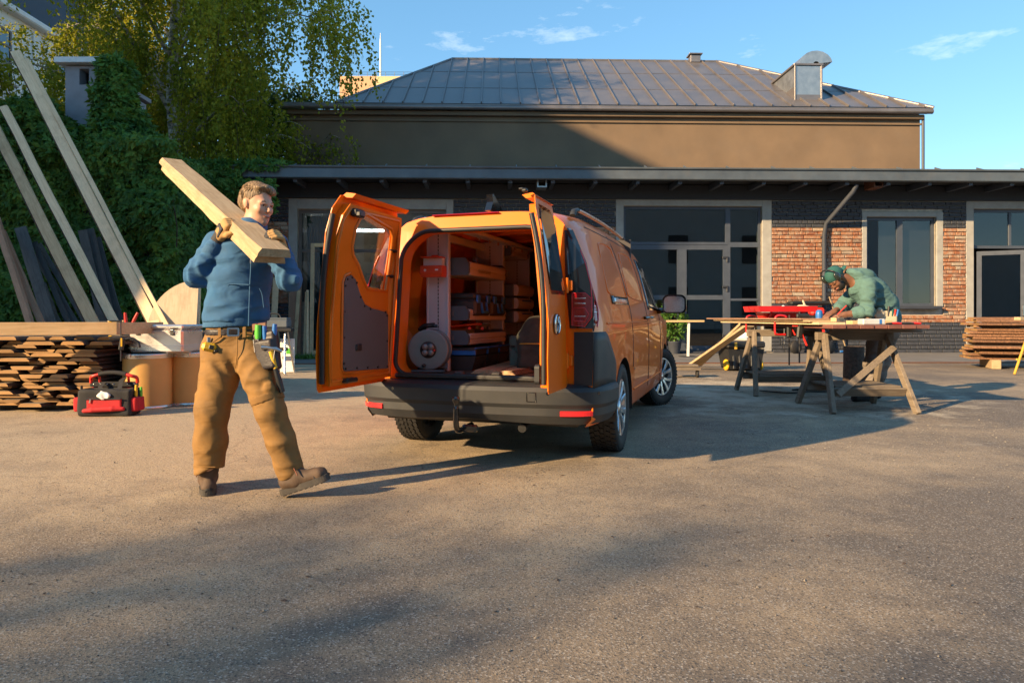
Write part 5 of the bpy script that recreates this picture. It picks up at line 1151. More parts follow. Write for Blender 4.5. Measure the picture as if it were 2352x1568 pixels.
# dark cladding and lamps at the rear corners
def skin_sheet(ya, yb, za, zb, off, side, ny=8, nz_=8, name='panel', mat='bumper_plastic', parent=VAN, thick=.006):
    """a sheet lying on the body side between two height-dependent edges"""
    rows = []
    for i in range(ny + 1):
        f = i / ny; rows.append([skin(ya(g) + (yb(g) - ya(g)) * f, za(f) + (zb(f) - za(f)) * g, off, side) for g in [k / nz_ for k in range(nz_ + 1)]])
    m = MB(); m.loft(rows, closed=False); edge = rows[0] + [r_[-1] for r_ in rows[1:]] + rows[-1][-2::-1] + [r_[0] for r_ in rows[-2:0:-1]]
    inn = [V((p.x - side * thick * 1.5, p.y, p.z)) for p in edge]; m.loft([edge + [edge[0]], inn + [inn[0]]], closed=False, smooth=False)
    return m.build(name, mat, parent, fix=True)
for s_ in (-1, 1):
    skin_sheet(lambda g: -.84, lambda g: -.375, lambda f: .56, lambda f: float(np.interp(f, [0, .45, 1], [.93, .93, .685])), .007, s_, 10, 6, 'corner_cladding')
    tl = skin_sheet(lambda g: -.838, lambda g: float(np.interp(g, [0, .10, .22, .36, .6, .85, 1], [-.81, -.775, -.755, -.765, -.79, -.805, -.815])), lambda f: float(np.interp(f, [0, 1], [.935, 1.0])), lambda f: 1.63, .010, s_, 6, 22, 'tail_lamp', 'gloss_black')
    skin_sheet(lambda g: -.825, lambda g: -.785, lambda f: .985, lambda f: 1.165, .014, s_, 5, 8, 'lamp_lens', 'lamp_red', tl)
    m = MB(); m.tube([skin(y, z, .016, s_) for y, z in ((-.81, .965), (-.785, 1.01), (-.768, 1.08), (-.772, 1.16), (-.785, 1.28), (-.80, 1.40), (-.81, 1.50))], .006, 6); m.build('light_guide', 'reflector_red', tl)
    for zz in (1.06, 1.10, 1.175):
        m = MB(); m.tube([skin(y, zz, .016, s_) for y in (-.83, -.81, -.79)], .0035, 5); m.build('lamp_rib', 'chrome', tl)
    m = MB(); m.panel([(.695, .955), (.855, .955), (.862, 1.15), (.80, 1.40), (.70, 1.62), (.64, 1.62), (.66, 1.30)], [], -.004, -.012, lambda a, b, t: (s_ * a, -.84 + lean(b) + t, b)); m.build('lamp_return', 'gloss_black', VAN, fix=True)
    tr_ = [(.712, .975), (.80, .968), (.846, 1.03), (.846, 1.15), (.80, 1.19), (.712, 1.19)]
    m = MB(); m.panel(tr_, [], -.012, -.018, lambda a, b, t: (s_ * a, -.84 + lean(b) + t, b)); m.build('lamp_lens', 'lamp_red', tl, fix=True)
    for q in (tr_, [(.725, 1.005), (.80, 1.0), (.825, 1.05), (.80, 1.09), (.725, 1.09)]):
        m = MB(); m.tube([(s_ * a, -.86 + lean(b), b) for a, b in q], .004, 5, closed=True); m.build('light_guide', 'reflector_red', tl)
    m = MB(); m.tube([(s_ * a, -.858 + lean(b), b) for a, b in ((.846, 1.15), (.835, 1.25), (.80, 1.38), (.76, 1.48))], .005, 5); m.build('light_guide', 'reflector_red', tl)
    for zz in (1.035, 1.12, 1.155):
        m = MB(); m.box((s_ * .765, -.859 + lean(zz), zz), (.075, .006, .008), .002); m.build('lamp_rib', 'chrome', tl)
    m = MB(); m.panel([(.725, .575), (.845, .575), (.858, .93), (.725, .93)], [], -.004, -.014, lambda a, b, t: (s_ * a, -.84 + lean(b) + t, b)); m.build('corner_cladding', 'bumper_plastic', VAN, fix=True)
    # hinges
    for zz in (.74, 1.24):
        m = MB(); m.box((s_ * .70, -.858, zz), (.035, .03, .07), .006); m.tube([(s_ * .685, -.885, zz - .05), (s_ * .685, -.885, zz + .05)], .012, 8); m.build('door_hinge', 'van_orange', VAN)
    # roof rails, shut lines, handles, side glass, mirror, sliding rail
    rl = [(s_ * .63, y, roof_at(y) - .05 + h_) for y, h_ in ((-.50, -.005), (-.46, .03), (-.36, .045), (0, .05), (.8, .05), (1.6, .045), (1.95, .03), (2.05, -.01))]
    m = MB(); m.tube(smooth_path(rl[1:-1], 4), .012, 8, sx=1.5); rr_ = m.build('roof_rail', 'alloy', VAN)
    for a in (rl[:3], rl[-3:]):
        m = MB(); m.tube(smooth_path(a, 4), .017, 8, sx=1.4); m.build('rail_foot', 'bumper_plastic', rr_)
    for ln in ([(.40, z) for z in np.linspace(.62, 1.70, 14)], [(1.36, z) for z in np.linspace(.30, 1.70, 16)], [(2.40, z) for z in np.linspace(.32, 1.10, 10)], [(y, 1.685) for y in np.linspace(-.45, 2.0, 16)], [(y, .60 - .12 * (y < .3) * 0) for y in np.linspace(.42, .50, 3)]):
        m = MB(); m.tube([skin(y, z, .0005, s_) for y, z in ln], .0042, 5, cap=False); m.build('shut_line', 'seal_rubber', VAN)
    for (ya, yb) in ((-.38, .34), (.48, 1.28)):                   # pressed window fields
        q = smooth_path([skin(y, z, .001, s_) for y, z in ((ya + .06, 1.20), (yb - .04, 1.18), (yb, 1.24), (yb - .06, 1.55), (yb - .16, 1.60), (ya + .20, 1.59), (ya + .1, 1.52), (ya, 1.27))], 3, True)
        m = MB(); m.tube(q, .006, 6, closed=True); m.build('panel_crease', 'van_orange', VAN)
    m = MB(); m.tube([skin(y, .985, .001, s_) for y in np.linspace(-.6, 3.3, 30)], .007, 6); m.build('waist_crease', 'van_orange', VAN)
    m = MB(); m.tube([skin(y, .43, .001, s_) for y in np.linspace(.45, 2.5, 18)], .010, 6); m.build('sill_crease', 'van_orange', VAN)
    sr = skin_sheet(lambda g: -.33, lambda g: .37, lambda f: 1.125, lambda f: 1.185, .008, s_, 8, 3, 'slide_rail', 'gloss_black')
    skin_sheet(lambda g: -.27, lambda g: .30, lambda f: 1.138, lambda f: 1.172, .012, s_, 8, 3, 'rail_cover', 'alloy', sr)
    for yh in (1.22, 1.47):
        h = skin(yh, 1.02, .0, s_); m = MB(); m.ell = None
        m.tube([skin(yh - .10, 1.02, .012, s_), skin(yh - .06, 1.02, .035, s_), skin(yh + .06, 1.02, .035, s_), skin(yh + .10, 1.02, .012, s_)], .013, 8, sx=1.4); hd = m.build('door_handle', 'gloss_black', VAN)
    skin_sheet(lambda g: float(np.interp(g, [0, 1], [1.52, 1.60])), lambda g: float(np.interp(g, [0, .5, 1], [2.55, 2.42, 2.16])), lambda f: 1.10, lambda f: 1.60, .006, s_, 8, 8, 'side_window', 'gloss_black')
    e = skin(2.32, 1.13, 0, s_); mr_ = bpy.data.objects.new('wing_mirror', None); COL.objects.link(mr_); mr_.parent = VAN; mr_.location = e
    m = MB(); prof_ = rrect(-.125, -.09, .125, .11, [.04, .05, .06, .06], 5); m.loft([[(s_ * (.20 + a * 1.0), -.05, b + .03) for a, b in prof_], [(s_ * (.20 + a * .98), .03, b * .98 + .03) for a, b in prof_], [(s_ * (.20 + a * .6), .10, b * .6 + .03) for a, b in prof_]]); m.tube([(0, 0, -.04), (s_ * .12, 0, -.02)], .03, 8); m.build('mirror_shell', 'gloss_black', mr_, fix=True)
    m = MB(); m.prism([(a * .86, b * .84) for a, b in prof_], 0, .004, Matrix.Translation((s_ * .20, -.052, .03)) @ Matrix.Rotation(R(90), 4, 'X')); m.build('mirror_glass', 'chrome', mr_)
m = MB(); m.prism([(-.11, 0), (.10, 0), (.085, .02), (.04, .045), (-.07, .092), (-.085, .088), (-.075, .05)], -.018, .018, Matrix.Translation((0, -.40, 1.818)) @ Matrix.Scale(1.4, 4) @ Matrix.Rotation(R(90), 4, 'Z') @ Matrix.Rotation(R(90), 4, 'X')); m.build('roof_antenna', 'gloss_black', VAN)
m = MB(); m.box((-.10, -.748, 1.768), (.52, .02, .010), .004); m.build('brake_lamp', 'lamp_red', VAN)
# front end
m = MB(); m.box((0, 3.80, .45), (1.5, .18, .30), .08); m.build('front_bumper', 'bumper_plastic', VAN)
for s_ in (-1, 1): m = MB(); m.box((s_ * .66, 3.66, .80), (.34, .26, .14), .05, rot=(0, 0, s_ * -.5)); m.build('headlight', 'chrome', VAN)
# wheels
def tyre_mesh():
    m = MB(); pr = [(.215, -.085), (.235, -.100), (.275, -.108), (.31, -.103), (.326, -.088), (.331, -.05), (.332, 0), (.331, .05), (.326, .088), (.31, .103), (.275, .108), (.235, .100), (.215, .085)]
    m.lathe(pr, 56, Matrix.Rotation(R(90), 4, 'Y'), cap=False)
    for i in range(46):
        a = 2 * PI * i / 46
        for k, (xc, wd, sk) in enumerate(((-.078, .034, .55), (-.038, .036, .75), (0.0, .022, 0), (.038, .036, -.75), (.078, .034, -.55))):
            aa = a + (.5 if k % 2 else 0) * 2 * PI / 46; h = .0335 if k in (0, 4) else .036; r_ = .3285 if k in (0, 4) else .331
            M = Matrix.Rotation(aa, 4, 'X') @ Matrix.Translation((xc, 0, r_)) @ Matrix.Rotation(sk * .5, 4, 'Z'); m.box((0, 0, 0), (wd, h, .014), .0, M=M)
    return m
def rim_mesh():
    m = MB(); m.lathe([(.222, -.09), (.225, -.08), (.21, -.07), (.20, .02), (.207, .062), (.222, .082), (.218, .092), (.205, .085)], 48, Matrix.Rotation(R(90), 4, 'Y'), cap=False)
    for i in range(10):
        a = 2 * PI * (i // 2) / 5 + (.17 if i % 2 else -.17); s0 = 2 * PI * (i // 2) / 5 + (.30 if i % 2 else -.30)
        def pt(r_, an, x): return (x, -math.sin(an) * r_, math.cos(an) * r_)
        w_ = .020
        secs_ = []
        for r_, an, x, ww in ((.045, a * 1.0, .062, .020), (.11, (a + s0) / 2, .074, .018), (.165, s0, .080, .021), (.212, s0 + (.05 if i % 2 else -.05), .084, .030)):
            d = ww / r_; secs_.append([pt(r_, an - d, x), pt(r_, an - d * .7, x + .010), pt(r_, an + d * .7, x + .010), pt(r_, an + d, x), pt(r_, an, x - .03)])
        m.loft(secs_, smooth=False)
    m.lathe([(.055, .05), (.055, .076), (.045, .086), (.0, .088)], 20, Matrix.Rotation(R(90), 4, 'Y'))
    return m
TM = tyre_mesh().mesh('tyre'); RM = rim_mesh().mesh('rim'); TM.materials.append(MAT['rubber']); RM.materials.append(MAT['alloy'])
dk = MB(); dk.lathe([(.0, .02), (.205, .02), (.205, -.02)], 32, Matrix.Rotation(R(90), 4, 'Y')); DM = dk.mesh('brake_disc'); DM.materials.append(MAT['alloy_dark'])
for s_ in (-1, 1):
    for y0 in (0, WHB):
        wh = bpy.data.objects.new('wheel', None); COL.objects.link(wh); wh.parent = VAN; wh.location = (s_ * .805, y0, R0 - .004); st = R(-24) if y0 > 0 else 0; wh.rotation_euler = (0, 0, st + (0 if s_ > 0 else PI))
        for nm, me in (('tyre', TM), ('rim', RM), ('brake_disc', DM)):
            o = bpy.data.objects.new(nm, me); COL.objects.link(o); o.parent = wh; o.rotation_euler = (.35, 0, 0)

# ------------------------------------------------------------------ rear doors, swung straight out
def rear_door(side, w_, win, trim, label):
    HX = .685
    D = bpy.data.objects.new('rear_door', None); COL.objects.link(D); D.parent = VAN; D.location = (side * HX, -.875, 0); D['label'] = label
    def mp_(s_, z, t): return (side * -1 * (-(lean(z)) + t) if False else side * (-lean(z) - t), -s_, z)       # t: towards the inside face
    zb_, zt_ = .565, 1.79
    out = [(0, zb_), (w_ - .02, zb_), (w_, zb_ + .02), (w_ + .01, .78), (w_ - .005, 1.0), (w_ - .01, 1.55), (w_ - .03, 1.70), (w_ - .09, 1.785), (w_ - .14, zt_), (.02, zt_ - .01), (0, zt_ - .03)]
    def grow(pl, d):
        c = (sum(p[0] for p in pl) / len(pl), sum(p[1] for p in pl) / len(pl)); return [(c[0] + (a - c[0]) * (1 + d / max(.1, math.hypot(a - c[0], b - c[1]))), c[1] + (b - c[1]) * (1 + d / max(.1, math.hypot(a - c[0], b - c[1])))) for a, b in pl]
    wo_ = [(min(max(a, .02), w_ - .035), b) for a, b in grow(win, .06)]
    m = MB(); m.panel(out, [wo_], 0.0, .006, mp_, step=.10, smooth=False); sk_ = m.build('outer_skin', 'van_orange', D, fix=True)
    ino = [(.012, zb_ + .035), (w_ - .05, zb_ + .035), (w_ - .042, .80), (w_ - .05, 1.0), (w_ - .055, 1.5), (w_ - .075, 1.66), (w_ - .13, 1.735), (.03, 1.735), (.012, 1.70)]
    m = MB(); m.panel(ino, [win], .052, .062, mp_, step=.10); inn = m.build('inner_panel', 'van_inner', D, fix=True)
    def ringt(pl, t, r_, name, mat, par=D):
        q = [mp_(a, b, t) for a, b in pl]; m = MB(); m.tube(q, r_, 7, closed=True); return m.build(name, mat, par)
    ringt(win, .060, .013, 'window_flange', 'van_inner', D)
    m = MB(); q = [p for p in ino]; m.loft([[mp_(a, b, .006) for a, b in q] + [mp_(q[0][0], q[0][1], .006)], [mp_(a, b, .053) for a, b in q] + [mp_(q[0][0], q[0][1], .053)]], closed=False, smooth=False); m.build('door_edge', 'van_orange', D)
    ringt([(a, b) for a, b in grow(ino, -.035)], .060, .010, 'panel_rib', 'van_inner')
    m = MB(); m.panel(wo_, [], .001, .005, mp_, step=.12); m.build('door_glass', 'door_glass', D, fix=True)
    if trim:
        m = MB(); m.panel(trim, [], .062, .070, mp_, step=.12); tr = m.build('door_trim', 'trim_grey', D, fix=True)
        ringt(grow(trim, .014), .062, .009, 'trim_rib', 'van_inner')
        cl = grow(trim, -.018); tot = len(cl)
        pts_ = []
        for i in range(tot):
            a, b = V(cl[i]), V(cl[(i + 1) % tot]); k = max(1, round((b - a).length / .15))
            pts_ += [a.lerp(b, j / k) for j in range(k)]
        for p in pts_[::1]:
            a, b = mp_(p.x, p.y, .068), mp_(p.x, p.y, .076); m = MB(); m.tube([a, b], .0075, 8); m.build('clip', 'black_plastic', tr)
        a = mp_(.47, .83, .073); m = MB(); m.box(a, (.014, .07, .045), .006); m.build('grip_cup', 'black_plastic', tr)
        for zz, dz in ((1.60, .04), (1.33, .04)) if False else ((1.50, .0), (1.32, .0)):
            m = MB(); m.tube([mp_(.055, zz, .07), mp_(.075, zz, .10), mp_(.15, zz, .085)], .006, 6); m.tube([mp_(.055, zz, .06), mp_(.055, zz, .085)], .012, 8); m.build('stay', 'black_plastic', D)
        a = mp_(w_ - .20, 1.685, .085); m = MB(); m.box(a, (.05, .11, .05), .01); m.box((a[0] + .03, a[1] - .03, a[2] - .01), (.03, .04, .03), .005); m.build('latch', 'black_plastic', D)
        a = mp_(w_ - .25, .625, .08); m = MB(); m.box(a, (.05, .13, .03), .008); m.build('latch', 'black_plastic', D)
    # top flange and edge seal
    m = MB(); m.loft([[mp_(s_, zt_ - .012, -.012), mp_(s_, zt_ + .015, .02), mp_(s_, zt_ + .004, .09), mp_(s_, zt_ - .02, .07)] for s_ in (-.005, w_ * .5, w_ - .12)], smooth=False); m.build('top_flange', 'van_orange', D, fix=True)
    m = MB(); m.tube([mp_(w_ - .012, z, .03) for z in np.linspace(.62, 1.66, 12)], .017, 7); m.build('edge_seal', 'seal_rubber', D)
    return D, mp_
WL = [(.10, 1.215), (.36, 1.222), (.42, 1.28), (.50, 1.37), (.58, 1.43), (.605, 1.48), (.60, 1.60), (.565, 1.67), (.50, 1.70), (.14, 1.645), (.095, 1.60), (.085, 1.50)]
TL = [(.065, .665), (.635, .685), (.655, .72), (.655, 1.24), (.635, 1.285), (.58, 1.30), (.52, 1.27), (.455, 1.18), (.39, 1.115), (.30, 1.09), (.09, 1.065), (.065, 1.04)]
DL, mpl = rear_door(-1, .84, WL, TL, 'open rear door seen from inside with window and grey trim panel')
WR = [(.08, 1.225), (.36, 1.225), (.385, 1.27), (.375, 1.60), (.33, 1.68), (.12, 1.68), (.085, 1.62)]
DR, mpr = rear_door(1, .475, WR, None, 'narrow rear door seen edge on with round chrome emblem')
# outside of the narrow door: dark glass field, emblem, latch, inner pull
m = MB(); m.panel([(.06, 1.195), (.40, 1.195), (.415, 1.27), (.40, 1.62), (.35, 1.70), (.10, 1.70), (.06, 1.62)], [], -.006, -.002, mpr, step=.12); m.build('window_field', 'gloss_black', DR, fix=True)
c = V(mpr(.30, .985, -.004)); m = MB(); M = Matrix.Translation(c) @ Matrix.Rotation(R(90), 4, 'Y')
m.lathe([(.0, .004), (.066, .004), (.066, .0)], 28, M, mi=1); m.tube([M @ V((.060 * math.cos(a), .060 * math.sin(a), .007)) for a in np.linspace(0, 2 * PI, 29)[:-1]], .006, 6, closed=True)
for pa in ([(-.022, .046), (0, .006), (.022, .046)], [(-.046, .022), (-.022, -.044), (0, -.006), (.022, -.044), (.046, .022)]):
    m.tube([M @ V((-b, a, .008)) for a, b in pa], .0045, 5)
m.build('emblem', ['chrome', 'gloss_black'], DR)
a = mpr(.40, .68, .075); m = MB(); m.panel(rrect(a[1] - .05, a[2] - .06, a[1] + .05, a[2] + .06, .02), [rrect(a[1] - .034, a[2] - .042, a[1] + .034, a[2] + .042, .015)], a[0] - .02, a[0] + .01, lambda p_, q_, t: (t, p_, q_)); m.build('pull_cup', 'black_plastic', DR, fix=True)
m = MB(); m.tube([V(a) + V((-.012, 0, .03)), V(a) + V((-.02, .01, 0)), V(a) + V((-.012, -.012, -.03))], .008, 6); m.build('pull_lever', 'steel', DR)
b = mpr(.42, 1.80, .05); m = MB(); m.box((b[0], b[1], b[2] + .008), (.035, .04, .025), .008); m.box((b[0] - .02, b[1] - .01, b[2] + .018), (.03, .02, .012), .004); m.build('top_latch', 'black_plastic', DR)
m = MB(); m.panel([(.06, .66), (.40, .66), (.40, 1.14), (.06, 1.14)], [], .062, .069, mpr); m.build('door_trim', 'van_inner', DR, fix=True)

# ------------------------------------------------------------------ what the van carries
def vl(x, y, z=.616):
    return V((-.004 + math.cos(YAW) * x + math.sin(YAW) * y, 5.676 - math.sin(YAW) * x + math.cos(YAW) * y, z))
def vthing(name, label, cat, x, y, z=.616, group=None, rz=0): return thing(name, label, cat, vl(x, y, z), -YAW + rz, group)
RK = vthing('shelf_rack', 'aluminium shelving with trays fitted along the inside of the van wall', 'shelving', 0, 0, 0)
def column(x0, x1, y, z0=.617, z1=1.70):
    m = MB(); m.box(((x0 + x1) / 2, y, (z0 + z1) / 2), (x1 - x0, .035, z1 - z0), .004); xm = x0 + (x1 - x0) * .52
    for xx in (x0 + .008, x1 - .008): m.box((xx, y - .02, (z0 + z1) / 2), (.016, .012, z1 - z0), .002)
    c = m.build('column', 'alu', RK)
    m = MB(); z = z0 + .03
    while z < z1 - .03: m.box((xm, y - .0185, z), (.006, .004, .020)); z += .028
    tag(m.build('slots', 'black_plastic', c), kind='stuff')
column(-.535, -.35, -.45); column(-.50, -.24, .50); column(-.46, -.20, 1.16)
for z in (1.655, 1.45):
    m = MB(); m.box((-.43, .36, z), (.03, 1.62, .06), .004); m.build('side_rail', 'alu', RK)
m = MB(); m.box((-.22, .40, 1.69), (.10, 1.75, .03), .004); m.build('top_rail', 'alu', RK)
for k in range(7):
    m = MB(); p = (-.20, -.2 + k * .22, 1.665); m.tube([p, (p[0], p[1], p[2] - .025)], .008, 6); m.build('rail_hook', 'chrome', RK)
def tray(y0, y1, z0, z1, x0=-.345, x1=-.215, tilt=.0, open_top=True):
    T = bpy.data.objects.new('tray', None); COL.objects.link(T); T.parent = RK
    for ye, nm in ((y0, 'end_cap'), (y1 - .03, 'end_cap')):
        m = MB(); m.prism([(x0 - .18, z0), (x1 - .015, z0), (x1, z0 + .02), (x1, z1 - .045), (x1 - .03, z1), (x0 - .18, z1)], 0, .03, Matrix.Translation((0, ye + .03, 0)) @ Matrix.Rotation(R(90), 4, 'X')); m.box((x0 - .01, ye + .012, (z0 + z1) / 2), (.03, .035, .05), .006); m.build(nm, 'box_grey', T)
    m = MB(); h = (z1 - z0)
    m.prism([(0, 0), (.014, .004), (.014, h * .30), (.006, h * .36), (.016, h * .44), (.016, h * .72), (0, h * .8)], 0, y1 - y0 - .06, Matrix.Translation((x1 - .014, y1 - .03, z0)) @ Matrix.Rotation(R(90), 4, 'X')); m.build('front_rail', 'alu_tray', T)
    m = MB(); m.box(((x0 - .16 + x1) / 2, (y0 + y1) / 2, z0 + .008), (x1 - x0 + .15, y1 - y0 - .06, .012)); m.box((x0 - .17, (y0 + y1) / 2, (z0 + z1) / 2), (.008, y1 - y0 - .06, h)); m.build('tray_base', 'alu', T)
    return T
tray(-.40, .50, 1.355, 1.49); tray(-.40, .50, 1.005, 1.115); tray(-.40, .50, .815, .925)
tray(.58, 1.12, 1.585, 1.70, -.33, -.20)
# two tool cases on the middle tray
for k, (y, lab) in enumerate(((-.14, 'dark tool case with blue latches on the middle shelf, nearer the van door'), (.24, 'dark tool case with blue latches on the middle shelf, farther inside the van'))):
    t = vthing('tool_case', lab, 'tool case', -.32, y, 1.02, 'tool cases on the van shelf')
    m = MB(); m.box((0, 0, .085), (.26, .34, .13), .02); m.build('case_base', 'box_dark', t)
    m = MB(); m.box((0, 0, .175), (.24, .33, .05), .015); m.build('lid', 'box_dark', t)
    for dy in (-.11, .11): m = MB(); m.box((.128, dy, .152), (.02, .065, .065), .006); m.build('latch', 'blue_plastic', t)
    m = MB(); m.tube([(.13, -.055, .125), (.142, -.055, .05), (.142, .055, .05), (.13, .055, .125)], .012, 6); m.build('handle', 'blue_plastic', t)
t = vthing('parts_tray', 'low box of fixings standing in the upper shelf tray', 'box', -.30, -.05, 1.372); m = MB(); m.box((0, 0, .07), (.17, .30, .14), .01); m.build('box', 'clear_plastic', t); m = MB(); m.box((0, .02, .05), (.14, .24, .08), .02); m.build('contents', 'rust', t)
# drawers in the second bay
for k, (z, lab) in enumerate(((1.215, 'topmost of the three grey drawer boxes stacked deep in the van'), (1.095, 'middle one of the three grey drawer boxes deep in the van'), (.975, 'lowest of the three grey drawer boxes stacked deep in the van'))):
    t = vthing('drawer_box', lab, 'drawer box', -.30, .85, z, 'drawer boxes in the second bay'); m = MB(); m.box((0, 0, .058), (.24, .50, .114), .012); m.build('housing', 'box_grey', t)
    m = MB(); m.prism([(0, .01), (.03, .012), (.045, .04), (.045, .085), (.025, .108), (0, .108)], -.24, .24, Matrix.Translation((.118, 0, 0)) @ Matrix.Rotation(R(90), 4, 'X')); m.build('drawer_front', 'alu_tray', t)
    if k: m = MB(); m.box((.166, 0, .085), (.008, .26, .012), .003); m.build('grip_strip', 'blue_plastic', t)
# bins under the lowest tray and a crate behind
for k in range(3):
    lab = ('dark open bin with blue rim under the lowest van shelf, nearest the door', 'dark open bin under the lowest van shelf, middle of three', 'dark open bin under the lowest van shelf, farthest inside')[k]
    t = vthing('storage_bin', lab, 'storage bin', -.28, -.26 + k * .28, .617, 'bins under the lowest van shelf'); m = MB()
    m.loft([[(-.10, -.11, 0), (.08, -.11, 0), (.08, .11, 0), (-.10, .11, 0)], [(-.12, -.125, .11), (.12, -.125, .11), (.12, .125, .11), (-.12, .125, .11)]], smooth=False); m.build('bin', 'box_dark', t)
    m = MB(); m.box((.0, 0, .145), (.235, .24, .06), .01); m.build('lid', 'box_dark', t); m = MB(); m.box((.02, -.128, .135), (.2, .012, .035), .004); m.box((.115, 0, .17), (.02, .24, .012), .003); m.build('rim', 'blue_plastic', t)
t = vthing('crate', 'tall dark plastic crate standing behind the storage bins in the van', 'crate', -.22, .72, .617); m = MB(); m.loft([[(-.14, -.15, 0), (.10, -.15, 0), (.10, .15, 0), (-.14, .15, 0)], [(-.16, -.17, .25), (.13, -.17, .25), (.13, .17, .25), (-.16, .17, .25)]], smooth=False); m.build('box', 'box_dark', t); m = MB(); m.box((.115, -.02, .19), (.012, .09, .03), .005); m.build('grip', 'black_plastic', t)
# hand tools in the lowest tray
tool_specs = [('screwdriver', 'red handled screwdriver lying in the lowest van shelf tray', -.30, -.20, .93, 'red_plastic'), ('pliers', 'red handled pliers lying in the lowest van shelf tray', -.27, .0, .925, 'red_plastic'), ('chisel', 'brown handled chisel lying in the lowest van shelf tray', -.28, .20, .925, 'timber_old')]
for nm, lab, x, y, z, mt in tool_specs:
    t = vthing(nm, lab, nm, x, y, z, None, .5); m = MB(); m.tube([(0, -.1, .012), (0, -.02, .016), (0, .02, .012)], [.013, .016, .010], 8); m.build('handle', mt, t); m = MB(); m.tube([(0, .02, .012), (0, .14, .01)], .006, 6); m.build('blade', 'steel', t)
t = vthing('pipe_wrench', 'large red pipe wrench lying across the lowest van shelf tray', 'wrench', -.33, -.13, .955, None, -.9); m = MB(); m.beam((0, -.16, 0), (0, .12, .02), .028, .02, bev=.006); m.build('handle', 'red_paint', t); m = MB(); m.box((0, .15, .025), (.05, .07, .03), .008); m.build('jaw', 'steel_dark', t)
# cable reel
t = vthing('cable_reel', 'grey metal cable reel with four sockets standing at the van opening', 'cable reel', -.445, -.60, .617, None, R(14)); RO = .152
Mx = Matrix.Translation((0, 0, RO + .018)) @ Matrix.Rotation(R(90), 4, 'X')
for nm, zc in (('front_flange', .07), ('rear_flange', -.09)): m = MB(); m.lathe([(.02, zc - .004), (RO - .008, zc - .004), (RO, zc), (RO, zc + .006), (RO - .01, zc + .008), (.07, zc + .005), (.02, zc + .005)], 40, Mx); m.build(nm, 'reel_grey', t)
m = MB(); m.lathe([(.03, -.085), (.118, -.085)] + [(.118 + .008 * (k % 2), -.085 + .148 * k / 18) for k in range(1, 19)] + [(.03, .066)], 36, Mx); m.build('cable', 'rubber', t)
m = MB(); m.lathe([(.0, .090), (.058, .090), (.062, .075)], 28, Mx); plate = m.build('socket_plate', 'black_plastic', t)
for k in range(4):
    a = R(45 + 90 * k); m = MB(); m.lathe([(.0, .101), (.021, .100), (.024, .088)], 18, Mx @ Matrix.Translation((.031 * math.cos(a), .031 * math.sin(a), 0))); m.build('socket_cover', 'reel_grey', plate)
m = MB(); m.lathe([(0, .100), (.008, .099), (.008, .088)], 10, Mx @ Matrix.Translation((.048, -.004, 0))); m.build('button', 'red_plastic', plate)
m = MB(); m.lathe([(0, .115), (.012, .113), (.014, .078)], 12, Mx @ Matrix.Translation((-.03, -.115, 0))); m.build('crank_knob', 'black_plastic', t)
m = MB(); m.tube(smooth_path([(-.05, .12, .01), (-.06, .10, .14), (-.06, .07, .30), (-.03, .02, .345), (.05, .02, .345)], 5), .012, 8); m.tube([(-.12, .12, .012), (.10, .12, .012)], .012, 8); m.tube([(-.12, -.10, .012), (.12, -.10, .012)], .012, 8); m.tube([(.10, .12, .012), (.12, -.10, .012)], .012, 8); m.build('stand', 'steel_dark', t)
m = MB(); m.tube(smooth_path([(-.09, .05, .315), (-.05, .03, .345), (.03, .02, .352)], 5), [.018] * 11, 10); m.build('grip', 'black_plastic', t)
# first aid box on the column
t = vthing('first_aid_box', 'orange red first aid box with clear lid fixed to the van shelving', 'first aid box', -.455, -.52, 1.335)
m = MB(); m.loft([[(-.085, -.045, 0), (.085, -.045, 0), (.085, .045, 0), (-.085, .045, 0)], [(-.092, -.055, .03), (.092, -.055, .03), (.092, .045, .03), (-.092, .045, .03)], [(-.088, -.045, .085), (.088, -.045, .085), (.088, .045, .085), (-.088, .045, .085)]], smooth=False); m.build('case', 'first_aid_red', t)
m = MB(); m.box((0, .01, .115), (.16, .05, .06), .004); m.build('dressings', 'paper_white', t)
m = MB(); m.loft([[(-.087, -.044, .086), (.087, -.044, .086), (.087, .044, .086), (-.087, .044, .086)], [(-.078, -.015, .148), (.078, -.015, .148), (.078, .044, .148), (-.078, .044, .148)]], smooth=False); m.build('clear_lid', 'clear_plastic', t)
m = MB(); m.box((0, -.012, .15), (.165, .10, .008), .003); m.box((0, .03, .16), (.06, .03, .02), .006); m.build('hanger', 'first_aid_red', t)
m = MB(); m.box((-.045, -.0555, .05), (.020, .003, .007)); m.box((-.045, -.056, .05), (.007, .003, .020)); m.build('cross', 'paper_white', t); m = MB(); m.box((.05, -.0545, .052), (.026, .003, .012), .003); m.build('maker_plate', 'paper_white', t)
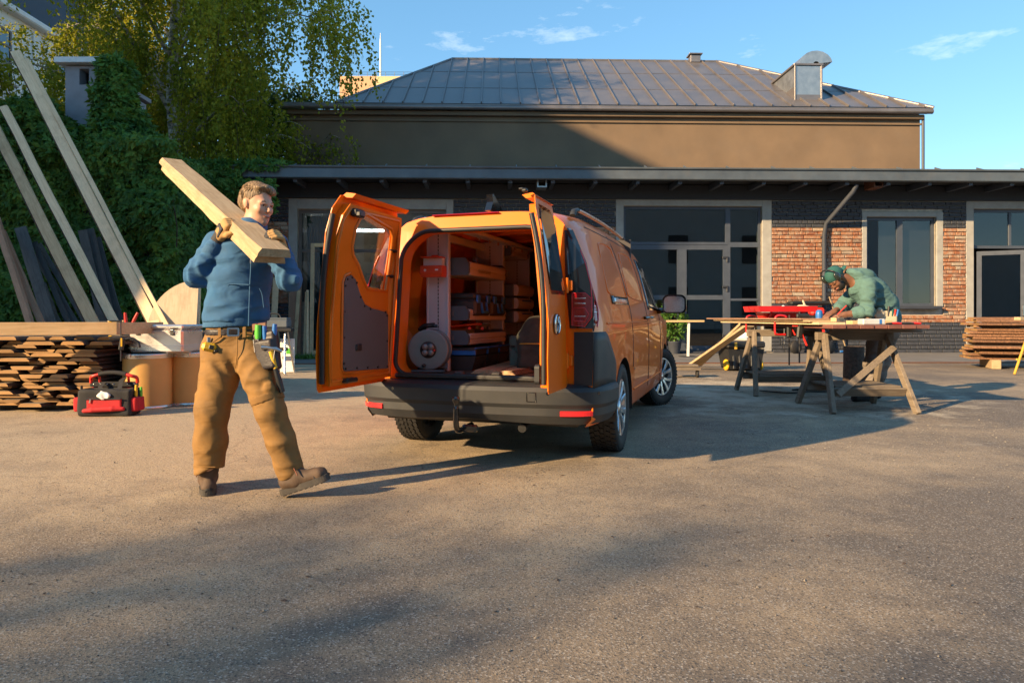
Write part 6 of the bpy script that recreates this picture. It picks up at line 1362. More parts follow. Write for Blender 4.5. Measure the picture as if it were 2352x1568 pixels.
# rucksack, green case, floor boards
t = vthing('rucksack', 'dark olive work rucksack standing on the van floor behind the narrow door', 'rucksack', .30, -.26, .617); s_ = SDF((-.22, -.2, -.02), (.22, .2, .5), .011)
s_.box((0, 0, .14), (.15, .11, .14), .05, .02).ell((0, .01, .27), (.145, .105, .16), .06).box((0, -.10, .11), (.11, .04, .09), .03, .02).warp(.004, (22, 9, 30, 0, 1), (9, 25, 14, 2, 1)); s_.cut(lambda X, Y, Z: -Z + 0 * X + 0 * Y); s_.build('bag', 'olive_cloth', t)
m = MB(); m.tube(smooth_path([(-.12, -.10, .21), (0, -.155, .215), (.12, -.10, .21)], 6), .004, 5); m.build('piping', 'yellow_plastic', t)
t = vthing('green_case', 'grey green latched plastic case beside the rucksack in the van', 'tool case', .12, .0, .617); m = MB(); m.box((0, 0, .085), (.20, .26, .165), .015); m.build('lower_half', 'case_green', t); m = MB(); m.box((0, 0, .22), (.20, .26, .09), .015); m.build('lid', 'case_green', t)
for z in (.16, .04): m = MB(); m.box((-.105, -.05, z), (.02, .05, .05), .006); m.box((-.02, -.135, z), (.05, .02, .05), .006); m.build('latch', 'case_green', t)
for k, (x, y, a, lab, ln) in enumerate(((-.02, -.10, .10, 'rough sawn board with bark edge lying on the van floor', 1.1), (.17, -.42, -.12, 'short rough board lying on the van floor near the sill', .55))):
    t = vthing('floor_board', lab, 'board', x, y, .617, 'boards on the van floor', a); m = MB(); m.prism([(-.13, 0), (.13, 0), (.10, .03), (-.09, .03)], -ln / 2, ln / 2, Matrix.Rotation(R(90), 4, 'X')); m.build('plank', 'timber_fresh', t)
    m = MB(); m.prism([(.131, 0), (.137, .004), (.106, .034), (.101, .03)], -ln / 2, ln / 2, Matrix.Rotation(R(90), 4, 'X')); m.build('bark_edge', 'bark', t)

# ------------------------------------------------------------------ people
def person_palette():
    simple('skin_light', (.56, .31, .205), .5, var=.08, vscale=9, bmp=.05, spec=.4); simple('skin_dark', (.17, .080, .046), .45, var=.12, vscale=9, bmp=.05, spec=.45)
    simple('lip', (.36, .13, .10), .45, var=.05); simple('eye_white', (.62, .58, .54), .25, var=.02, bmp=0); simple('eye_dark', (.03, .022, .018), .2, bmp=0)
    m_, n, p = new_mat('hair_brown'); co = coords(n, 'Object', (60, 60, 9)); n1 = nd(n, 'ShaderNodeTexNoise', Scale=2.0, Detail=6.0); n.links.new(co, n1.inputs['Vector']); n.links.new(ramp(n, n1.outputs['Fac'], [(.3, (.06, .036, .018)), (.52, (.19, .12, .06)), (.72, (.36, .25, .14))]), p.inputs['Base Color']); p.inputs['Roughness'].default_value = .5; bump(n, p, n1.outputs['Fac'], .8, .012)
    simple('hair_black', (.012, .010, .009), .6, var=.3, bmp=.5)
    simple('fleece_blue', (.034, .115, .245), .92, var=.14, vscale=10, bmp=.45, bscale=260, bdist=.002, wrinkle=.4); simple('rib_blue', (.040, .12, .24), .9, var=.1, bmp=.5, bscale=180)
    simple('shirt_grey', (.38, .42, .48), .9, var=.1); simple('canvas_tan', (.225, .120, .034), .85, var=.2, vscale=9, bmp=.4, bscale=240, bdist=.002, wrinkle=.32, dirt=.10); simple('canvas_dark', (.195, .102, .028), .85, var=.1, bmp=.4, bscale=240)
    simple('glove_tan', (.42, .245, .09), .8, var=.15, bmp=.3, bscale=120); simple('glove_black', (.030, .030, .034), .75, var=.25, bmp=.4, bscale=120)
    simple('boot_brown', (.085, .052, .033), .75, var=.25, vscale=14, bmp=.4, bscale=120, dirt=.15); simple('boot_sole', (.045, .040, .036), .8, var=.2, bmp=.3, dirt=.3); simple('lace', (.17, .055, .03), .8)
    simple('leather', (.024, .020, .024), .5, var=.25, vscale=9, bmp=.35, bscale=80); simple('leather_brown', (.14, .06, .03), .6, var=.2)
    simple('hoodie_green', (.080, .165, .155), .92, var=.16, vscale=12, bmp=.4, bscale=220, bdist=.003, wrinkle=.6); simple('cap_green', (.018, .095, .085), .85, var=.1, bmp=.3, bscale=150); simple('trousers_dusty', (.17, .145, .125), .9, var=.3, vscale=6, bmp=.4, bscale=150, wrinkle=.6); simple('muff_green', (.020, .030, .026), .25, coat=.5, var=.1)
    simple('glove_cream', (.55, .47, .33), .9, var=.15, bmp=.4, bscale=120)
person_palette()
def frame3(f, u):
    f = V(f).normalized(); u = V(u); s_ = f.cross(u).normalized(); u = s_.cross(f); return s_, f, u          # side (to the figure's right), forward, up
def head_sdf(S, c, f, u, k=1.0):
    """a head with brow, nose, cheeks, lips, chin and ears; c is its centre, about 0.24 m high"""
    s_, f, u = frame3(f, u); c = V(c); E_ = Matrix((s_, f, u)).transposed().to_euler()
    def p(a, b, d): return c + s_ * a * k + f * b * k + u * d * k
    def el(a, b, d, r_, sm=.02): S.ell(p(a, b, d), [q * k for q in r_], sm * k, E_)
    el(0, -.012, .035, (.074, .096, .088)); el(0, .025, -.03, (.062, .066, .085), .03); el(0, .045, -.085, (.042, .045, .034), .03)
    el(0, .078, .012, (.052, .018, .016), .02)
    S.cone(p(0, .090, .006), p(0, .110, -.034), .0085 * k, .0115 * k, .012 * k); el(.012, .098, -.038, (.008, .010, .007), .008); el(-.012, .098, -.038, (.008, .010, .007), .008)
    for q in (-1, 1):
        S.ell(p(q * .030, .090, -.004), [.015 * k, .012 * k, .010 * k], .010 * k, E_, True); el(q * .040, .066, -.030, (.020, .022, .020), .02)
        el(q * .074, -.008, -.008, (.008, .018, .030), .006); el(q * .079, -.014, .004, (.006, .018, .022), .006)
    el(0, .094, -.062, (.020, .009, .006), .008); el(0, .091, -.073, (.017, .009, .007), .007); el(0, .082, -.100, (.018, .014, .014), .015)
    return p, E_
def head_bits(par, p, E_, k, skin_, hairm, gaze=(0, 0), smile=.0, brow=True):
    for q in (-1, 1):
        m = MB(); m.lathe([(0, -.009), (.007, -.006), (.009, 0), (.007, .006), (0, .009)], 12, Matrix.Translation(p(q * .030, .0795, -.004)) @ Matrix.Scale(k, 4)); m.build('eye', 'eye_white', par)
        m = MB(); m.lathe([(0, .003), (.0045, .0015), (.0055, 0)], 10, Matrix.Translation(p(q * .030 + gaze[0], .0868, -.005 + gaze[1])) @ E_.to_matrix().to_4x4() @ Matrix.Rotation(R(-90), 4, 'X') @ Matrix.Scale(k, 4)); m.build('iris', 'eye_dark', par)
        m = MB(); m.tube([p(q * a, b, d) for a, b, d in ((.014, .094, .006), (.030, .0965, .0085), (.046, .084, .002))], [.0042 * k, .005 * k, .003 * k], 6); m.build('eyelid', skin_, par)
        if brow: m = MB(); m.tube([p(q * a, b, d) for a, b, d in ((.014, .093, .016), (.030, .0925, .021), (.048, .079, .016))], [.003 * k, .0036 * k, .002 * k], 6); m.build('eyebrow', hairm, par)
    m = MB(); m.tube([p(a, b, d) for a, b, d in ((-.027, .083, -.066 + smile), (-.012, .1005, -.0675), (0, .103, -.068), (.012, .1005, -.0675), (.027, .083, -.066 + smile))], [.002 * k, .0045 * k, .005 * k, .0045 * k, .002 * k], 6); m.build('mouth', 'lip', par)
def hand_sdf(S, wrist, fdir, nrm, k=1.0, curl=(.3, .5, .4), spread=.1, thumb=1, rad=1.0, thumb_curl=.3):
    """palm, four fingers of unequal length and a thumb; fdir along the fingers, nrm out of the back of the hand"""
    f = V(fdir).normalized(); n_ = V(nrm); s_ = f.cross(n_).normalized() * thumb; n_ = (n_ - f * n_.dot(f)).normalized(); w_ = V(wrist)
    E_ = Matrix((s_, f, n_)).transposed().to_euler() if s_.cross(f).dot(n_) > 0 else Matrix((-s_, f, n_)).transposed().to_euler()
    S.box(w_ + f * .045 * k, (.040 * k, .048 * k, .014 * k * rad), .012 * k, .012 * k, E_); S.cone(w_ - f * .01 * k, w_ + f * .03 * k, .028 * k * rad, .026 * k * rad, .02 * k)
    for i, (off, ln) in enumerate(((.031, .072), (.011, .080), (-.010, .075), (-.030, .060))):
        b = w_ + f * (.088 * k) + s_ * off * k; d = (f + s_ * off * spread * 8).normalized(); a = 0; q = b; r_ = .0095 * k * rad; pts = [b - f * .03 * k, b]
        for j, (sg, cu) in enumerate(zip((.45, .32, .23), curl)):
            a += cu; dd = d * math.cos(a) - n_ * math.sin(a); q = q + dd * ln * sg * k; pts.append(q)
        S.chain(pts, [r_ * 1.05, r_ * 1.05, r_, r_ * .92, r_ * .8], .004 * k)
    b = w_ + f * .022 * k + s_ * .030 * k; d1 = (s_ * .75 + f * .7 - n_ * .25).normalized(); d2 = (f * .85 + s_ * .25 - n_ * thumb_curl * 2).normalized(); S.chain([b, b + d1 * .035 * k, b + d1 * .035 * k + d2 * .032 * k, b + d1 * .035 * k + d2 * .058 * k], [.013 * k * rad, .0125 * k * rad, .011 * k * rad, .009 * k * rad], .008 * k)

# ------------------------------------------------------------------ the man carrying the boards
MY = 4.05; MO = V((AT(560, 728, MY).x, MY, 0))
def q1(x, y, d=0.0): return AT(x, y, MY + d) - MO
MAN = thing('person', 'walking man in blue zip jacket and tan work trousers carrying boards on his shoulder', 'person', MO)
BA, BB = AT(628, 592, 3.62), AT(393, 378, 5.6); bd_ = (BB - BA).normalized(); bx = bd_.cross(V((0, 0, 1))).normalized(); bz = bx.cross(bd_)
def on_board(y, x, z): return BA + bd_ * y + bx * x + bz * z - MO
GR, GRF = on_board(.60, -.115, -.055), (bd_ * -.25 + bz * .95 + bx * .25).normalized(); GL, GLF = on_board(.27, .135, -.02), (bz * .75 - bx * .3 - bd_ * .25).normalized()
HC = q1(590, 470, .10); HF = V((.87, -.44, -.13)); HU = V((.10, -.02, 1))
SHR, SHL = q1(496, 560, .10), q1(632, 562, .04); ELR, WRR = q1(452, 634, -.02), GR - GRF * .035; ELL, WRL = q1(664, 640, -.10), GL - GLF * .035
HIPR, KNR, ANR = q1(510, 800, .05), q1(487, 945, -.02), q1(478, 1082, .02); HIPL, KNL, ANL = q1(572, 800, .03), q1(622, 945, -.08), q1(672, 1100, -.05)
S = SDF((-.42, -.36, -.02), (.42, .36, 1.88), .0068)
pf, pE = head_sdf(S, HC, HF, HU, 1.0)
S.cone(q1(583, 505, .10), q1(572, 548, .08), .056, .066, .03); S.chain([q1(565, 560, .06), q1(556, 650, .05), q1(545, 760, .04)], [.13, .135, .13], .05, (V((.3, -1, 0)), .72))
S.chain([SHR, ELR, WRR], [.055, .045, .03], .03); S.chain([SHL, ELL, WRL], [.055, .045, .03], .03); S.chain([HIPR, KNR, ANR], [.085, .06, .042], .03); S.chain([HIPL, KNL, ANL], [.085, .06, .042], .03)
S.build('body', 'skin_light', MAN)
head_bits(MAN, pf, pE, 1.0, 'skin_light', 'hair_brown', (.001, .001), .006)
# hair, swept back from the forehead
S = SDF(HC - V((.17, .17, .14)), HC + V((.17, .17, .19)), .0055)
def hel(a, b, d, r_, sm=.02, sub=False): S.ell(pf(a, b, d), r_, sm, pE, sub)
hel(0, -.020, .046, (.079, .100, .086)); hel(0, -.062, .0, (.068, .048, .062), .03); hel(.012, .046, .098, (.050, .044, .020), .02); hel(-.022, .052, .095, (.046, .042, .021), .02); hel(-.03, .078, .078, (.034, .020, .018), .015)
hel(0, .080, -.030, (.090, .085, .095), .012, True); hel(.078, .012, -.055, (.030, .050, .055), .01, True); hel(-.078, .012, -.055, (.030, .050, .055), .01, True)
S.warp(.0016, (90, 30, 20, 0, 1), (40, 120, 20, 1, 1)); S.build('hair', 'hair_brown', MAN)
def strands(n, seed):
    r_ = random.Random(seed); m = MB()
    while n > 0:
        a, e = r_.uniform(-PI, PI), r_.uniform(-.25, 1.45); x, y, z = math.cos(e) * math.sin(a), math.cos(e) * math.cos(a), math.sin(e)
        if z < .42 * y + .28 and y > -.15 or z < -.22: continue
        top = z > .45; d = V((r_.gauss(-.35, .12), r_.gauss(.9, .12), -.2)) if top else V((r_.gauss(0, .08), r_.gauss(-.45, .12), -.9)); pts = []; p_ = V((x, y, z)); ln = r_.uniform(.5, .9) if top else r_.uniform(.3, .5)
        for k in range(5): q = p_.normalized(); lift = 1.0 + .03 * math.sin(k / 4 * PI) * (1 if top else .3) + r_.uniform(0, .025); pts.append(pf(q.x * .080 * lift, -.018 + q.y * .101 * lift, .046 + q.z * .088 * lift)); p_ = q + (d - q * d.dot(q)) * ln / 4
        m.tube(pts, [.0012, .002, .002, .0016, .0006], 4, cap=False); n -= 1
    return m
strands(800, 4).build('hair_strands', 'hair_brown', MAN)
# jacket
S = SDF((-.44, -.36, .92), (.44, .36, 1.62), .0078); tf = (V((.35, -1, 0)), .74)
S.chain([q1(538, 752, .04), q1(545, 715, .045), q1(552, 640, .05), q1(560, 580, .06)], [.174, .174, .168, .156], .04, tf)
S.ell(q1(526, 566, .09), (.115, .09, .078), .05); S.ell(q1(606, 570, .05), (.10, .09, .078), .05); S.cone(q1(575, 540, .08), q1(580, 522, .09), .088, .080, .03)
S.chain([SHR, ELR], [.075, .066], .03); S.chain([ELR, ELR.lerp(WRR, .8)], [.068, .050], .015); S.chain([SHL, ELL], [.072, .068], .03); S.chain([ELL, ELL.lerp(WRL, .8)], [.070, .052], .015)
S.warp(.0022, (16, 10, 26, .4, 1), (28, 14, -20, 1.7, .8), (9, 22, 38, 2.6, .7))
for e_, a_, b_ in ((ELR, SHR, WRR), (ELL, SHL, WRL)): S.crease(e_, (b_ - a_), 52, .018, .09, 1.1).crease(e_.lerp(a_, .5), (a_ - e_), 42, .012, .10, 2.0).crease(e_.lerp(b_, .5), (b_ - e_), 58, .011, .07, .4)
S.crease(q1(515, 600, -.03), (.5, .3, -.8), 34, .010, .12, .3).crease(q1(625, 600, -.05), (-.5, .3, -.8), 34, .009, .10, 1.3).crease(q1(500, 715, -.06), (.4, 0, 1), 36, .010, .11, .9).crease(q1(590, 712, -.08), (-.5, 0, 1), 38, .009, .11, 2.1).crease(q1(545, 735, -.10), (.1, 0, 1), 42, .007, .14, .2)
S.cut(lambda X, Y, Z: (1.005 + .03 * X) - Z + 0 * Y); S.build('jacket', 'fleece_blue', MAN)
S = SDF((-.30, -.30, .92), (.30, .36, 1.08), .0075); S.chain([q1(538, 752, .04), q1(541, 732, .042)], [.172, .176], .03, tf); S.cut(lambda X, Y, Z: np.abs(Z - (1.005 + .03 * X)) - .03 + 0 * Y); S.build('jacket_hem', 'rib_blue', MAN)
for a, b, r0, nm in ((ELR, WRR, .056, 'cuff'), (ELL, WRL, .056, 'cuff')):
    S = SDF(tuple(np.minimum(a, b) - .1), tuple(np.maximum(a, b) + .1), .0075); S.cone(a.lerp(b, .70), a.lerp(b, .90), .051, .045, .02); S.build(nm, 'rib_blue', MAN)
zp = [q1(578, 555, -.080), q1(577, 600, -.084), q1(574, 660, -.083), q1(571, 748, -.078)]
m = MB(); m.tube(smooth_path(zp, 6), .0035, 6); m.build('zip', 'rib_blue', MAN); m = MB(); m.box(zp[1] + V((0, -.008, .0)), (.008, .006, .03), .002); m.build('zip_pull', 'steel', MAN)
for pts in ([q1(500, 712, -.060), q1(506, 682, -.072), q1(520, 660, -.082), q1(528, 652, -.085)], [q1(528, 652, -.086), q1(572, 654, -.090)], [q1(606, 706, -.045), q1(602, 676, -.055), q1(596, 662, -.062)]):
    m = MB(); m.tube(smooth_path(pts, 5), .0035, 5); m.build('pocket_seam', 'rib_blue', MAN)
S = SDF(q1(575, 540, .06) - V((.12, .14, .08)), q1(575, 540, .06) + V((.12, .14, .10)), .0065); S.cone(q1(577, 545, .07), q1(583, 522, .09), .086, .078, .02); S.cone(q1(579, 560, .07), q1(585, 505, .09), .072, .066, .01, sub=True); S.cone(q1(588, 530, -.03), q1(584, 560, -.05), .03, .035, .01, sub=True); S.build('collar', 'rib_blue', MAN)
S = SDF(q1(575, 560, .03) - V((.1, .14, .1)), q1(575, 560, .03) + V((.1, .14, .1)), .007); S.cone(q1(578, 575, .02), q1(582, 540, .07), .070, .066, .02); S.build('shirt', 'shirt_grey', MAN)
# trousers
S = SDF((-.34, -.36, .02), (.42, .34, 1.05), .0085)
S.chain([q1(538, 748, .04), q1(540, 800, .04)], [.152, .160], .03, tf); S.chain([HIPR, q1(503, 870, .01), KNR, q1(484, 1010, .0), q1(480, 1082, .015)], [.118, .106, .092, .090, .084], .03); S.chain([HIPL, q1(598, 870, -.04), KNL, q1(646, 1015, -.07), q1(668, 1085, -.055)], [.114, .098, .084, .080, .078], .03)
S.box(q1(622, 905, -.09), (.03, .06, .08), .02, .02, (0, -.25, .35)); S.box(q1(464, 930, .0), (.022, .055, .08), .015, .015)
S.warp(.0012, (8, 6, 22, .2, 1), (16, 10, -30, 1.1, .8), (10, 26, 52, 2.2, .9))
for kn, an, ph in ((KNR, ANR, .3), (KNL, ANL, 1.6)): S.crease(kn + V((0, -.06, 0)), (.5, .1, .8), 36, .005, .085, ph).crease(kn.lerp(an, .4) + V((.03, -.05, 0)), (-.6, .1, .8), 34, .004, .09, ph + 1).crease(kn.lerp(an, .72) + V((-.03, -.05, 0)), (.7, .1, .7), 46, .0045, .075, ph + 2).crease(an + V((0, -.03, .05)), (-.1, .1, 1), 62, .009, .06, ph)
S.crease(q1(540, 845, -.03), (.7, 0, .7), 36, .010, .11, .5).crease(q1(575, 850, -.06), (-.7, 0, .7), 36, .010, .10, 1.4).crease(q1(500, 850, -.05), (.6, 0, .8), 34, .007, .12, .2).crease(q1(610, 890, -.08), (-.3, 0, 1), 46, .009, .09, 2.4)
S.cut(lambda X, Y, Z: Z - 1.0 + 0 * X + 0 * Y)
hl = (q1(480, 1080, 0), q1(662, 1098, -.05)); S.cut(lambda X, Y, Z: np.where(X < .05, hl[0].z + .02 * np.sin(X * 30) - Z, (hl[1].z + .0 - (X - hl[1].x) * -.42) - Z) + 0 * Y); S.build('trousers', 'canvas_tan', MAN)
def strap_ring(c, ax, r_, hgt, name, mat_, par, fl=None):
    S = SDF(V(c) - V((r_ + .06,) * 3), V(c) + V((r_ + .06,) * 3), .0075); ax = V(ax).normalized(); S.cone(V(c) - ax * hgt / 2, V(c) + ax * hgt / 2, r_, r_, .005, fl); S.cut(lambda X, Y, Z: np.abs((X - c[0]) * ax.x + (Y - c[1]) * ax.y + (Z - c[2]) * ax.z) - hgt / 2); return S.build(name, mat_, par)
for pts, rr_ in (([q1(x, y, d) for x, y, d in ((545, 772, -.092), (545, 810, -.105), (541, 845, -.07))], .003), ([q1(x, y, d) for x, y, d in ((470, 800, -.05), (490, 785, -.09), (508, 772, -.092))], .004), ([q1(x, y, d) for x, y, d in ((470, 1072, -.07), (495, 1072, -.075))], .003)):
    m = MB(); m.tube(smooth_path(pts, 5), rr_, 5); m.build('seam', 'canvas_dark', MAN)
strap_ring(q1(539, 762, .04), (0, 0, 1), .160, .036, 'belt', 'leather', MAN, tf)
bk = q1(538, 762, -.082); m = MB(); m.panel(rrect(-.032, -.024, .032, .024, .008), [rrect(-.023, -.016, .023, .016, .005)], -.004, .004, lambda a, b, t: bk + V((a, -.012 + t + a * .25, b))); m.build('buckle', 'chrome', MAN, fix=True)
for x in (505, 562, 592): p = q1(x, 763, -.078 if x < 580 else -.05); m = MB(); m.box(p, (.022, .012, .062), .004); m.build('belt_loop', 'canvas_tan', MAN)
strap_ring(q1(487, 938, -.01), (.06, .02, 1), .099, .050, 'knee_panel', 'canvas_dark', MAN); strap_ring(q1(614, 915, -.07), (-.32, .1, 1), .094, .045, 'knee_panel', 'canvas_dark', MAN)
# boots
def boot(heel, toe_dir, up, ankle, name='boot'):
    f = V(toe_dir).normalized(); u = V(up).normalized(); s_ = f.cross(u).normalized(); u = s_.cross(f); h = V(heel); B = bpy.data.objects.new(name, None); COL.objects.link(B); B.parent = MAN
    def p(a, b, c): return h + s_ * a + f * b + u * c
    lo = np.minimum(np.minimum(p(0, -.05, 0), p(0, .33, 0)), V(ankle)) - .10; hi = np.maximum(np.maximum(p(0, -.05, 0), p(0, .33, 0)), V(ankle)) + .10
    S = SDF(tuple(lo), tuple(hi), .0062); S.cone(p(0, .045, .065), p(0, .10, .062), .045, .047, .03); S.cone(p(0, .10, .062), p(0, .245, .048), .046, .042, .03); S.cone(p(0, .05, .07), V(ankle), .046, .056, .03); S.cone(p(0, .12, .09), p(0, .06, .13), .038, .045, .03); S.cut(lambda X, Y, Z: -((X - h.x) * u.x + (Y - h.y) * u.y + (Z - h.z) * u.z) + .022); S.warp(.0015, (60, 40, 50, 0, 1)); S.build('upper', 'boot_brown', B)
    ol = [(-.036, -.005), (.036, -.005), (.043, .06), (.042, .12), (.050, .20), (.042, .265), (.02, .292), (-.018, .290), (-.038, .262), (-.046, .20), (-.040, .12), (-.042, .06)]; M = Matrix((s_, f, u)).transposed().to_4x4(); M.translation = h
    m = MB(); m.prism(smooth2(ol), .004, .038, M); 
    for k in range(8): m.box((0, .02 + k * .034, .004), (.082, .018, .010), .002, M=M)
    m.build('sole', 'boot_sole', B)
    m = MB(); secs_ = [[p(.046 * math.cos(a) * (1 - t * .55), .225 + .070 * t * 1.0, .026 + .068 * math.sin(a) * (1 - t * .8)) for a in np.linspace(0, PI, 9)] for t in (0, .5, .85, 1.0)]; m.loft(secs_, closed=False); m.build('toe_cap', 'rubber', B)
    m = MB()
    for k in range(4): m.tube([p(-.026, .13 - k * .022, .098 + k * .016), p(0, .145 - k * .022, .112 + k * .017), p(.026, .13 - k * .022, .098 + k * .016)], .0042, 5)
    m.tube(smooth_path([p(0, .10, .14), p(.04, .13, .13), p(.065, .15, .09)], 4), .0035, 5); m.build('laces', 'lace', B)
    return B
def smooth2(ol): return [(p.x, p.y) for p in smooth_path([(a, b, 0) for a, b in ol], 3, True)]
g = G(470, 1118) - MO; boot((g.x, g.y + .04, .0), (.42, -.9, 0), (0, 0, 1), q1(479, 1080, .03))
g = G(660, 1143) - MO; boot((g.x - .02, g.y + .02, .012), (.93, -.16, .34), (-.33, .0, .94), q1(672, 1092, -.05))
# the two boards on his shoulder
def carried(off_z, off_x, e0, e1, label, seed, w_=.165, th=.045):
    d = (BB - BA).normalized(); x = d.cross(V((0, 0, 1))).normalized(); z = x.cross(d); M = Matrix((x, d, z)).transposed().to_4x4(); M.translation = BA + z * off_z + x * off_x; ln = (BB - BA).length
    t = bpy.data.objects.new('carried_board', None); COL.objects.link(t); t.matrix_world = M; tag(t, label, 'board', 'boards carried on the shoulder'); r_ = random.Random(seed); secs_ = []
    for i in range(12): y = e0 + (ln + e1 - e0) * i / 11; e = r_.uniform(-.004, .004); g_ = r_.uniform(-.002, .002); secs_.append([(-w_ / 2 + e, y, g_), (w_ / 2 + e, y, g_), (w_ / 2 + e - .004, y, th * .5), (w_ / 2 + e - .012, y, th), (-w_ / 2 + e + .020, y, th), (-w_ / 2 + e + .004, y, th * .45)])
    m = MB(); m.loft(secs_, smooth=False); m.build('board', 'timber_fresh', t, fix=True); return t
carried(-.045, .004, .05, -.03, 'lower rough board of the two carried on the shoulder', 1); carried(.002, .0, .0, .0, 'upper rough board of the two carried on the shoulder', 2, .175)
# gloves
def glove(wr, fd, nr, thumb, curl, tc=.3):
    g_ = bpy.data.objects.new('glove', None); COL.objects.link(g_); g_.parent = MAN; wr = V(wr)
    S = SDF(tuple(wr - V((.16,) * 3)), tuple(wr + V((.16,) * 3)), .0046); hand_sdf(S, wr, fd, nr, 1.06, curl, .12, thumb, 1.22, tc); S.build('hand', 'glove_tan', g_)
    f = V(fd).normalized(); n_ = (V(nr) - f * V(nr).dot(f)).normalized(); s_ = f.cross(n_).normalized() * thumb
    S = SDF(tuple(wr - V((.12,) * 3)), tuple(wr + V((.12,) * 3)), .0055); S.cone(wr - f * .035, wr + f * .012, .040, .036, .01); S.build('wrist_band', 'glove_black', g_)
    S = SDF(tuple(wr - V((.2,) * 3)), tuple(wr + V((.2,) * 3)), .0048); E_ = Matrix((s_, f, n_)).transposed().to_euler() if s_.cross(f).dot(n_) > 0 else Matrix((-s_, f, n_)).transposed().to_euler()
    S.box(wr + f * .034 + n_ * .019, (.036, .034, .010), .008, .008, E_)
    for off, ln in ((.031, .072), (.011, .080), (-.010, .075), (-.030, .060)):
        b = wr + (f * .0885 + s_ * off) * 1.06; d = (f + s_ * off * .96).normalized(); a = 0; q = b
        for sg, cu in zip((.45, .32, .23), curl): a += cu; dd = d * math.cos(a) - n_ * math.sin(a); q0 = q; q = q + dd * ln * sg * 1.06
        S.cone(q0.lerp(q, .1), q, .0118, .0102, .003)
    S.build('patches', 'glove_black', g_); return g_
glove(GR, GRF, -bx * 1.0 - bd_ * .1 + bz * .2, 1, (1.25, .75, .4), .2)
glove(GL, GLF, bx * .9 + bz * .45, -1, (1.0, .55, .3), .2)
# what hangs on his belt
TP = thing('tool_pouch', 'dark leather tool pouch full of hand tools hanging from the belt', 'tool pouch', MO + q1(614, 800, -.06), R(-20))
S = SDF((-.10, -.08, -.16), (.11, .08, .14), .0065); S.box((0, 0, -.015), (.078, .026, .115), .02, .01, (0, -.18, 0)).box((.01, -.026, -.035), (.064, .022, .085), .015, .01, (0, -.18, 0)).warp(.002, (30, 20, 25, 0, 1)); S.build('pouch', 'leather', TP)
m = MB(); m.box((-.045, -.01, .11), (.10, .012, .07), .004, rot=(0, -.1, 0)); m.build('flap', 'leather_brown', TP); m = MB(); m.tube(smooth_path([(-.065, -.04, .05), (-.04, -.046, -.08), (-.02, -.046, -.105), (.06, -.044, -.10), (.085, -.04, .0)], 5), .002, 4); m.build('stitching', 'paper_white', TP)
for nm, lab, dx, dz, mt, r_, tl in (('tape_reel', 'lime green tape standing in the leather pouch', -.045, .085, 'green_plastic', .020, 0), ('screwdriver', 'dark blue handled screwdriver standing in the leather pouch', -.005, .08, 'blue_plastic', .014, -.1), ('screwdriver', 'bright blue handled screwdriver, tallest in the leather pouch', .045, .09, 'blue_plastic', .015, .1)):
    p = MO + q1(614, 800, -.06) + V((dx, -.02, dz)); t = thing(nm, lab, nm.replace('_', ' '), p, 0); m = MB(); m.tube([(0, 0, -.03), (tl * .02, 0, .0), (tl * .05, 0, .05)], [r_ * .8, r_, r_ * .8], 10); m.build('handle', mt, t); m = MB(); m.tube([(0, 0, -.09), (0, 0, -.03)], .004, 6); m.build('shaft', 'steel', t)
t = thing('hammer', 'claw hammer with yellow and black handle hanging from the pouch', 'hammer', MO + q1(622, 806, -.12), R(0)); hd_ = (q1(648, 900, -.10) - q1(622, 806, -.12)); m = MB(); m.tube([(0, 0, 0), hd_ * .45], [.013, .012], 10); m.build('shaft', 'yellow_plastic', t); m = MB(); m.tube([hd_ * .42, hd_ * .7, hd_], [.014, .017, .016], 10); m.build('grip', 'black_plastic', t); m = MB(); m.tube([(-.05, 0, .02), (-.02, 0, .02), (.03, 0, .012), (.06, .01, -.005)], [.015, .011, .012, .006], 10); m.build('head', 'steel', t)
t = thing('tape_measure', 'yellow tape measure clipped to the trouser pocket', 'tape measure', MO + q1(480, 797, -.10), R(25)); m = MB(); m.box((0, 0, 0), (.078, .034, .052), .016, rot=(0, .25, 0)); m.build('case', 'yellow_plastic', t); m = MB(); m.box((.012, -.018, .0), (.026, .006, .024), .003, rot=(0, .25, 0)); m.box((.036, -.004, -.022), (.02, .03, .014), .003, rot=(0, .25, 0)); m.build('label', 'black_plastic', t); m = MB(); m.box((-.0, .022, .03), (.02, .008, .05), .002); m.build('clip', 'steel', t)

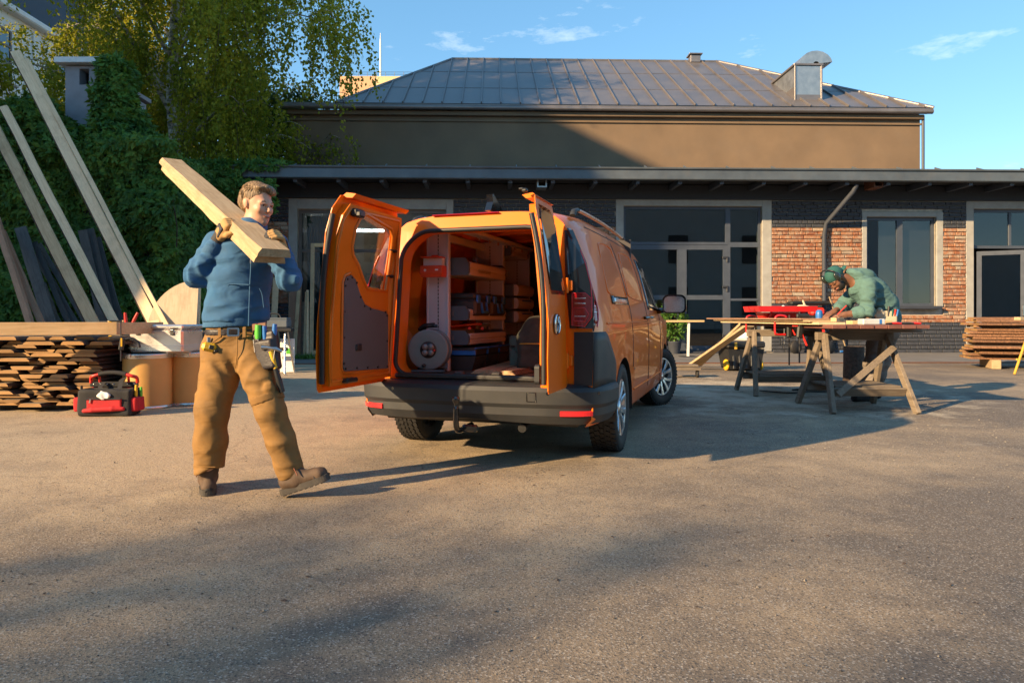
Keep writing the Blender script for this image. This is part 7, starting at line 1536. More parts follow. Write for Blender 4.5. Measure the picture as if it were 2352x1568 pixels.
# ------------------------------------------------------------------ the work table on sawhorses
TZ = .945
def sawhorse(loc, ln, label, spread=.46, h=.86, brace=True, ry=0.0):
    t = thing('sawhorse', label, 'sawhorse', loc, ry, 'sawhorses under the work table')
    m = MB(); m.box((0, 0, h - .045), (ln + .16, .075, .09), .004); m.build('beam', 'timber_old_x', t)
    for sx_ in (-1, 1):
        for sy in (-1, 1):
            a, b = V((sx_ * (ln / 2 + .02), sy * spread, .0)), V((sx_ * ln / 2, sy * .035, h - .03)); a.x += sx_ * .08
            m = MB(); m.beam((0, 0, 0), b - a, .085, .045, up=(sx_, 0, 0), bev=.004); o = m.build('leg', 'timber_old', t); o.location = a
    for sy in (-1, 1):
        m = MB(); m.box((0, 0, 0), (ln + .10, .028, .10), .004, rot=(sy * -.5, 0, 0)); o = m.build('rail', 'timber_old_x', t); o.location = (0, sy * (spread * .70), .22)
    m = MB(); m.box((0, 0, 0), (ln + .02, spread * 1.35, .022), .004); o = m.build('shelf', 'timber_old_x', t); o.location = (0, 0, .275)
    if brace:
        a, b = V((-ln / 2 - .02, -spread * .78 - .045, .20)), V((ln / 2, -.30 * spread - .05, .70)); m = MB(); m.beam((0, 0, 0), b - a, .07, .028, up=(0, -1, .5), bev=.003); o = m.build('brace', 'timber_old', t); o.location = a
    return t
sawhorse((3.86, 7.86, 0), .70, 'grey weathered sawhorse with diagonal brace under the near table end'); sawhorse((3.66, 9.42, 0), .80, 'grey weathered sawhorse under the far table end', .40, brace=False)
TB = thing('work_table', 'reddish brown plank table top laid across the two sawhorses', 'table', (3.40, 7.40, .86))
for k in range(7):
    m = MB(); m.box((0, 0, 0), (.146, 3.0, .04), .004); o = m.build('plank', 'table_board', TB); o.location = (.075 + k * .149, 1.5 + rng.uniform(-.01, .01), .065)
m = MB(); m.box((.62, .30, .022), (1.0, .07, .044), .004); m.box((.62, 2.3, .022), (1.0, .07, .044), .004); m.build('batten', 'timber_old_x', TB)
def tthing(name, label, cat, x, y, z=TZ, rz=0.0, group=None): return thing(name, label, cat, (x, y, z), rz, group)
# boards lying along the table's edge
for k, (x, y0, ln, w_, th, z, mt, lab) in enumerate(((3.50, 7.62, 3.2, .30, .028, TZ, 'timber_pale', 'lowest of the boards laid along the table edge'), (3.46, 7.75, 3.3, .30, .022, TZ + .029, 'timber_fresh', 'middle of the boards laid along the table edge'), (3.44, 7.9, 3.4, .34, .018, TZ + .052, 'ply_red', 'uppermost thin board with pale edge laid along the table edge'))):
    t = tthing('laid_board', lab, 'board', x, y0, z, R(2), 'boards along the table edge'); m = MB(); m.box((0, ln / 2, th / 2), (w_, ln, th), .003); m.build('board', mt, t)
ZB = TZ + .071
def g_clamp(x, y, label):
    t = tthing('screw_clamp', label, 'clamp', x, y, ZB, 0, 'red screw clamps on the table edge'); m = MB(); m.tube(smooth_path([(.07, 0, .012), (.05, 0, .028), (-.02, 0, .035), (-.065, 0, .01), (-.072, 0, -.06), (-.070, 0, -.18), (-.05, 0, -.205), (.04, 0, -.205)], 5), .0135, 8, sx=1.3); m.build('frame', 'red_paint', t)
    m = MB(); m.tube([(.045, 0, -.33), (.045, 0, -.13)], .008, 8); m.tube([(.01, 0, -.325), (.08, 0, -.325)], .004, 6); m.build('screw', 'steel', t); m = MB(); m.box((.045, 0, -.205), (.035, .03, .03), .005); m.build('nut', 'red_paint', t)
g_clamp(3.385, 9.85, 'red screw clamp farther along the table edge'); g_clamp(3.375, 8.75, 'red screw clamp nearer along the table edge')
t = tthing('bar_clamp', 'black bar clamp with red trigger hanging from the table edge', 'clamp', 3.36, 8.12, ZB); m = MB(); m.box((-.01, 0, -.22), (.010, .028, .60), .001); m.build('bar', 'steel_dark', t); m = MB(); m.box((.03, 0, .03), (.15, .04, .05), .012); m.build('head', 'black_plastic', t); m = MB(); m.box((-.005, 0, -.16), (.07, .045, .15), .016, rot=(0, .1, 0)); m.build('grip', 'black_plastic', t); m = MB(); m.box((.05, 0, -.25), (.025, .03, .16), .01, rot=(0, -.4, 0)); m.box((-.06, 0, -.09), (.06, .03, .014), .004); m.build('trigger', 'red_plastic', t)
t = tthing('bar_clamp', 'second black bar clamp hanging farther under the table', 'clamp', 3.40, 8.62, ZB); m = MB(); m.box((.03, 0, -.27), (.010, .028, .62), .001); m.build('bar', 'steel_dark', t); m = MB(); m.box((.03, 0, -.16), (.06, .045, .16), .014); m.build('grip', 'black_plastic', t); m = MB(); m.box((.08, 0, -.16), (.02, .03, .12), .008, rot=(0, -.5, 0)); m.build('trigger', 'red_plastic', t)
# red cantilever tool box
t = tthing('red_tool_box', 'open red metal tool box with spread trays on the table', 'tool box', 3.68, 9.55, ZB, R(4))
m = MB(); m.loft([[(-.27, -.10, 0), (.27, -.10, 0), (.27, .10, 0), (-.27, .10, 0)], [(-.30, -.12, .075), (.30, -.12, .075), (.30, .12, .075), (-.30, .12, .075)]], smooth=False); m.build('base', 'red_paint', t)
for y_, z_, nm in ((-.17, .085, 'tray'), (.17, .085, 'tray'), (-.04, .085, 'tray')):
    m = MB(); m.panel(rrect(-.40, y_ - .09, .38, y_ + .09, .01), [rrect(-.385, y_ - .078, .365, y_ + .078, .01)], z_, z_ + .075, lambda a, b, t_: (a * (1 + .06 * (t_ - z_) / .075), b, t_)); m.box((-.01, y_, z_ + .004), (.76, .17, .006)); m.box((-.01, y_, z_ + .075), (.84, .19, .006)) if False else None; m.build(nm, 'red_paint', t, fix=True)
m = MB(); m.tube([(-.43, -.18, .10), (-.52, -.2, .105)], .006, 6); m.build('handle_rod', 'steel_dark', t)
for x_ in (-.2, .24): m = MB(); m.box((x_, -.135, .05), (.03, .01, .11), .002, rot=(0, .4, 0)); m.build('lever', 'red_paint', t)
t = tthing('work_glove', 'pale leather work glove draped over the red tool box', 'glove', 3.95, 9.40, ZB + .145); S = SDF((-.15, -.12, -.06), (.15, .12, .12), .007); hand_sdf(S, (-.06, 0, .0), (1, -.1, .1), (0, -.2, 1), 1.0, (.3, .3, .3), .12, 1, 1.3); S.cone((.0, 0, .03), (-.02, .01, .09), .014, .012, .01); S.build('glove', 'glove_cream', t)
t = tthing('dust_heap', 'small white heap in the red tool box tray', 'heap', 3.66, 9.40, ZB + .10); m = MB(); m.lathe([(.06, 0), (.045, .03), (.02, .065), (0, .075)], 12); m.build('powder', 'paper_white', t)
# router, paper, boxes and hand tools
t = tthing('hand_router', 'grey hand router with blue motor standing on the table', 'router', 3.88, 8.80, TZ + .001, R(20)); m = MB(); m.lathe([(.075, 0), (.078, .012), (.05, .02), (.045, .05), (.048, .07), (.03, .075)], 20); m.build('base', 'galvanised', t); m = MB(); m.lathe([(.042, .07), (.044, .12), (.038, .16), (.02, .175), (0, .178)], 18); m.build('motor', 'blue_plastic', t)
for s_ in (-1, 1): m = MB(); m.tube([(s_ * .045, 0, .05), (s_ * .08, 0, .06), (s_ * .105, 0, .075)], [.012, .018, .020], 10); m.build('knob', 'black_plastic', t)
t = tthing('pencil_sheet', 'white drawing sheet under the worker hands', 'paper', 4.02, 8.52, TZ + .002, R(10)); m = MB(); m.box((0, 0, .001), (.30, .42, .002)); m.build('sheet', 'paper_white', t)
t = tthing('blue_folder', 'blue folder lying beside the drawing sheet', 'folder', 4.27, 8.75, TZ + .001, R(-15)); m = MB(); m.box((0, 0, .008), (.24, .32, .016), .003); m.build('cover', 'blue_plastic', t)
t = tthing('level_case', 'pale grey tool case with blue label lying near the table edge', 'case', 3.93, 7.62, TZ, R(3)); m = MB(); m.box((0, 0, .033), (.25, .12, .066), .01); m.build('case', 'cap_metal', t); m = MB(); m.box((.07, -.058, .035), (.03, .008, .05), .002); m.build('label', 'blue_plastic', t)
t = tthing('pine_block', 'planed pine board lying on the table behind the grey case', 'board', 4.15, 8.10, TZ, R(8)); m = MB(); m.box((0, 0, .022), (.50, .12, .044), .003); m.build('board', 'timber_pine', t)
t = tthing('wood_offcut', 'small pale wood offcut beside the grey case', 'offcut', 3.62, 7.75, TZ, R(35)) ; t.location.z = TZ + .03; m = MB(); m.box((0, 0, .025), (.16, .07, .045), .003); m.build('block', 'timber_fresh', t)
for k, (x, y, a, mt, lab) in enumerate(((4.18, 7.56, .2, 'red_plastic', 'red and black cutter lying at the table edge'), (4.30, 7.55, -.3, 'black_plastic', 'black pliers lying between the cutter and the red handle'), (4.40, 7.58, .1, 'red_plastic', 'red handled tool lying on the outer table corner'))):
    t = tthing('hand_tool', lab, 'tool', x, y, TZ, a, 'hand tools at the table edge'); m = MB(); m.tube([(-.07, 0, .016), (-.02, .004, .017), (.05, 0, .014)], [.012, .016, .012], 8); m.build('handle', mt, t); m = MB(); m.tube([(-.14, 0, .014), (-.07, 0, .014)], [.008, .013], 8); m.build('jaw', 'black_plastic' if k != 1 else 'steel', t)

# ------------------------------------------------------------------ the worker bent over the table
WY = 8.62; WO = V((AT(2000, 728, WY).x, WY, 0))
def q2(x, y, d=0.0): return AT(x, y, WY + d) - WO
MW = thing('person', 'man in green hoodie and backward cap bending over the table to draw', 'person', WO)
k2 = 1.12; WHC = q2(1921, 640, -.02); WF = V((-.62, -.30, -.72)); WU = V((-.70, -.08, .70))
SR, ER, WRr = q2(1994, 655, -.20), q2(1992, 715, -.26), q2(1938, 723, -.20); SL, EL, WLl = q2(1978, 655, .16), q2(1936, 703, .16), q2(1916, 716, .02)
S = SDF((-.72, -.46, 0.0), (.42, .42, 1.78), .0088); wp, wE = head_sdf(S, WHC, WF, WU, k2)
S.chain([WHC.lerp(q2(1960, 640, -.02), .45), q2(1962, 645, -.02)], [.066, .075], .03); S.chain([q2(1980, 655, -.02), q2(2015, 690, -.0), q2(2030, 735, .02)], [.15, .15, .15], .05); S.chain([SR, ER, WRr], [.065, .05, .036], .03); S.chain([SL, EL, WLl], [.065, .05, .036], .03)
LH, LK, LA = q2(2022, 760, -.06), q2(2006, 835, -.10), q2(1993, 900, -.10); RH, RK, RA_ = q2(2036, 760, .14), q2(2022, 835, .14), q2(2006, 900, .16); S.chain([LH, LK, LA], [.09, .065, .045], .03); S.chain([RH, RK, RA_], [.09, .065, .045], .03)
hand_sdf(S, WRr, q2(1915, 726, -.14) - WRr, (0, -.3, 1), 1.1, (.5, .6, .5), .08, -1, 1.05); hand_sdf(S, WLl, q2(1900, 724, -.02) - WLl, (-.2, -.3, 1), 1.1, (.25, .3, .3), .10, 1, 1.05)
S.build('body', 'skin_dark', MW); head_bits(MW, wp, wE, k2, 'skin_dark', 'hair_black', (0, -.002), 0, True)
S = SDF(WHC - V((.2,) * 3), WHC + V((.2,) * 3), .007); S.ell(wp(0, .035, -.065), [.070 * k2, .070 * k2, .068 * k2], .02, wE); S.ell(wp(0, .12, -.045), [.075, .062, .046], .01, wE, True); S.ell(wp(0, .06, .03), [.12, .13, .062], .01, wE, True); S.ell(wp(0, -.08, -.02), [.13, .09, .13], .02, wE, True); S.build('beard', 'hair_black', MW)
S = SDF(WHC - V((.26,) * 3), WHC + V((.26,) * 3), .0075); S.ell(wp(0, -.012, .050), [.088 * k2, .110 * k2, .092 * k2], .02, wE); S.ell(wp(0, .08, -.07), [.2, .22, .095], .01, wE, True); S.ell(wp(0, -.135, .008), [.062, .075, .012], .02, wE); S.build('cap', 'cap_green', MW)
EM = thing('ear_defenders', 'dark green ear defenders worn over the cap of the bending worker', 'ear defenders', WO)
for s_ in (-1, 1):
    S = SDF(wp(s_ * .09, .035, .05) - V((.1,) * 3), wp(s_ * .09, .035, .05) + V((.1,) * 3), .006); S.ell(wp(s_ * .095, .040, .055), [.030, .045, .058], .01, wE); S.build('cup', 'muff_green', EM)
m = MB(); m.tube(smooth_path([wp(a, .035, d) for a, d in ((-.105, .06), (-.10, .12), (-.05, .158), (0, .168), (.05, .158), (.10, .12), (.105, .06))], 5), .009, 6); m.build('headband', 'black_plastic', EM)
S = SDF((-.60, -.50, .80), (.50, .46, 1.78), .0098)
S.chain([q2(1978, 655, -.02), q2(2000, 672, -.01), q2(2024, 700, .0), q2(2036, 728, .02)], [.180, .190, .186, .172], .05, (V((.1, -1, .1)), .95)); S.ell(q2(1966, 632, -.02), (.13, .15, .07), .05, (0, .5, 0)); S.ell(q2(1984, 628, -.02), (.12, .13, .06), .05, (0, .3, 0)); S.ell(q2(1945, 648, -.03), (.085, .11, .075), .02, None, True)
S.chain([SR, ER], [.10, .088], .04); S.chain([ER, ER.lerp(WRr, .35)], [.088, .07], .03); S.chain([SL, EL], [.10, .088], .04); S.chain([EL, EL.lerp(WLl, .35)], [.088, .07], .03)
S.warp(.003, (11, 8, 16, .3, 1), (20, 9, -13, 1.5, .7), (8, 18, 26, 2.2, .7))
S.crease(ER, ER - SR, 34, .016, .13, .4).crease(SR.lerp(ER, .5), ER - SR, 30, .012, .13, 1.5).crease(EL, EL - SL, 34, .014, .12, 2).crease(q2(2010, 690, -.2), (.6, .2, -.7), 26, .012, .17, .3).crease(q2(2035, 715, -.15), (.4, 0, -.9), 34, .013, .13, 1.2).crease(q2(1965, 680, -.12), (.8, 0, .4), 30, .012, .12, .8)
S.cut(lambda X, Y, Z: (.97 - .22 * (X - .1)) - Z + 0 * Y); S.build('hoodie', 'hoodie_green', MW)
for a, b in ((ER, WRr), (EL, WLl)):
    S = SDF(tuple(np.minimum(a, b) - .12), tuple(np.maximum(a, b) + .12), .0085); S.cone(a.lerp(b, .28), a.lerp(b, .46), .084, .070, .02).warp(.006, (40, 20, 30, 0, 1)); S.build('rolled_cuff', 'hoodie_green', MW)
S = SDF((-.30, -.42, .0), (.45, .45, 1.06), .0105); S.chain([q2(2033, 728, .02), q2(2030, 755, .03)], [.175, .185], .05, (V((0, -1, 0)), .9)); S.chain([LH, LK, LA], [.135, .10, .095], .05); S.chain([RH, RK, RA_], [.135, .10, .095], .05); S.warp(.006, (12, 8, 24, .2, 1), (22, 12, -14, 1.1, .7), (8, 20, 40, 2.2, .6)); S.cut(lambda X, Y, Z: .09 - Z + 0 * X + 0 * Y); S.build('trousers', 'trousers_dusty', MW)
for a in (LA, RA_):
    h = V((a.x + .05, a.y + .02, 0)); S = SDF(h - V((.42, .14, .02)), h + V((.16, .14, .24)), .010); S.cone(h + V((0, 0, .06)), h + V((-.22, -.06, .045)), .06, .052, .03); S.cone(h + V((0, 0, .06)), h + V((-.02, 0, .18)), .058, .06, .03); S.cut(lambda X, Y, Z: .004 - Z + 0 * X + 0 * Y); S.build('boot', 'black_cloth', MW)
t = thing('red_pencil', 'red pencil in the hand of the bending worker', 'pencil', WO + q2(1930, 716, -.18)); m = MB(); m.tube([(-.05, .01, -.06), (.0, 0, .0), (.07, -.01, .075)], .008, 7); m.build('barrel', 'red_plastic', t)
t = thing('tool_belt', 'pale tool belt with gloves and screwdrivers on the hip of the worker', 'tool belt', WO + q2(2040, 722, -.17)); S = SDF((-.26, -.1, -.14), (.14, .12, .10), .009); S.box((-.02, 0, -.03), (.12, .035, .075), .02, .02).chain([(-.16, -.01, .0), (-.12, -.03, .05), (-.08, -.02, .02)], [.025, .03, .022], .02).chain([(-.14, -.02, -.03), (-.09, -.03, .0)], [.025, .025], .02); S.build('pouch', 'glove_cream', t)
for dx, mt in ((-.02, 'steel_dark'), (.03, 'cap_green'), (.06, 'red_plastic'), (.09, 'blue_plastic')): m = MB(); m.tube([(dx, -.03, -.02), (dx + .01, -.035, .10 if mt == 'steel_dark' else .06)], [.010, .014], 8); m.build('tool_handle', mt, t)

# ------------------------------------------------------------------ around and behind the table
def tub(loc, rz, label):
    t = thing('tool_chest', label, 'tool chest', loc, rz); m = MB(); m.loft([[(-.30, -.22, .03), (.30, -.22, .03), (.30, .22, .03), (-.30, .22, .03)], [(-.36, -.26, .42), (.36, -.26, .42), (.36, .26, .42), (-.36, .26, .42)]], smooth=False)
    for k in range(5): m.box((-.24 + k * .12, -.242, .22), (.05, .03, .36), .008, rot=(-.10, 0, 0))
    m.build('tub', 'black_plastic', t); m = MB(); m.box((0, 0, .50), (.76, .56, .13), .03); m.build('lid', 'black_plastic', t)
    for s_ in (-.22, .05): m = MB(); m.box((s_, -.285, .48), (.05, .02, .13), .005); m.build('clasp', 'yellow_paint', t)
    for s_ in (-1, 1): m = MB(); m.lathe([(.05, -.02), (.10, -.025), (.11, 0), (.10, .025), (.05, .02)], 20, Matrix.Translation((s_ * .34, -.12, .11)) @ Matrix.Rotation(R(90), 4, 'Y')); m.build('wheel', 'yellow_plastic', t)
    return t
g = G(1712, 852); tub((g.x, g.y + .28, 0), R(6), 'black wheeled tool chest with yellow wheels behind the sawhorse')
t = thing('rag', 'crumpled pale cloth lying on the black tool chest', 'cloth', (g.x + .05, g.y + .28, .565)); S = SDF((-.32, -.2, -.01), (.32, .2, .26), .014); S.ell((-.08, 0, .05), (.2, .14, .08), .05).ell((.1, .02, .08), (.14, .1, .09), .05).warp(.016, (16, 10, 20, 0, 1), (9, 22, 14, 1, 1)); S.cut(lambda X, Y, Z: .002 - Z + 0 * X + 0 * Y); S.build('cloth', 'paper_white', t)
def prop_board(a, b, w_, th, mt, label, grp):
    a, b = V(a), V(b); d = (b - a).normalized(); x = d.cross(V((0, 0, 1))).normalized(); z = x.cross(d); M = Matrix((x, d, z)).transposed().to_4x4(); M.translation = a + z * th / 2; t = bpy.data.objects.new('propped_board', None); COL.objects.link(t); t.matrix_world = M; tag(t, label, 'board', grp); ln = (b - a).length; m = MB(); m.box((0, ln / 2, 0), (w_, ln, th), .003); m.build('board', mt, t)
gg = 'boards propped against the far table end'
a = G(1583, 846); prop_board(a + V((0, 0, .01)), AT(1722, 750, 11.5), .16, .045, 'timber_fresh', 'pale board propped from the ground up to the table', gg); a = G(1605, 842); prop_board(a + V((0, 0, .01)), AT(1712, 742, 12.3), .12, .045, 'timber_fresh', 'second pale board propped just behind the first one', gg)
# stump, broom, trestle bench, suitcase, saw trolley
g = G(1973, 884); t = thing('log_stump', 'upright log stump with bark behind the front sawhorse', 'log', (g.x, g.y + .16, 0)); m = MB(); m.lathe([(.16, 0), (.155, .1), (.15, .3), (.148, .58)], 18, cap=False); m.build('bark', 'bark', t); m = MB(); m.lathe([(.147, .57), (.0, .575)], 18, cap=False); m.build('cut_face', 'timber_old', t)
g = G(1945, 811); t = thing('broom', 'broom with wooden handle and blue brush leaning on the brick wall', 'broom', (g.x, g.y, 0)); e = AT(1905, 682, 19.3) - V((g.x, g.y, 0)); m = MB(); m.tube([(0, 0, .07), e], .02, 8); m.build('handle', 'timber_fresh', t); m = MB(); m.box((0, 0, .05), (.42, .08, .06), .015); m.build('head', 'blue_plastic', t); m = MB(); m.box((0, 0, .012), (.40, .09, .024), .004); m.build('bristles', 'black_plastic', t)
g = G(2130, 809); t = thing('trestle_bench', 'narrow bench with folding yellow wooden legs by the brick wall', 'bench', (g.x - .5, g.y + .2, 0)); m = MB(); m.box((-.15, 0, .70), (1.9, .45, .045), .006); m.build('top', 'timber_old_x', t)
for x_, s_ in ((.45, 1), (.72, 1)): m = MB(); m.beam((x_, -.15, 0), (x_, -.15, .68), .05, .05); m.build('leg', 'yellow_paint', t)
m = MB(); m.beam((.0, -.15, .66), (.45, -.15, .33), .04, .04); m.build('strut', 'yellow_paint', t); m = MB(); m.box((-.9, 0, .34), (.06, .4, .68), .004); m.build('leg', 'timber_old', t)
g = G(2196, 809); t = thing('wheeled_case', 'open dark grey wheeled trunk with its black lid raised against the wall', 'trunk', (g.x, g.y + .35, 0), R(-3)); m = MB(); m.panel([(-.52, .04), (.52, .04), (.52, .42), (-.52, .42)], [], -.3, .3, lambda a_, b_, t_: (a_, t_, b_)); m.build('body', 'box_grey', t, fix=True); m = MB(); m.loft([[(-.55, .32, .42), (.45, .32, .42), (.45, .40, .42), (-.55, .40, .42)], [(-.62, .46, .98), (.36, .46, .98), (.36, .56, .98), (-.62, .56, .98)]], smooth=False); m.build('lid', 'black_cloth', t)
for x_ in (-.45, .0): m = MB(); m.lathe([(.0, -.02), (.06, -.02), (.06, .02), (.0, .02)], 14, Matrix.Translation((x_, -.30, .06)) @ Matrix.Rotation(R(90), 4, 'Y')); m.build('wheel', 'rubber', t)
m = MB(); m.box((.15, -.303, .2), (.10, .012, .30), .004, rot=(0, .5, 0)); m.build('strap', 'black_cloth', t)
g = G(1858, 812); t = thing('saw_trolley', 'red and black saw on a wheeled stand by the brick wall', 'saw', (g.x, g.y - .1, 0)); m = MB(); m.box((0, 0, 1.0), (.95, .5, .16), .03); m.build('saw_bed', 'black_plastic', t); m = MB(); m.box((.15, -.05, 1.18), (.4, .3, .22), .06); m.build('motor_housing', 'red_plastic', t); m = MB(); m.box((-.1, -.08, 1.42), (1.1, .36, .12), .05); m.build('guard', 'black_plastic', t)
for x_ in (-.4, .4): m = MB(); m.beam((x_ * 1.1, 0, .1), (x_ * .8, 0, .95), .05, .05); m.build('leg', 'red_plastic' if x_ > 0 else 'steel', t)
for x_ in (-.48, .46): m = MB(); m.lathe([(.0, -.05), (.17, -.05), (.19, 0), (.17, .05), (.0, .05)], 20, Matrix.Translation((x_, -.16, .19)) @ Matrix.Rotation(R(90), 4, 'Y') @ Matrix.Rotation(R(70), 4, 'X')); m.build('wheel', 'rubber', t)
# timber stack on blocks at the right edge, and a yellow trestle
g = G(2240, 846); ST2 = thing('timber_stack', 'stack of barky boards on wooden blocks at the right edge', 'timber stack', (g.x, g.y, 0), R(-112))
PL2 = []
for i, w_ in enumerate((.26, .32, .22, .30)):
    me = plank_mesh(w_, .048, 2.6, 40 + i)
    for mm in ('timber_old', 'bark_red', 'timber_end'): me.materials.append(MAT[mm])
    PL2.append((w_, me))
m = MB(); m.box((-.45, .35, .09), (1.0, .16, .18), .008); m.build('bearer', 'timber_fresh', ST2); m = MB(); m.box((-.45, 2.0, .09), (1.0, .16, .18), .008); m.build('bearer', 'timber_fresh', ST2)
z = .182; k = 0
while z < 1.0:
    x = rng.uniform(-.99, -.95)
    while x < -.12:
        w_, me = PL2[rng.randrange(4)]; o = bpy.data.objects.new('plank', me); COL.objects.link(o); o.parent = ST2; o.location = (x + w_ / 2, rng.uniform(-.10, .10), z); x += w_ + .03
    z += .049
    if k % 2 == 0: z += .016
    k += 1
YT = thing('yellow_trestle', 'yellow metal trestle leg standing at the right edge of the yard', 'trestle', G(2330, 862)); yt = YT.location
m = MB(); m.tube([(0, 0, .02), AT(2372, 735, yt.y + .2) - yt], .022, 8); m.build('leg', 'yellow_paint', YT); m = MB(); m.tube([(.75, .5, .02), (.45, .25, 1.0)], .022, 8); m.build('leg', 'yellow_paint', YT); m = MB(); m.tube([(.08, .05, .28), (.68, .45, .28)], .018, 8); m.build('cross_tube', 'yellow_paint', YT); m = MB(); m.box((.45, .2, 1.0), (.7, .12, .06), .006, rot=(0, 0, .3)); m.build('top_bar', 'timber_fresh', YT)
# cable on the ground under the table
m = MB(); c0_ = G(1880, 908); m.tube(smooth_path([c0_ + V((-.6, .5, .012)), c0_ + V((-.3, .2, .012)), c0_ + V((0, .35, .012)), c0_ + V((.35, .25, .012)), c0_ + V((.5, .55, .012)), c0_ + V((.2, .75, .012)), c0_ + V((-.1, .6, .012)), c0_ + V((.3, .4, .016))], 8), .008, 6); tag(m.build('power_cable', 'rubber'), 'black power cable coiled on the asphalt between the sawhorses', 'cable')
# ------------------------------------------------------------------ beside the van's front: roller stand with board, plant, dolly
g = G(1563, 815); t = thing('roller_stand', 'pale metal stand carrying a thin board beyond the van front wheel', 'stand', (g.x - .1, g.y - 1.2, 0)); p0 = t.location; m = MB(); m.beam((0, 0, .02), (.02, 0, .9), .07, .05); m.build('post', 'white_plastic', t); m = MB(); m.box((0, 0, .02), (.4, .4, .03), .008); m.build('foot', 'steel_dark', t)
t2 = thing('thin_board', 'thin pale board lying level on the metal stand', 'board', (p0.x - .15, p0.y, .901)); m = MB(); m.box((0, 0, .025), (1.1, .16, .05), .004); m.build('board', 'timber_pine', t2)
pl = thing('potted_plant', 'bushy green potted plant by the glazed doors', 'plant', fl(fac(1540, 740).x, -.45, .02)); m = MB(); m.lathe([(.14, 0), (.19, .32), (.2, .34), (.17, .34)], 18); m.build('pot', 'slate_paint', pl)
r_ = np.random.default_rng(9); n = 900; u = r_.normal(0, 1, (n, 3)); u /= np.linalg.norm(u, axis=1, keepdims=True); P = u * np.array([.34, .3, .62]) * r_.uniform(.5, 1, (n, 1)) + np.array([0, 0, .95]); v, q = leaf_quads(P, u + r_.normal(0, .5, (n, 3)), r_.normal(0, 1, (n, 3)), r_.uniform(.08, .14, n), r_.uniform(.05, .08, n), .1); link('foliage', fast_mesh('foliage', v, q), 'ivy_leaf', pl); m = MB(); m.tube([(0, 0, .3), (0.02, 0, .7), (0, 0, 1.1)], .02, 6); m.build('stem', 'bark', pl)
g = G(1578, 868); t = thing('wood_dolly', 'small wooden dolly on black castors beside the van front wheel', 'dolly', (g.x, g.y + .2, 0)); m = MB(); m.box((0, 0, .15), (.5, .35, .05), .006); m.box((0, 0, .20), (.42, .3, .04), .006); m.build('deck', 'timber_old_x', t)
for x_ in (-.2, .2): m = MB(); m.lathe([(0, -.02), (.055, -.02), (.06, 0), (.055, .02), (0, .02)], 16, Matrix.Translation((x_, -.1, .06)) @ Matrix.Rotation(R(90), 4, 'Y')); m.box((x_, -.1, .11), (.05, .03, .05)); m.build('castor', 'rubber', t)

# ------------------------------------------------------------------ between the man and the van's open door
g = G(660, 861); t = thing('folding_workbench', 'folding workbench with black jaws and grey steel legs behind the man', 'workbench', (g.x - .35, g.y + .25, 0)); wb = t.location
m = MB(); m.box((0, 0, .80), (.72, .26, .07), .01); m.box((0, -.14, .80), (.78, .05, .05), .006); m.build('jaws', 'black_plastic', t)
for x_ in (-.25, .25):
    for y_ in (-.22, .22): m = MB(); m.tube([(x_ * 1.25, y_ * 1.25, .02), (x_, y_ * .3, .76)], .018, 8); m.lathe([(.028, 0), (.028, .03)], 10, Matrix.Translation((x_ * 1.25, y_ * 1.25, 0))); m.build('leg', 'steel', t)
m = MB(); m.box((.0, 0, .45), (.55, .06, .06), .01); m.build('crossbar', 'black_plastic', t)
t = thing('grey_tool_box', 'grey plastic tool box with red tools on the folding workbench', 'tool box', (wb.x, wb.y, .836)); m = MB(); m.box((0, 0, .075), (.62, .24, .15), .02); m.build('tub', 'box_grey', t); m = MB(); m.box((0, 0, .165), (.60, .22, .035), .01); m.build('tray', 'box_grey', t); m = MB(); m.tube(smooth_path([(-.15, 0, .18), (-.1, 0, .25), (.1, 0, .25), (.15, 0, .18)], 4), .014, 7); m.build('handle', 'black_plastic', t)
t = thing('printed_carton', 'flattened white printed carton standing against the workbench', 'carton', (wb.x + .18, wb.y + .02, 0)); m = MB(); m.box((0, .26, .32), (.26, .03, .62), .004); m.build('board', 'paper_white', t); m = MB(); m.box((.03, .243, .40), (.09, .004, .10)); m.build('print', 'green_plastic', t)
def wall_board(px0, px1, py0, off, tilt, mt, label, th=.02, grp='sheets and battens by the workshop door'):
    a, b = fac(px0, 800, off), fac(px1, 800, off); zt = fac((px0 + px1) / 2, py0, off + .3).z; t = bpy.data.objects.new('standing_board', None); COL.objects.link(t); tag(t, label, 'board', grp); t.location = fl((a.x + b.x) / 2, off, .02); t.rotation_euler = (R(-3.5), tilt, FA); m = MB(); m.box((0, 0, zt / 2), (b.x - a.x, th, zt), .003); m.build('board', mt, t)
wall_board(661, 690, 641, -.50, 0, 'ply_red', 'reddish plywood strip standing against the doorway, widest of the sheets'); wall_board(689, 712, 695, -.42, 0, 'timber_old', 'dark brown panel standing low behind the battens'); wall_board(672, 680, 668, -.66, R(3), 'timber_fresh', 'thin pale batten leaning across the reddish sheet', .03); wall_board(696, 702, 672, -.62, R(1), 'timber_fresh', 'thin pale batten, left one of the upright pair', .03); wall_board(704, 709, 668, -.60, R(-1), 'timber_pale', 'thin pale batten, right one of the upright pair', .03)
wall_board(618, 632, 640, -.5, R(2), 'timber_pale', 'pale board standing on the brick pier behind the man'); wall_board(640, 646, 700, -.5, R(-6), 'timber_fresh', 'short pale batten leaning on the brick pier')
a, b = fac(713, 824, -.45), fac(797, 824, -.45); zt = fac(740, 561, -.3).z; t = thing('door_frame', 'tall bare pine door frame leaning in front of the workshop doorway', 'frame', fl(a.x, -.55, .02), FA)
t.rotation_euler = (R(-3), 0, FA); wd = b.x - a.x; m = MB()
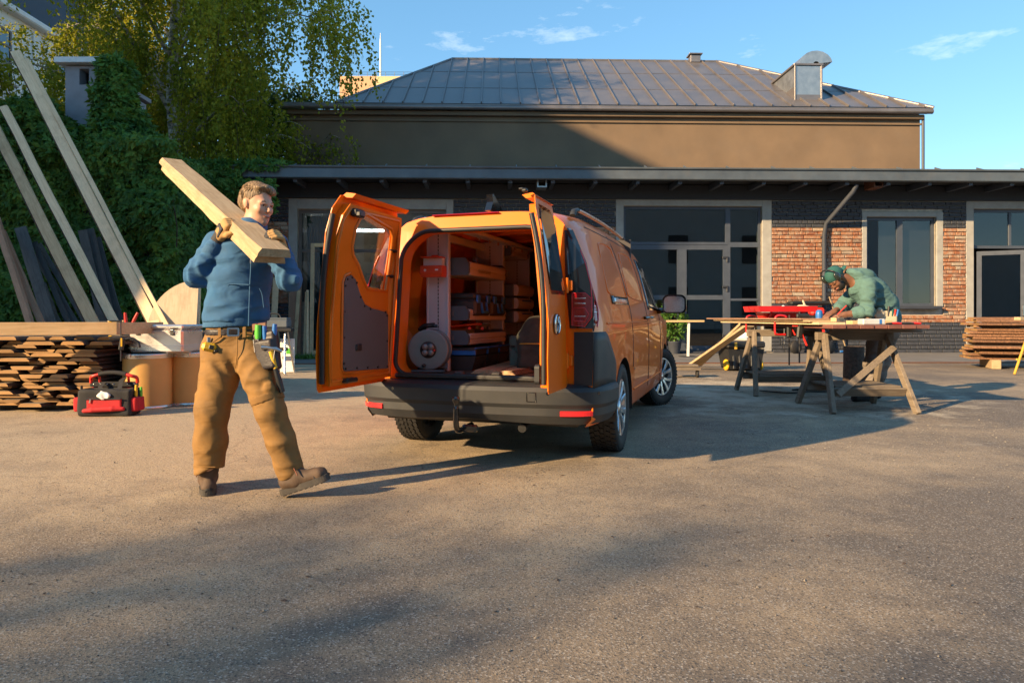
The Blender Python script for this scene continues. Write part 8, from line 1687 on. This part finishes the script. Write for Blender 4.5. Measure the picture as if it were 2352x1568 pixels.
for nm, c_, sz in (('stile', (.05, 0, zt / 2), (.10, .06, zt)), ('stile', (wd - .05, 0, zt / 2), (.10, .06, zt)), ('head_rail', (wd / 2, 0, zt - .05), (wd - .2, .056, .10)), ('foot_rail', (wd / 2, 0, .05), (wd - .2, .056, .10)), ('brace', (wd * .36, 0, zt / 2), (.07, .05, zt - .2))): m = MB(); m.box(c_, sz, .004); m.build(nm, 'timber_pine' if 'rail' in nm else 'timber_fresh', t)
m = MB(); m.beam((.25, .05, .2), (wd - .2, .05, zt - .6), .08, .04, up=(0, -1, 0)); m.build('diagonal', 'timber_pale', t)

# ------------------------------------------------------------------ loose stuff on the ground
def scatter():
    r_ = np.random.default_rng(12)
    # grit: little stones
    n = 2600; y = r_.uniform(1.55, 7.5, n) ** 1.0; x = r_.uniform(-.78, .78, n) * y; s_ = r_.uniform(.0018, .0045, n) * (1 + (r_.random(n) < .02) * 1.2); ang = r_.uniform(0, 6.28, n)
    base = np.array([(1, 0, 0), (0, 1, 0), (-1, 0, 0), (0, -1, 0), (0, 0, .9), (0, 0, -.3)]); rot = np.stack([np.cos(ang), np.sin(ang)], 1); V_ = np.zeros((n, 6, 3)); b = base[None] * r_.uniform(.6, 1.3, (n, 6, 1)); V_[:, :, 0] = b[:, :, 0] * rot[:, :1] - b[:, :, 1] * rot[:, 1:]; V_[:, :, 1] = b[:, :, 0] * rot[:, 1:] + b[:, :, 1] * rot[:, :1]; V_[:, :, 2] = b[:, :, 2]; V_ *= s_[:, None, None]; V_[:, :, 0] += x[:, None]; V_[:, :, 1] += y[:, None]; V_[:, :, 2] += .002
    T = np.array([(0, 1, 4), (1, 2, 4), (2, 3, 4), (3, 0, 4), (1, 0, 5), (2, 1, 5), (3, 2, 5), (0, 3, 5)]); F = (T[None] + (np.arange(n) * 6)[:, None, None]).reshape(-1, 3)
    half = n // 2
    for nm, mt, sl in (('gravel', 'grit_pale', slice(0, half)), ('gravel', 'grit_dark', slice(half, n))):
        vv = V_[sl].reshape(-1, 3); k = sl.stop - sl.start; ff = (T[None] + (np.arange(k) * 6)[:, None, None]).reshape(-1, 3); tag(link(nm, fast_mesh(nm, vv, ff), mt), 'loose grit scattered over the asphalt', 'gravel', kind='stuff')
    # sawdust and shavings round the table
    n = 9000; c = np.stack([r_.normal(3.6, 1.6, n), r_.normal(8.0, 2.2, n)], 1); m1 = r_.random(n) < .35; c[m1] = np.stack([r_.normal(3.4, .7, m1.sum()), r_.normal(10.8, .8, m1.sum())], 1); keep = (c[:, 1] > 3.8) & (c[:, 0] > 1.0) & (c[:, 1] < 15); c = c[keep]; n = len(c); P = np.concatenate([c, np.full((n, 1), .005)], 1); a = r_.uniform(0, 6.28, n); D = np.stack([np.cos(a), np.sin(a), np.zeros(n)], 1); v, q = leaf_quads(P, D, np.tile([0., 0, 1], (n, 1)) + r_.normal(0, .15, (n, 3)), r_.uniform(.006, .022, n), r_.uniform(.004, .010, n)); tag(link('sawdust', fast_mesh('sawdust', v, q), 'shaving'), 'pale sawdust and shavings scattered round the table', 'sawdust', kind='stuff')
    n = 420; y = r_.uniform(2.4, 9, n); x = r_.uniform(-.7, .75, n) * y; P = np.stack([x, y, np.full(n, .004)], 1); a = r_.uniform(0, 6.28, n); D = np.stack([np.cos(a), np.sin(a), np.zeros(n)], 1); v, q = leaf_quads(P, D, np.tile([0., 0, 1], (n, 1)) + r_.normal(0, .3, (n, 3)), r_.uniform(.008, .035, n), r_.uniform(.004, .012, n)); tag(link('litter', fast_mesh('litter', v, q), 'bark'), 'dark bark chips and twigs littering the asphalt', 'litter', kind='stuff')
    # weeds by the doorstep
    n = 260; c = fac(690, 836, -2.6); P = np.stack([c.x + r_.normal(0, .35, n), -2.6 + r_.normal(0, .12, n), np.full(n, .01)], 1); P = np.array([tuple(fl(p[0], p[1], p[2])) for p in P]); D = r_.normal(0, .7, (n, 3)); D[:, 2] = np.abs(D[:, 2]) + .5; v, q = leaf_quads(P, D, r_.normal(0, 1, (n, 3)), r_.uniform(.08, .22, n), r_.uniform(.015, .04, n)); tag(link('weeds', fast_mesh('weeds', v, q), 'ivy_leaf'), 'small green weeds growing at the pavement edge', 'weeds', kind='stuff')
scatter()
